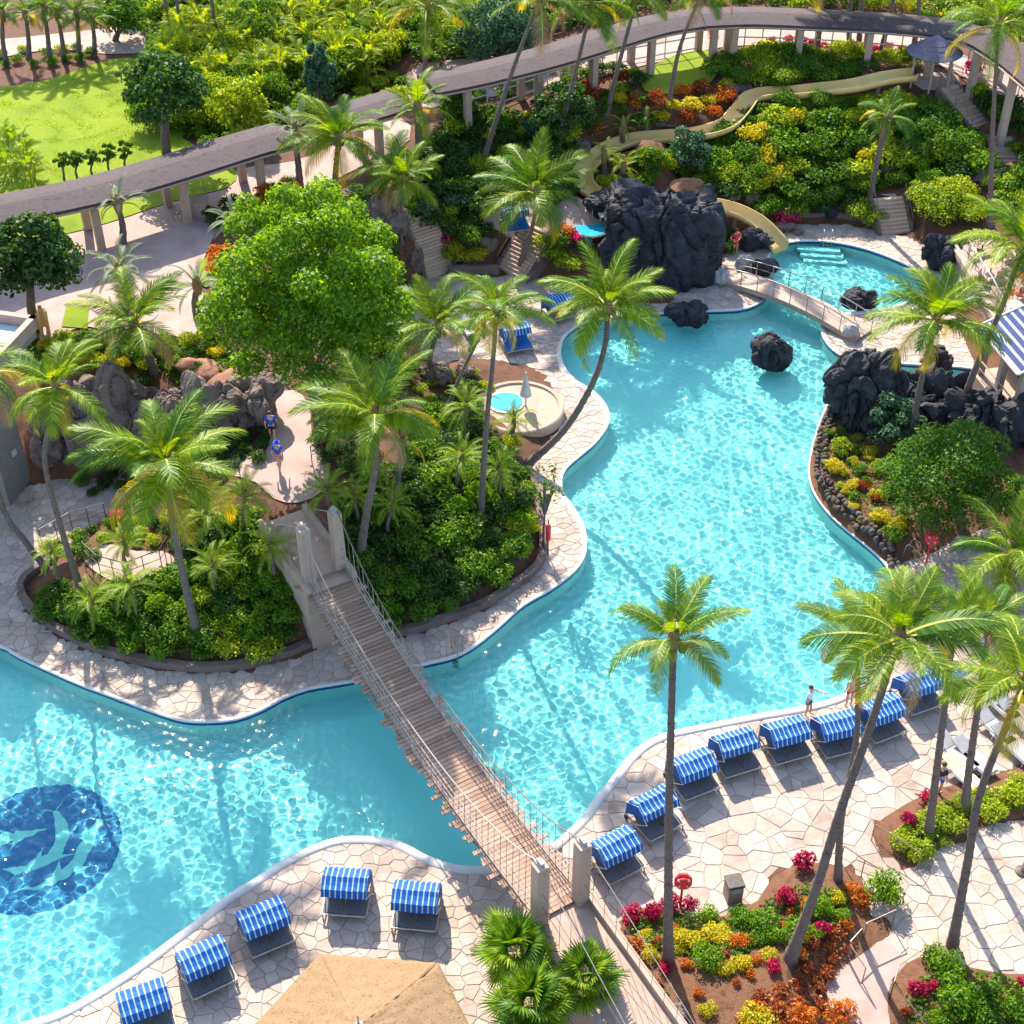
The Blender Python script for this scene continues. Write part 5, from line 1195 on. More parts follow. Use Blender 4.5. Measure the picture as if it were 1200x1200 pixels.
for lab, x, y, tx, ty, r_ in [('fan palm against the bridge ramp wall', 603, 1160, 605, 1118, 44), ('bright fan palm standing before the other two', 622, 1225, 622, 1178, 46), ('fan palm leaning over the bridge ramp', 688, 1200, 686, 1150, 40)]:
    b = G(x, y, 0); top = onY(tx, ty, b.y); t = thing('fan_palm', lab, 'palm tree', b); rn = random.Random(x); Rm = r_ / scale_at(top) * 1.05
    add('trunk', trunk_mesh([(0, 0, -.1), (0, .02, (top - b).z * .5), top - b], .2, .14, x), M_fibre, t)
    for i in range(22):
        u = (i + .5) / 22; az = i * 2.39996; el = 1.4 - 1.7 * u + rn.uniform(-.1, .1)
        add_frond(FAN[i % 3], t, top - b + Vector((0, 0, .15 * (1 - u))), az, el, Rm * 1.15 * rn.uniform(.8, 1.15), F_dark if rn.random() < .3 else None, rn.uniform(-.3, .3), 'fan_leaf')
# palm thicket behind the walkway (clumps of yellow-green arching fronds)
def clump(x, y, h_px, label, group, nf=40, z=None, mat=None, wide=.8):
    global NP; NP += 1; rn = random.Random(NP); b = GT(x, y); top = onY(x, y - h_px, b.y); H = max(1.0, (top - b).z); t = thing('areca_palm', label, 'palm', b, 0, group)
    for i in range(5):
        a = i * 1.3; MB().tube([(math.cos(a) * .3, math.sin(a) * .3, 0), (math.cos(a) * .5, math.sin(a) * .5, H * .55)], .06, 6).build('cane', M_rachis, t)
    for i in range(nf):
        u = rn.random(); az = i * 2.4; el = rn.uniform(.35, 1.25); zz = H * rn.uniform(.05, .62)
        add_frond(rn.choice(FR['areca']), t, (math.cos(az) * .5 * wide, math.sin(az) * .5 * wide, zz), az, el, H * rn.uniform(.42, .62), mat or (F_areca if rn.random() < .8 else F_date), rn.uniform(-.5, .5))
rn = random.Random(11)
th = []
for row, (y0, k) in enumerate([(120, 9), (88, 10), (60, 9)]):
    for i in range(k): th.append((185 + (270 / k) * i + rn.uniform(-8, 8) + row * 14, y0 - i * 4.2 + rn.uniform(-3, 3)))
for x, y in th: clump(x, y, 50, 'yellow-green palm clump in the thicket behind the lawn', 'palm thicket behind the lawn')
for x, y in [(420, 75), (445, 62), (425, 100), (560, 28), (545, 55), (530, 25), (575, 62), (480, 30), (440, 20), (400, 22), (350, 18), (300, 12), (250, 14)]: clump(x, y, 42, 'yellow-green palm clump behind the straight walkway', 'palm thicket behind the walkway')
for x, y in [(12, 205), (35, 210), (5, 180), (25, 185)]: clump(x, y, 36, 'bushy palm clump at the lawn edge beside the walkway', 'palm clumps at the lawn edge', mat=F_date)
for x, y in [(1075, 18), (1100, 22), (1130, 18), (1050, 12), (900, 6), (930, 8), (960, 4), (990, 6), (1020, 4), (1180, 40), (1195, 60)]: clump(x, y, 26, 'palm clump beyond the sweeping walkway', 'palm clumps beyond the sweeping walkway', 16)

# ------------------------------------------------------------------ broadleaf trees
def tree(name, label, base, crown, rx_px, ry_px, leafmat, n, size, seed, mat=None, k=26, limbs=6, z=None, trunk_r=.22, dy=0.0, group=None, shell=.5, depth=1.0):
    b = GT(*base) if z is None else G(*base, z); c = onY(crown[0], crown[1], b.y + dy); s = scale_at(c); rx, rz = rx_px / s, ry_px / s / .8
    t = thing(name, label, 'tree', b, 0, group); g = random.Random(seed); cc = c - b; L = [((0, 0, 0), (rx * .42, rx * .42 * depth, rz * .42))]
    for i in range(k):
        zz = 1 - 1.75 * (i + .5) / k; a = i * 2.39996; q = math.sqrt(max(0, 1 - zz * zz)); f = g.uniform(.55, .95); r_ = g.uniform(.17, .32) * (30 / k) ** .25 if k > 40 else g.uniform(.26, .42)
        L.append(((q * math.cos(a) * rx * f, q * math.sin(a) * rx * f * depth, zz * rz * f), (rx * r_, rx * r_, rz * r_ * .85)))
    add('crown', leaf_cloud('crown', L, n, size, seed, 1.6, .3, shell), leafmat, t, cc)
    fork = cc * .45; fork.z = max(.5, cc.z - rz * .75)
    mb = MB().tube([(0, 0, -.2), fork * .5 + Vector((g.uniform(-.1, .1), 0, 0)), fork], [trunk_r * 1.3, trunk_r, trunk_r * .85], 10)
    mb.build('trunk', mat or M_wood, t, smooth=True)
    for i in range(limbs):
        a = i * 6.283 / limbs + g.uniform(-.3, .3); e = cc + Vector((math.cos(a) * rx * .42, math.sin(a) * rx * .42 * depth, g.uniform(-.3, .3) * rz))
        m = fork.lerp(e, .5) + Vector((0, 0, -.1 * rz)); MB().tube(smooth_open([fork - Vector((0, 0, .1)), m, e], .4), trunk_r * .22 if k > 40 else (.07 if limbs < 5 else trunk_r * .4), 6).build('limb', mat or M_wood, t, smooth=True)
    return t
tree('shade_tree', 'big bright green shade tree beside the plaza and boulders', (378, 505), (358, 345), 120, 110, L_bright, 38000, .22, 1, k=84, trunk_r=.32, limbs=8, z=3.3)
tree('round_tree', 'round dense green tree in front of the black lava wall', (1128, 610), (1108, 556), 70, 46, L_green, 16000, .17, 2, k=30, z=.5)
tree('round_tree', 'dense green tree beside the rescue ring and lava wall', (1195, 612), (1200, 590), 32, 30, L_green, 3000, .17, 3, k=16, z=.5)
tree('shade_tree', 'dark blue-green round tree behind the straight walkway', (590, 72), (582, 40), 48, 36, L_blue, 8000, .24, 4, k=26)
tree('plumeria_tree', 'gnarled plumeria tree with forked trunk on the lawn', (196, 188), (197, 105), 52, 30, L_dark, 3800, .34, 5, k=22, trunk_r=.26, limbs=7)
tree('plumeria_tree', 'dark plumeria tree beside the flat roofed building', (42, 388), (36, 300), 52, 38, L_dark, 4200, .34, 6, k=22, trunk_r=.24, limbs=7)
tree('screw_pine', 'narrow drooping grey-green tree behind the walkway', (374, 130), (373, 88), 18, 34, L_blue, 1800, .4, 7, k=14, limbs=4)
tree('flowering_tree', 'upright yellow-leaved tree behind the walkway bend', (286, 168), (286, 130), 34, 34, L_lime, 2600, .30, 8, k=18, limbs=6)
tree('round_tree', 'dark round tree beside the low walkway roof', (542, 150), (540, 128), 24, 24, L_green, 2600, .2, 9, k=14, limbs=4)
tree('plumeria_tree', 'broad dark plumeria tree below the straight walkway', (668, 165), (662, 128), 38, 25, L_dark, 3400, .26, 10, k=18)
tree('young_tree', 'thin sparse young tree on the pool edge paving', (637, 640), (640, 575), 20, 34, L_green, 260, .17, 12, k=10, z=.4, trunk_r=.05, limbs=4)
tree('grey_shrub_tree', 'pale grey-green tree against the lava stack', (1062, 520), (1052, 492), 34, 24, L_blue, 2200, .2, 13, k=14, z=.6, trunk_r=.1)
tree('shade_tree', 'grey-leaved tree over the black outcrop slope', (815, 205), (808, 178), 26, 22, L_blue, 2200, .22, 14, k=14)
tree('shade_tree', 'green tree in the palm thicket behind the lawn', (300, 60), (300, 30), 30, 24, L_green, 2200, .28, 15, k=14)
tree('shade_tree', 'leafy tree at the far end of the dirt path', (135, 50), (140, 20), 30, 22, L_green, 2200, .28, 16, k=14)
for i, (x, y) in enumerate([(75, 212), (91, 210), (109, 208), (128, 203), (148, 200)]):
    tree('standard_tree', 'small clipped ball tree in the row on the lawn', (x, y), (x - 1, y - 24), 9.5, 9, L_green, 500, .2, 30 + i, k=8, trunk_r=.07, limbs=3, group='row of clipped trees on the lawn')

# ------------------------------------------------------------------ shrubs and beds
KIND = dict(green=(L_green, BUSH, 'green_shrub', 'green leafy shrub'), dark=(L_dark, BUSH, 'dark_shrub', 'dark green shrub'), blue=(L_blue, BUSH, 'grey_green_shrub', 'grey-green shrub'), bright=(L_bright, BUSH, 'bright_green_shrub', 'bright green shrub'),
            lime=(L_lime, BUSH, 'lime_shrub', 'lime yellow-green shrub'), yellow=(L_yellow, BUSH, 'yellow_croton', 'yellow croton shrub'), orange=(L_orange, BUSHL, 'orange_croton', 'orange croton shrub'), copper=(L_copper, BUSHL, 'copper_shrub', 'low copper-leaved shrub'),
            red=(L_red, BUSHL, 'red_cordyline', 'crimson long-leaved plant'), pink=(L_pink, BUSH, 'pink_bougainvillea', 'magenta flowering bush'), fine=(L_green, BUSHF, 'dense_shrub', 'dense rounded green shrub'), finelime=(L_lime, BUSHF, 'dense_lime_shrub', 'dense rounded yellow-green shrub'), spiky=(L_green, BUSHL, 'spiky_shrub', 'spiky long-leaved green plant'))
def bush(kind, x, y, r, where, group=True, hf=1.15, adj=''):
    """x, y: photo pixel of the shrub's middle; r: its radius in pixels"""
    m, ml, nm, ad = KIND[kind]; b = GT(x, y + r * .45); s = scale_at(b); rr = r / s * 1.08
    lab = (adj + ' ' + ad + ' ' + where).strip()
    return place(nm, random.choice(ml), m, b - Vector((0, 0, .06)), rr, rr * hf, lab, 'shrub', (ad + ' ' + where) if group else None)
SLPX = [px(q) for q in smooth_open([G(*p) for p in SLIDE], .5)]
def scatter(zone, sp, mix, rr, where, hf=1.15, avoid=(), seed=1, cap=80):
    rn = random.Random(seed); xs = [p[0] for p in zone]; ys = [p[1] for p in zone]; pts = []; tries = 0
    while tries < cap * 40 and len(pts) < cap:
        tries += 1; x, y = rn.uniform(min(xs), max(xs)), rn.uniform(min(ys), max(ys))
        if not inside(np.array([x]), np.array([y]), zone)[0]: continue
        if any((x - a) ** 2 + ((y - b) * 1.5) ** 2 < sp * sp for a, b in pts) or any((x - a) ** 2 + (y - b) ** 2 < q * q for a, b, q in avoid): continue
        if any(abs(x - a) < rr[1] * .9 and -rr[1] * .5 < y - b < rr[1] * 1.05 for a, b in SLPX): continue
        pts.append((x, y)); k = rn.choices([m[0] for m in mix], [m[1] for m in mix])[0]
        bush(k, x, y, rn.uniform(*rr), where, hf=hf)
def carpet(name, label, zone, n, size, mat, hmin, hmax, cat, seed=1, cut=()):
    """ground cover: a mass of leaves following the ground"""
    P = [GT(x, y) for x, y in zone]; g = np.random.default_rng(seed); xs = [p.x for p in P]; ys = [p.y for p in P]
    X = g.uniform(min(xs), max(xs), n * 3); Y = g.uniform(min(ys), max(ys), n * 3); ok = inside(X, Y, P)
    for c in cut: ok &= ~inside(X, Y, c)
    X, Y = X[ok][:n], Y[ok][:n]; n = len(X)
    hump = .5 + .5 * np.sin(X * 1.7 + 2 * np.sin(Y * .9)) * np.sin(Y * 1.9 + 2 * np.sin(X * 1.1))
    top = hmin + (hmax - hmin) * hump; Z = terr_np(X, Y) + top * g.random(n) ** .45
    nn = g.normal(size=(n, 3)) * .6 + np.array([0, 0, .8]); nn /= np.linalg.norm(nn, axis=1)[:, None]
    a = np.cross(nn, g.normal(size=(n, 3))); a /= np.linalg.norm(a, axis=1)[:, None]; b = np.cross(nn, a); s = size * g.uniform(.6, 1.3, n)[:, None]; C = np.column_stack([X, Y, Z])
    V = np.stack([C - a * s * .5, C + b * s * .3 + nn * s * .08, C + a * s * .5, C - b * s * .3 + nn * s * .08], 1).reshape(-1, 3)
    return tag(add(name, mesh_np(name, V, np.arange(4 * n).reshape(-1, 4)), mat), label, cat, None, 'stuff')
WB = [(38, 700), (70, 685), (100, 705), (140, 690), (200, 672), (235, 620), (270, 598), (300, 605), (335, 680), (352, 748), (300, 768), (230, 774), (170, 767), (110, 750), (60, 728)]
EB = [(405, 600), (420, 560), (470, 545), (505, 480), (545, 465), (590, 525), (612, 555), (622, 600), (626, 640), (600, 672), (560, 698), (500, 722), (450, 732), (420, 715)]
HM = [(440, 275), (470, 205), (510, 155), (560, 130), (640, 140), (690, 150), (665, 200), (600, 225), (568, 240), (545, 300), (530, 312), (512, 262), (480, 240)]
HR = [(862, 135), (910, 128), (1060, 118), (1105, 130), (1145, 165), (1155, 198), (1100, 210), (1060, 222), (1028, 226), (1000, 245), (940, 252), (880, 250), (850, 225), (825, 200), (830, 165)]
carpet('undergrowth', 'leafy undergrowth filling the west island bed', WB, 9000, .2, L_green, .1, .7, 'undergrowth', 1)
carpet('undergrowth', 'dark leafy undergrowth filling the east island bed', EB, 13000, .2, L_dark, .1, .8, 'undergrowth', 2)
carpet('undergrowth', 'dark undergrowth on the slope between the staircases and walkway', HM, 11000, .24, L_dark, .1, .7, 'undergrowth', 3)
carpet('ground_cover', 'green ground cover over the slide hillside', HR, 20000, .24, L_green, .1, .7, 'ground cover', 4)
carpet('ground_cover', 'low copper ground cover in the croton bed', [(930, 1095), (985, 1085), (1000, 1110), (965, 1150), (965, 1240), (850, 1240), (880, 1170), (930, 1150)], 1500, .15, L_copper, .05, .35, 'ground cover', 5)
carpet('grass', 'grass turf of the big lawn beside the walkway', [(-40, 112), (0, 107), (60, 97), (130, 75), (168, 78), (198, 112), (212, 165), (226, 180), (120, 213), (0, 230), (-40, 232)], 45000, .12, leaf('grass_blade', (.19, .30, .006), (.22, .33, .007), (.26, .36, .009), .4, .01), .02, .07, 'grass', 6)
carpet('undergrowth', 'green undergrowth beneath the palm thicket behind the lawn', [(150, 130), (185, 70), (150, 20), (130, -10), (480, -10), (480, 60), (420, 105), (340, 150), (300, 160), (215, 165), (190, 150)], 26000, .34, L_green, .2, 1.4, 'undergrowth', 11)
carpet('undergrowth', 'green undergrowth beyond the straight walkway', [(480, 75), (480, -20), (800, -20), (800, 5), (700, 30), (560, 70), (500, 85)], 16000, .34, L_green, .2, 1.3, 'undergrowth', 12)
carpet('undergrowth', 'green undergrowth beyond the sweeping walkway', [(800, 4), (800, -30), (1260, -30), (1260, 75), (1190, 40), (1130, 18), (1000, 5)], 16000, .3, L_green, .2, 1.2, 'undergrowth', 13)
carpet('ground_cover', 'green ground cover around the plaza edge and cave rocks', [(0, 400), (60, 398), (110, 392), (230, 402), (260, 395), (300, 440), (300, 470), (240, 470), (190, 440), (60, 430), (0, 440)], 5000, .2, L_green, .05, .35, 'ground cover', 14)
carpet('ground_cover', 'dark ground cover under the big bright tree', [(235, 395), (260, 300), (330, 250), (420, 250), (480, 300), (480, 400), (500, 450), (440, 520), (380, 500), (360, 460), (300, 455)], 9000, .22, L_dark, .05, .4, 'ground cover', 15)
carpet('black_pebbles', 'bed of dark pebbles beside the island path', [(215, 560), (250, 525), (290, 500), (300, 480), (312, 485), (300, 510), (262, 545), (225, 570)], 2500, .12, surf('pebble', [(.015, .015, .018), (.05, .05, .055), (.3, .3, .3)], 6, .6, vary=.6), .0, .08, 'pebbles', 16)
carpet('ground_cover', 'low green ground cover between the crotons', [(735, 1085), (790, 1072), (860, 1080), (930, 1040), (1000, 1050), (985, 1090), (920, 1100), (850, 1130), (790, 1120), (750, 1115)], 3000, .15, L_green, .05, .35, 'ground cover', 21)
carpet('ground_cover', 'low lime ground cover in the lime bed', [(1040, 985), (1075, 955), (1140, 930), (1250, 905), (1250, 940), (1160, 958), (1090, 990), (1065, 1002)], 2600, .15, L_lime, .05, .35, 'ground cover', 22)
carpet('ground_cover', 'sparse green ground cover on the planted bank', [(965, 500), (1000, 490), (1060, 520), (1100, 600), (1060, 640), (1010, 615), (970, 580), (960, 540)], 2200, .14, L_green, .03, .3, 'ground cover', 23)
carpet('ground_cover', 'low green ground cover in the corner bed', [(1060, 1170), (1090, 1135), (1180, 1150), (1240, 1160), (1240, 1240), (1070, 1240)], 2200, .16, L_green, .05, .4, 'ground cover', 24)
scatter([(250, 560), (280, 545), (312, 535), (315, 500), (300, 490), (260, 530), (225, 555)], 15, [('dark', 3), ('green', 1)], (9, 13), 'between the boulders and the island path', seed=31, cap=14)
scatter([(372, 500), (400, 500), (440, 520), (430, 560), (395, 545), (375, 530)], 18, [('dark', 2), ('green', 1)], (11, 15), 'behind the plaza railing', seed=32, cap=10)
scatter([(60, 640), (100, 618), (170, 600), (215, 610), (235, 580), (245, 600), (215, 640), (170, 640), (120, 632), (95, 650)], 17, [('green', 2), ('dark', 2), ('lime', 1)], (9, 14), 'round the garden path', seed=33, cap=24)
scatter([(975, 510), (1010, 500), (1050, 530), (1070, 600), (1050, 635), (1010, 610), (975, 575)], 14, [('green', 2), ('lime', 2), ('spiky', 1), ('yellow', 1)], (6, 11), 'scattered on the planted bank', seed=34, cap=22)
scatter([(745, 1095), (800, 1080), (880, 1090), (950, 1045), (1000, 1060), (975, 1095), (910, 1130), (800, 1200), (760, 1150)], 17, [('yellow', 2), ('bright', 2), ('orange', 2), ('red', 1), ('copper', 2)], (7, 13), 'filling the croton bed', seed=35, cap=34)
scatter([(60, 500), (110, 460), (160, 440), (230, 455), (300, 470), (290, 485), (230, 475), (170, 465), (110, 490)], 18, [('green', 2), ('dark', 2)], (8, 12), 'growing in the cave rock crevices', seed=36, cap=12)
scatter([(90, 560), (150, 552), (210, 548), (270, 520), (285, 530), (220, 562), (150, 572), (100, 578)], 17, [('dark', 2), ('green', 1)], (8, 13), 'at the foot of the cave rocks', seed=37, cap=14)
scatter([(160, 118), (190, 72), (300, 50), (450, 38), (455, 72), (350, 108), (225, 150), (180, 140)], 26, [('finelime', 3), ('fine', 2)], (22, 30), 'in the tall hedge behind the lawn', seed=38, cap=34, hf=1.5)
scatter(WB, 26, [('green', 3), ('bright', 4), ('lime', 1), ('dark', 2)], (15, 22), 'in the west island bed', seed=2, cap=46)
scatter([(215, 670), (290, 650), (300, 700), (280, 745), (220, 745)], 24, [('lime', 3), ('bright', 1)], (14, 20), 'in the middle of the west island bed', seed=3, cap=9)
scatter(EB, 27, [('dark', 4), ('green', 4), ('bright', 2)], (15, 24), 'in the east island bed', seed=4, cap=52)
scatter([(575, 560), (612, 560), (624, 610), (620, 645), (590, 650)], 20, [('lime', 3), ('yellow', 1)], (12, 17), 'on the sunny edge of the east island bed', seed=5, cap=9)
for x, y in [(470, 670), (480, 690), (600, 520), (560, 500), (450, 690)]: bush('lime', x, y, 14, 'deep in the east island bed')
scatter(HM, 24, [('dark', 6), ('blue', 2), ('green', 2), ('lime', 1)], (13, 20), 'on the slope above the staircases', seed=6, cap=60)
for x, y in [(570, 160), (560, 190), (620, 140), (640, 155), (605, 185), (585, 205), (612, 155)]: bush('yellow', x, y, 11, 'on the shaded slope above the staircases')
for x, y in [(600, 195), (685, 150), (695, 165), (590, 215)]: bush('copper', x, y, 13, 'on the slope beside the slide bend')
for x, y, k in [(525, 268, 'lime'), (528, 250, 'lime'), (545, 302, 'yellow'), (560, 300, 'yellow'), (533, 295, 'yellow'), (550, 265, 'green'), (570, 272, 'dark'), (545, 280, 'green')]: bush(k, x, y, 13, 'between the two staircases')
bush('pink', 526, 280, 11, 'beside the narrow staircase', False)
for x, y, k in [(648, 300, 'lime'), (665, 312, 'lime'), (640, 288, 'lime'), (655, 285, 'green')]: bush(k, x, y, 17, 'beside the broad staircase')
for x, y, k in [(660, 275, 'orange'), (672, 280, 'pink'), (682, 288, 'blue')]: bush(k, x, y, 14, 'above the shrubs of the broad staircase')
scatter(HR, 25, [('green', 3), ('bright', 4), ('lime', 4), ('dark', 1), ('fine', 2), ('finelime', 2)], (15, 25), 'on the slide hillside', seed=7, cap=95)
for x, y in [(895, 160), (905, 180), (890, 190), (910, 210), (895, 220), (880, 165), (925, 145), (1015, 190)]: bush('yellow', x, y, 17, 'spilling down the slide hillside', hf=1.4)
for x, y, k in [(966, 155, 'red'), (1012, 142, 'red'), (958, 165, 'pink')]: bush(k, x, y, 10, 'on the green of the slide hillside')
bush('pink', 922, 255, 18, 'beside the end of the yellow slide', False)
for x, y in [(945, 235), (973, 228), (1010, 215), (920, 120), (958, 122), (915, 97)]: bush('fine', x, y, 17, 'clipped round on the slide hillside', hf=1.3)
for x, y, r_ in [(1097, 240, 36), (1115, 228, 30), (1080, 232, 26), (1137, 250, 22)]: bush('finelime', x, y, r_, 'beside the slide pool staircase', hf=1.05)
for x, y, r_ in [(1005, 248, 22), (1022, 255, 18)]: bush('finelime', x, y, r_, 'at the foot of the leaning hill palm')
for x, y, r_ in [(1085, 158, 30), (1105, 165, 30), (1070, 175, 24), (1125, 178, 24)]: bush('fine', x, y, r_, 'below the upper stair flight', hf=1.1)
HT = [(836, 72), (880, 60), (960, 62), (1062, 68), (1060, 84), (1000, 96), (930, 102), (850, 104)]
scatter(HT, 20, [('fine', 3), ('finelime', 2), ('lime', 2), ('green', 2)], (17, 25), 'along the top of the slide hill', seed=8, cap=38, hf=1.0)
for x in (905, 925, 940, 952, 965, 980, 1010, 1025, 1040, 1055): bush('red', x, 48 + (x - 900) * .07 + random.uniform(-3, 3), 7, 'in front of the sweeping walkway')
bush('red', 1140, 82, 14, 'beside the slide tower stairs', False); bush('pink', 835, 40, 8, 'beside the straight walkway end', False)
scatter([(1140, 110), (1200, 120), (1210, 230), (1190, 255), (1150, 215), (1190, 195), (1185, 155), (1150, 140)], 22, [('green', 3), ('dark', 2), ('lime', 1), ('spiky', 1)], (13, 20), 'beside the hill stair flights', seed=9, cap=20)
for x, y in [(1185, 215), (1195, 235), (1178, 232)]: bush('lime', x, y, 16, 'above the dining terrace', hf=1.2)
scatter([(690, 112), (750, 118), (850, 100), (860, 120), (835, 145), (770, 148), (700, 158)], 20, [('copper', 4), ('orange', 2), ('yellow', 2), ('green', 2), ('spiky', 1)], (9, 15), 'on the bare soil above the slide', seed=10, cap=34)
scatter([(690, 78), (750, 85), (750, 118), (690, 112), (650, 112)], 18, [('dark', 3), ('green', 2), ('copper', 1)], (10, 15), 'under the straight walkway', seed=11, cap=18)
for x, y in [(740, 90), (725, 108)]: bush('lime', x, y, 13, 'beside the hill lawn')
scatter([(690, 190), (760, 178), (850, 165), (850, 210), (780, 212), (735, 225), (700, 222)], 20, [('spiky', 2), ('lime', 2), ('green', 3), ('blue', 1)], (12, 18), 'between the slide and the black outcrop', seed=12, cap=26)
for x, y, k in [(748, 188, 'spiky'), (762, 184, 'green'), (775, 190, 'lime'), (760, 198, 'green'), (785, 182, 'green'), (742, 200, 'lime')]: bush(k, x, y, 12, 'on the hump below the slide straight')
bush('lime', 790, 222, 9, 'on top of the black outcrop', False)
for x, y in [(870, 280), (848, 275), (838, 285), (855, 290)]: bush('dark', x, y, 13, 'under the slide by the black outcrop')
for x, y, k in [(310, 232, 'orange'), (325, 240, 'orange'), (340, 228, 'orange'), (300, 245, 'orange'), (262, 300, 'orange'), (272, 318, 'red'), (262, 312, 'orange')]: bush(k, x, y, 17, 'beside the plaza behind the big tree')
scatter([(240, 250), (300, 225), (345, 215), (345, 225), (300, 240), (250, 268)], 18, [('dark', 1)], (11, 15), 'hedging the plaza', seed=13, cap=10)
scatter([(400, 235), (440, 205), (475, 245), (450, 300), (420, 300), (400, 270)], 24, [('green', 2), ('dark', 3)], (14, 20), 'behind the boulder bank', seed=14, cap=14)
scatter([(400, 100), (470, 85), (480, 110), (420, 125)], 16, [('spiky', 2), ('lime', 2)], (10, 14), 'behind the low walkway roof', seed=15, cap=14)
scatter([(215, 150), (300, 135), (340, 140), (300, 165), (230, 175)], 18, [('dark', 2), ('spiky', 2), ('green', 2)], (11, 16), 'behind the long curved walkway', seed=16, cap=18)
scatter([(0, 60), (110, 55), (112, 72), (0, 82)], 15, [('lime', 1), ('green', 2)], (7, 10), 'under the row of palms behind the lawn', seed=17, cap=18)
scatter([(20, 385), (60, 400), (110, 392), (200, 400), (255, 385), (262, 420), (210, 440), (190, 430), (120, 425), (60, 420)], 19, [('green', 3), ('lime', 2), ('yellow', 1)], (10, 17), 'above the cave rocks', seed=18, cap=30)
scatter([(200, 545), (265, 490), (300, 480), (300, 500), (265, 530), (215, 560)], 17, [('dark', 1)], (9, 13), 'beside the black pebble bed', seed=19, cap=12)
for x, y in [(305, 488), (298, 505)]: bush('pink', x, y, 6, 'beside the island path')
for x, y, k in [(92, 628, 'lime'), (95, 635, 'green'), (140, 605, 'pink'), (110, 650, 'green'), (60, 640, 'yellow')]: bush(k, x, y, 11, 'beside the garden path')
bed = 'in the croton bed'
for x, y, r_ in [(942, 1013, 15), (918, 1052, 15), (963, 1090, 11), (740, 1073, 14), (763, 1071, 14), (782, 1058, 14), (807, 1060, 11)]: bush('red', x, y, r_, bed, hf=1.5)
for x, y, r_ in [(830, 1073, 16), (868, 1076, 18), (892, 1080, 20), (930, 1093, 20), (958, 1062, 19), (828, 1120, 21), (905, 1095, 15)]: bush('bright', x, y, r_, bed, hf=1.25)
bush('bright', 1033, 1040, 25, 'standing alone at the terrace end of the croton bed', False, 1.5, 'round')
for x, y, r_ in [(837, 1093, 17), (810, 1100, 18), (870, 1127, 14), (980, 1053, 12), (847, 1135, 10), (830, 1183, 12), (887, 1195, 22), (797, 1097, 16), (763, 1117, 14), (850, 1100, 14)]: bush('yellow', x, y, r_, bed)
for x, y, r_ in [(1008, 1053, 16), (867, 1103, 14), (990, 1083, 11), (745, 1108, 14), (1000, 1040, 12), (985, 1185, 22), (940, 1190, 18)]: bush('orange', x, y, r_, bed, hf=1.0)
scatter([(935, 1095), (985, 1090), (995, 1110), (962, 1150), (960, 1235), (850, 1235), (880, 1170), (930, 1150)], 22, [('copper', 4), ('orange', 1)], (9, 14), bed, .9, seed=20, cap=26)
for x, y, r_, k in [(1108, 1130, 24, 'bright'), (1092, 1118, 16, 'bright'), (1120, 1172, 28, 'bright'), (1153, 1167, 24, 'green'), (1186, 1180, 20, 'bright'), (1150, 1195, 22, 'green'), (1100, 1195, 18, 'bright'), (1073, 1162, 14, 'red'), (1090, 1155, 10, 'red'), (1196, 1152, 10, 'red'), (1060, 1185, 9, 'copper')]: bush(k, x, y, r_, 'in the corner bed by the garden steps', hf=1.35)
for x, y, r_ in [(1077, 993, 19), (1057, 985, 16), (1098, 957, 18), (1117, 965, 18), (1130, 940, 16), (1160, 950, 18), (1187, 930, 18), (1080, 965, 14), (1145, 930, 12), (1190, 915, 14), (1105, 985, 10)]: bush('lime', x, y, r_, 'in the lime bed beside the terrace', hf=1.0)
for x, y in [(1063, 963), (1085, 937)]: bush('red', x, y, 11, 'in the lime bed beside the terrace', hf=1.4)
bk = 'on the planted bank beside the pool'
for x, y, r_, k in [(977, 547, 13, 'yellow'), (985, 522, 14, 'lime'), (1030, 547, 13, 'lime'), (1000, 593, 8, 'yellow'), (1030, 605, 13, 'yellow'), (1048, 618, 12, 'yellow'), (1057, 602, 9, 'green'), (1045, 628, 15, 'green'), (1018, 535, 8, 'yellow'), (1000, 540, 8, 'yellow'), (1007, 528, 9, 'spiky'), (1040, 575, 12, 'spiky'), (990, 575, 7, 'yellow'), (1060, 560, 10, 'green'), (970, 510, 8, 'spiky'), (1010, 570, 9, 'copper'), (1025, 585, 8, 'copper')]: bush(k, x, y, r_, bk)
scatter([(560, 90), (640, 80), (700, 60), (700, 70), (600, 110), (540, 125)], 16, [('dark', 2), ('green', 2)], (9, 13), 'in front of the straight walkway', seed=22, cap=14)
scatter([(520, 440), (560, 430), (570, 455), (540, 470), (500, 470), (490, 450)], 16, [('lime', 1), ('green', 1), ('copper', 1)], (8, 12), 'around the whirlpool boulders', seed=23, cap=10)
scatter([(430, 330), (470, 330), (478, 400), (490, 440), (450, 450), (420, 420)], 24, [('green', 2), ('dark', 2)], (13, 19), 'between the big tree and the pool deck', seed=24, cap=14)
scatter([(380, 20), (560, 5), (700, 0), (700, 20), (560, 40), (400, 60)], 26, [('green', 2), ('lime', 2), ('dark', 1)], (16, 24), 'in the thicket behind the straight walkway', seed=25, cap=26)
scatter([(820, 0), (1200, 0), (1200, 45), (1130, 30), (1050, 12), (830, 6)], 24, [('green', 2), ('lime', 2), ('dark', 1)], (12, 18), 'beyond the sweeping walkway', seed=26, cap=34)
scatter([(120, 0), (480, 0), (480, 20), (300, 40), (180, 30)], 28, [('green', 2), ('lime', 2), ('dark', 2)], (16, 24), 'in the thicket behind the lawn', seed=27, cap=30)
scatter([(590, 235), (650, 205), (690, 215), (670, 235), (620, 240)], 18, [('dark', 2), ('green', 1)], (10, 14), 'behind the stair terrace', seed=28, cap=12)

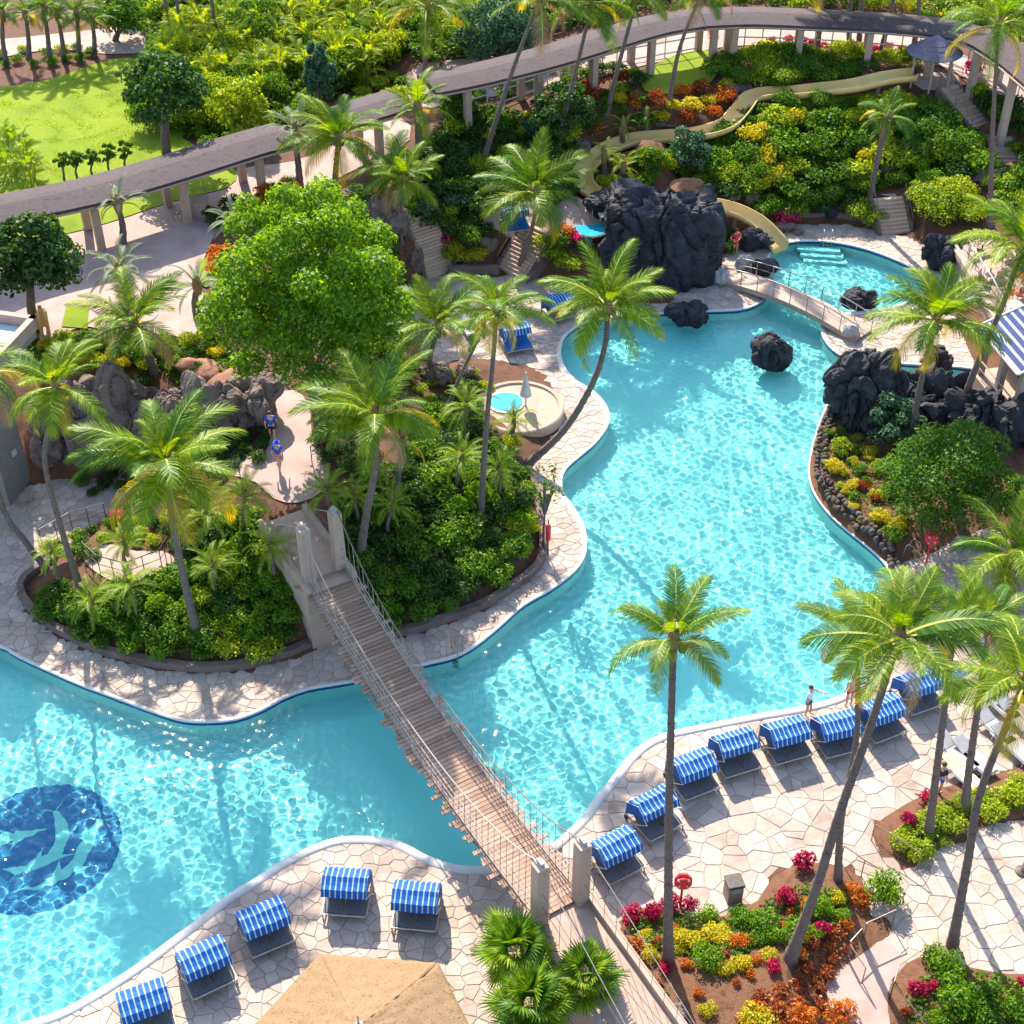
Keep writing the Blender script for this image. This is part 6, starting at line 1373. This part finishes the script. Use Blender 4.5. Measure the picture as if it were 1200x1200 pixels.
# ------------------------------------------------------------------ clamshell loungers
PROF = [(.92, .34), (.90, 1.02), (.62, 1.36), (.16, 1.46), (-.30, 1.28), (-.42, .98)]     # canopy seen from the side: head end to foot end
def canopy_mesh(w, prof, sag, seed):
    rn = random.Random(seed); mb = MB(); K = 12; m = len(prof)
    fine = []
    for i in range(m - 1):
        for j in range(3): u = j / 3; fine.append((lerp(prof[i][0], prof[i + 1][0], u), lerp(prof[i][1], prof[i + 1][1], u) - sag * math.sin(math.pi * u)))
    fine.append(prof[-1]); m = len(fine)
    for k in range(K + 1):
        x = -w / 2 + w * k / K
        for y, z in fine: mb.v.append((x + 0, y + rn.uniform(-.008, .008), z + rn.uniform(-.012, .012) - .025 * math.sin(math.pi * k / K)))
    for k in range(K):
        for i in range(m - 1): a = k * m + i; mb.f.append((a, a + 1, a + m + 1, a + m))
    for s in (0, K):                                       # side curtains
        c = len(mb.v); mb.v.append((-w / 2 + w * s / K, .32, .82))
        for i in range(m - 1): mb.f.append((s * m + i, s * m + i + 1, c))
    return mb.mesh('canopy')
M_sling = surf('sling_fabric', [(.10, .10, .11), (.16, .16, .17)], 12, .9)
W_ = 1.62
CAN = [canopy_mesh(W_, PROF, .03, 1), canopy_mesh(W_, [(.92, .34), (1.0, .92), (.80, 1.28), (.42, 1.46), (-.06, 1.36), (-.24, 1.04)], .03, 2), canopy_mesh(W_, [(.92, .34), (.94, .95), (.7, 1.3), (.3, 1.44), (-.18, 1.28), (-.30, 1.02)], .05, 3)]
def lounger(proto_frame={}):
    pass
def tubes(segs, r): 
    mb = MB()
    for s in segs: mb.tube(s, r, 6)
    return mb
FRAME = tubes([[(-.80, .95, .30), (-.80, -.66, .30)], [(.80, .95, .30), (.80, -.66, .30)], [(-.80, -.66, .30), (.80, -.66, .30)], [(-.80, .95, .30), (.80, .95, .30)], [(0, .95, .30), (0, -.66, .30)], [(-.8, .1, .30), (.8, .1, .30)]], .035).mesh('frame')
LEGM = MB().tube([(0, 0, 0), (0, 0, .32)], .032, 6).mesh('leg')
RIB = [tubes([[(s * W_ / 2, PROF[0][0], PROF[0][1]), (s * W_ / 2, PROF[1][0], PROF[1][1]), (s * W_ / 2, .16, 1.46), (s * W_ / 2, PROF[-1][0], PROF[-1][1]), (s * W_ / 2, .30, .30)]], .02).mesh('canopy_frame') for s in (-1, 1)]
SEAT = MB()
SEAT.quad((-.34, -.62, .36), (.34, -.62, .36), (.34, .1, .38), (-.34, .1, .38)); SEAT.quad((-.34, .1, .38), (.34, .1, .38), (.34, .85, .78), (-.34, .85, .78))
SEAT.quad((-.34, -.62, .33), (.34, -.62, .33), (.34, .1, .35), (-.34, .1, .35)); SEAT.quad((-.34, .1, .35), (.34, .1, .35), (.34, .85, .75), (-.34, .85, .75))
SEAT = SEAT.mesh('sling_seat')
TRAY = MB().box((0, 0, 0), (.26, .22, .02)).mesh('side_tray', bevel=.006)
WHEEL = MB().tube([(-.03, 0, 0), (.03, 0, 0)], .11, 12).mesh('wheel')
def cabana(x, y, deg, label, z=0.0, var=0, s=1.0, group=None):
    """x, y: photo pixel of the canopy's middle"""
    p = G(x, y, z + 1.0); h = Vector((math.sin(R(deg)), -math.cos(R(deg)), 0)) ; p = p + h * .28; p.z = z + .037
    t = thing('canopy_lounger', label, 'lounger', p, R(deg), group)
    t.scale = (s, s, s)
    add('canopy', CAN[var % 3], M_canopy, t); add('canopy_frame', RIB[0], M_white, t); add('canopy_frame', RIB[1], M_white, t); add('frame', FRAME, M_steel, t)
    for a in (-.78, .78):
        for b in (-.60, .1): add('leg', LEGM, M_steel, t, (a, b, 0))
        add('wheel', WHEEL, M_darkcloth, t, (a, .9, .11))
    for a in (-.4, .4): add('sling_seat', SEAT, M_sling if var != 1 else M_blue, t, (a, 0, 0))
    return t
SD = 'striped canopy loungers'
for x, y, d, lab, v in [
 (168, 1172, 25, 'blue striped canopy lounger at the start of the pool curve row', 0), (238, 1122, 29, 'blue striped canopy lounger in the middle of the pool curve row', 0), (308, 1075, 26, 'blue striped canopy lounger under the thin palm shadow on the pool curve', 0),
 (406, 1034, -7, 'blue striped canopy lounger behind the thatched shelter', 0), (488, 1050, -3, 'blue striped canopy lounger beside the shaded paving by the bridge', 0),
 (720, 992, 29, 'blue striped canopy lounger beside the bridge pillar', 0), (766, 943, 30, 'blue striped canopy lounger with drooping hood, second from the bridge', 2), (811, 897, 26, 'blue striped canopy lounger crossed by the slender palm trunk', 0),
 (861, 872, 20, 'deep blue canopy lounger with wide hood, fourth from the bridge', 2), (921, 857, 17, 'bright striped canopy lounger, fifth from the bridge', 0), (980, 850, 16, 'bright striped canopy lounger beside the woman in white', 0),
 (1032, 832, 22, 'bright striped canopy lounger crossed by the big leaning trunk', 0), (1076, 800, 24, 'striped canopy lounger beside the sunbathers, last of the row', 0)]:
    cabana(x, y, d + random.uniform(-3, 3), lab, 0, v)
cabana(603, 250, 15, 'blue canopy lounger on the terrace above the broad staircase', GT(605, 256).z, 1, .95)
cabana(654, 352, 28, 'blue canopy lounger at the pool edge below the staircase', 0, 0, .95)
cabana(604, 388, 18, 'blue canopy lounger above the whirlpool', 0, 1, .95)
# plain sun loungers
LB = MB().tube([(-.32, -.95, .3), (-.32, .95, .3)], .025, 6).tube([(.32, -.95, .3), (.32, .95, .3)], .025, 6).tube([(-.32, -.95, .3), (.32, -.95, .3)], .025, 6).tube([(-.32, .95, .3), (.32, .95, .3)], .025, 6).mesh('frame')
def sunbed(x, y, deg, mat, label, z=0.0, group=None, up=.35):
    t = thing('sun_lounger', label, 'lounger', G(x, y, z) + Vector((0, 0, .037)), R(deg), group); add('frame', LB, M_white, t)
    MB().box((0, -.28, .345), (.62, 1.3, .05)).build('mattress', mat, t, bevel=.015)
    b = MB().box((0, .36, 0), (.62, .72, .05)).build('backrest', mat, t, bevel=.015); b.location = (0, .36, .36); b.rotation_euler = (up, 0, 0)
    for a in (-.3, .3):
        for c in (-.85, .8): add('leg', LEGM, M_white, t, (a, c, 0))
PL = 'grey sun loungers behind the lime bed'
for x, y, d in [(1120, 890, 32), (1140, 895, 32), (1165, 860, 30), (1185, 880, 30), (1188, 845, 28), (1170, 832, 28)]: sunbed(x, y, d, M_grey, 'pale grey sun lounger behind the lime bed', group=PL)
sunbed(1128, 915, 32, surf('cream_towel', [(.72, .55, .30), (.80, .64, .40)], 4, .9), 'sun lounger covered with a cream towel beside the lime bed')
sunbed(722, 254, 12, M_white, 'white sun lounger on the stair terrace', terr(*GT(722, 254).xy)); sunbed(705, 252, 12, M_white, 'second white sun lounger on the stair terrace', terr(*GT(705, 252).xy))
for x, y in [(548, 388), (560, 380)]: sunbed(x, y, 20, M_grey, 'grey sun lounger on the deck below the narrow staircase', group='grey loungers below the narrow staircase')
sunbed(1108, 782, 24, M_blue, 'blue sun lounger carrying the sunbather', up=.6)

# ------------------------------------------------------------------ pool furniture
def ring_stand(x, y, z, lab, h=1.5, tall=.62):
    t = thing('rescue_ring_stand', lab, 'rescue ring', G(x, y, z)); MB().tube([(0, 0, 0), (0, 0, h)], .045, 8).build('post', M_red, t)
    o = MB().prism([(.34 * math.cos(R(22.5 + 45 * k)), .34 * math.sin(R(22.5 + 45 * k))) for k in range(8)], -.05, .05).build('backboard', M_red, t)
    o.rotation_euler = (R(70), 0, 0); o.location = (0, -.02, h)
    n = 20; mb = MB(); P = [(.22 * math.cos(2 * math.pi * k / n), -.11 - .0, h + .22 * math.sin(2 * math.pi * k / n)) for k in range(n + 1)]; mb.tube(P, .055, 8, False); ro = mb.build('ring', M_red, t, smooth=True)
    for k in range(4):
        a = math.pi / 4 + k * math.pi / 2; mb = MB().tube([(.22 * math.cos(a + e), -.11, h + .22 * math.sin(a + e)) for e in (-.12, 0, .12)], .06, 8); mb.build('ring_band', M_white, ro)
ring_stand(1085, 660, 0, 'red rescue ring stand by the steps to the planted bank'); ring_stand(797, 1062, 0, 'red rescue ring stand beside the slender palm and croton bed', 1.5)
p = G(642, 650, 0); t = thing('rescue_tube_post', 'red rescue tube hanging on a post at the island edge', 'rescue tube', p); MB().tube([(0, 0, 0), (0, 0, 2.1)], .03, 6).build('post', M_darkrail, t); MB().lathe([(.02, .95), (.11, 1.0), (.12, 1.4), (.11, 1.85), (.02, 1.9)], 10, (0, -.1, 0)).build('tube', M_red, t, smooth=True)
p = G(858, 1052, .03); t = thing('litter_bin', 'brown stone litter bin with dark lid on the sunny paving', 'bin', p, R(12)); MB().box((0, 0, .45), (.56, .56, .9)).build('body', surf('bin_stone', [(.24, .18, .14), (.36, .28, .22)], 20, .9, .5, 60), t, bevel=.03); MB().box((0, 0, .96), (.62, .62, .12)).build('lid', M_darkrail, t, bevel=.03); MB().box((0, -.285, .72), (.32, .02, .16)).build('flap', M_grey, t)
p = G(940, 798, .03)
def ladder(x, y, deg, lab, z=0.0):
    t = thing('pool_ladder', lab, 'ladder', G(x, y, z), R(deg))
    for s in (-.25, .25): MB().tube(smooth_open([(s, .45, 0), (s, .42, .75), (s, .2, .9), (s, -.05, .75), (s, -.1, -.9)], .15), .022, 6).build('side_rail', M_steel, t, smooth=True)
    for k in range(3): MB().box((0, -.1, -.2 - .25 * k), (.5, .1, .03)).build('rung', M_steel, t)
ladder(531, 769, -20, 'steel pool ladder at the island edge by the bridge'); ladder(1063, 652, -130, 'pale pool ladder rails by the red rescue ring'); ladder(968, 284, 180, 'thin steel ladder on the slide pool edge')
p = G(1197, 1022, 0); t = thing('parasol_base', 'dark round parasol base on the sunny paving', 'parasol base', p + Vector((0, 0, .036))); MB().lathe([(.25, 0), (.25, .05), (.06, .09)], 18).build('disc', M_darkrail, t); MB().tube([(0, 0, .05), (0, 0, 1.2)], .03, 8).build('pole', M_steel, t)
for q in range(6):
    rr = q * .12
stp = thing('entry_steps', 'pale curved entry steps under water in the slide pool', 'steps', G(960, 287, -.4))
for k in range(4):
    a = G(960, 287) + Vector((.15 * k, -.45 * k, 0)); MB().box((a.x - stp.location.x, a.y - stp.location.y, -.30 * k - .12), (2.6, .5, .3), R(-8)).build('step', M_floor, stp).cycles.is_caustics_receiver = True
# statue by the lawn patch
p = GT(54, 392); t = thing('animal_statue', 'weathered golden animal statue standing beside the lawn patch', 'statue', p, R(200))
bm = bmesh.new()
def skin(name, verts, edges, radii, mat, parent, sub=2, root=0):
    me = bpy.data.meshes.new(name); me.from_pydata([tuple(v) for v in verts], edges, []); o = add(name, me, mat, parent)
    md = o.modifiers.new('skin', 'SKIN'); md.use_smooth_shade = True
    lay = me.skin_vertices[0].data if me.skin_vertices else None
    if lay is None:
        b_ = bmesh.new(); b_.from_mesh(me); b_.verts.layers.skin.verify(); b_.to_mesh(me); b_.free(); lay = me.skin_vertices[0].data
    for i, r_ in enumerate(radii): lay[i].radius = (r_, r_) if not hasattr(r_, '__len__') else r_; lay[i].use_root = (i == root)
    s_ = o.modifiers.new('smooth', 'SUBSURF'); s_.levels = sub; s_.render_levels = sub
    return o
bm.free()
V_ = [(0, 0, 1.05), (0, .45, 1.1), (0, .75, 1.5), (0, .85, 1.95), (0, 1.1, 1.9), (0, -.45, 1.08), (.17, .42, .55), (.17, .45, .02), (-.17, .42, .55), (-.17, .45, .02), (.17, -.45, .6), (.17, -.5, .02), (-.17, -.45, .6), (-.17, -.5, .02), (0, -.7, .8), (.07, .82, 2.15), (-.07, .82, 2.15)]
skin('body', V_, [(0, 1), (1, 2), (2, 3), (3, 4), (0, 5), (1, 6), (6, 7), (1, 8), (8, 9), (5, 10), (10, 11), (5, 12), (12, 13), (5, 14), (3, 15), (3, 16)], [.3, .27, .17, .13, .08, .27, .1, .08, .1, .08, .12, .08, .12, .08, .04, .03, .03], M_gold, t, 1)
MB().box((0, 0, -.02), (.7, 1.4, .12)).build('plinth', M_concrete, t, bevel=.02)

# ------------------------------------------------------------------ people
def person(px_, py_, rz, label, pose='stand', top=None, bottom=None, skin_m=M_skin, z=None, s=1.0, loc=None, hat=None, hair=True):
    p = loc if loc is not None else (GT(px_, py_) if z is None else G(px_, py_, z)); t = thing('person', label, 'person', p, rz); t.scale = (s, s, s)
    J = dict(pel=(0, 0, .93), waist=(0, .0, 1.08), chest=(0, 0, 1.32), neck=(0, .0, 1.47), head=(0, -.02, 1.60), crown=(0, 0, 1.70))
    for sg, k in ((1, 'l'), (-1, 'r')):
        J['hip' + k] = (.10 * sg, 0, .90); J['knee' + k] = (.11 * sg, -.02, .49); J['ank' + k] = (.11 * sg, .03, .08); J['toe' + k] = (.12 * sg, -.15, .04)
        J['sho' + k] = (.185 * sg, 0, 1.40); J['elb' + k] = (.25 * sg, .03, 1.12); J['wri' + k] = (.25 * sg, -.06, .88); J['pal' + k] = (.25 * sg, -.08, .80)
    if pose == 'walk': J.update(kneel=(.11, -.16, .52), ankl=(.11, -.22, .10), toel=(.12, -.40, .06), kneer=(-.11, .06, .50), ankr=(-.11, .32, .16), toer=(-.12, .22, .04), elbl=(.25, .14, 1.14), wril=(.24, .10, .92), pall=(.24, .06, .84), elbr=(-.25, -.08, 1.14), wrir=(-.23, -.24, .97), palr=(-.23, -.30, .92))
    if pose == 'akimbo': J.update(elbl=(.42, .08, 1.18), wril=(.22, -.04, 1.02), pall=(.16, -.08, 1.0), elbr=(-.42, .08, 1.18), wrir=(-.22, -.04, 1.02), palr=(-.16, -.08, 1.0))
    if pose == 'reach': J.update(elbl=(.30, -.22, 1.26), wril=(.28, -.44, 1.30), pall=(.28, -.52, 1.31), kneel=(.11, -.10, .50), ankl=(.11, -.1, .09), toel=(.12, -.27, .05))
    if pose == 'recline':
        for k_, v in dict(pel=(0, 0, .50), waist=(0, .14, .56), chest=(0, .36, .72), neck=(0, .50, .84), head=(0, .60, .95), crown=(0, .66, 1.03)).items(): J[k_] = v
        for sg, k in ((1, 'l'), (-1, 'r')):
            J['hip' + k] = (.1 * sg, -.02, .48); J['knee' + k] = (.13 * sg, -.42, .72 if sg > 0 else .47); J['ank' + k] = (.12 * sg, -.72 if sg > 0 else -.85, .44); J['toe' + k] = (.13 * sg, -.86 if sg > 0 else -.9, .50 if sg < 0 else .42)
            J['sho' + k] = (.19 * sg, .44, .78); J['elb' + k] = (.34 * sg, .30, .58); J['wri' + k] = (.24 * sg, .08, .60); J['pal' + k] = (.18 * sg, .02, .61)
    rad = dict(pel=.13, waist=.115, chest=(.15, .115), neck=.055, head=(.088, .1), crown=.06)
    for k in 'lr': rad.update({'hip' + k: .09, 'knee' + k: .058, 'ank' + k: .04, 'toe' + k: .032, 'sho' + k: .06, 'elb' + k: .042, 'wri' + k: .03, 'pal' + k: .034})
    E = [('pel', 'waist'), ('waist', 'chest'), ('chest', 'neck'), ('neck', 'head'), ('head', 'crown')]
    for k in 'lr': E += [('pel', 'hip' + k), ('hip' + k, 'knee' + k), ('knee' + k, 'ank' + k), ('ank' + k, 'toe' + k), ('chest', 'sho' + k), ('sho' + k, 'elb' + k), ('elb' + k, 'wri' + k), ('wri' + k, 'pal' + k)]
    for sg, k in ((1, 'l'), (-1, 'r')):                     # five fingers from each palm
        a, b = Vector(J['wri' + k]), Vector(J['pal' + k]); d = (b - a).normalized(); sd = d.cross(Vector((1, 0, 0))).normalized() if abs(d.x) < .9 else Vector((0, 1, 0))
        for f, (o_, ln) in enumerate(((-.03, .07), (-.01, .085), (.01, .08), (.03, .065))):
            J['f%d%s' % (f, k)] = tuple(b + sd * o_ + d * ln); rad['f%d%s' % (f, k)] = .009; E.append(('pal' + k, 'f%d%s' % (f, k)))
        J['th' + k] = tuple(b * .7 + a * .3 + sd * -.055 + d * .02); rad['th' + k] = .011; E.append(('pal' + k, 'th' + k))
    nm = list(J); ix = {k: i for i, k in enumerate(nm)}
    skin('body', [J[k] for k in nm], [(ix[a], ix[b]) for a, b in E], [rad[k] for k in nm], skin_m, t)
    H = Vector(J['head']); up = (Vector(J['crown']) - H).normalized()
    def ell(name, c, r3, mat):
        b_ = bmesh.new(); bmesh.ops.create_icosphere(b_, subdivisions=2, radius=1); me = bpy.data.meshes.new(name); b_.to_mesh(me); b_.free(); me.shade_smooth(); return add(name, me, mat, t, c, (0, 0, 0), r3)
    if hat: ell('cap', H + up * .06, (.105, .12, .075), hat); MB().lathe([(.17, 0), (.17, .012)], 14).build('brim', hat, t, H + up * .05)
    elif hair: ell('hair', H + up * .045 + Vector((0, .025, 0)), (.105, .11, .10), M_hair)
    ell('nose', H + Vector((0, -.105, -.01)), (.014, .02, .018), skin_m)
    for sx in (-.035, .035): ell('eye', H + Vector((sx, -.092, .02)), (.012, .008, .008), M_darkcloth)
    for sx in (-.097, .097): ell('ear', H + Vector((sx, 0, .0)), (.012, .022, .03), skin_m)
    ell('mouth', H + Vector((0, -.098, -.045)), (.022, .008, .006), M_redcloth)
    def cloth(name, keys, edges, radii, mat): skin(name, [J[k] if isinstance(k, str) else k for k in keys], edges, radii, mat, t)
    def mid(a, b, u): return tuple(Vector(J[a]).lerp(Vector(J[b]), u))
    if top: cloth('shirt', ['pel', 'waist', 'chest', 'shol', 'shor', mid('shol', 'elbl', .7), mid('shor', 'elbr', .7), mid('chest', 'neck', .5)], [(0, 1), (1, 2), (2, 3), (2, 4), (3, 5), (4, 6), (2, 7)], [.145, .135, (.168, .13), .075, .075, .062, .062, .08], top)
    if bottom: cloth('shorts', ['pel', 'hipl', 'hipr', mid('hipl', 'kneel', .55), mid('hipr', 'kneer', .55), mid('pel', 'waist', .5)], [(0, 1), (0, 2), (1, 3), (2, 4), (0, 5)], [.15, .108, .108, .092, .092, .13], bottom)
    return t
person(320, 518, R(185), 'person in blue shirt and dark shorts walking up the island path', 'walk', M_bluecloth, M_darkcloth)
person(328, 552, R(170), 'person in blue top and pink shorts following on the island path', 'walk', M_bluecloth, surf('pink_cloth', [(.55, .15, .18), (.62, .2, .24)], 5, .9), hat=M_bluecloth, s=.95)
person(861, 298, R(30), 'person in red swimwear standing below the yellow slide', 'akimbo', M_redcloth, M_redcloth, z=.05)
person(945, 838, R(60), 'person in white top reaching beside the striped loungers', 'reach', M_wcloth, M_darkcloth, z=.05)
person(994, 826, R(200), 'person in red shorts standing at the pool edge', 'stand', None, M_redcloth, z=.05)
person(1098, 928, R(120), 'person in dark shirt beside the ringed palm trunk', 'stand', M_darkcloth, M_bluecloth, z=.05)
q = G(1108, 782, 0); person(0, 0, R(24), 'sunbather in green top and red shorts reclining on the blue lounger', 'recline', M_greencloth, M_redcloth, loc=q + Vector((0, 0, .0)))
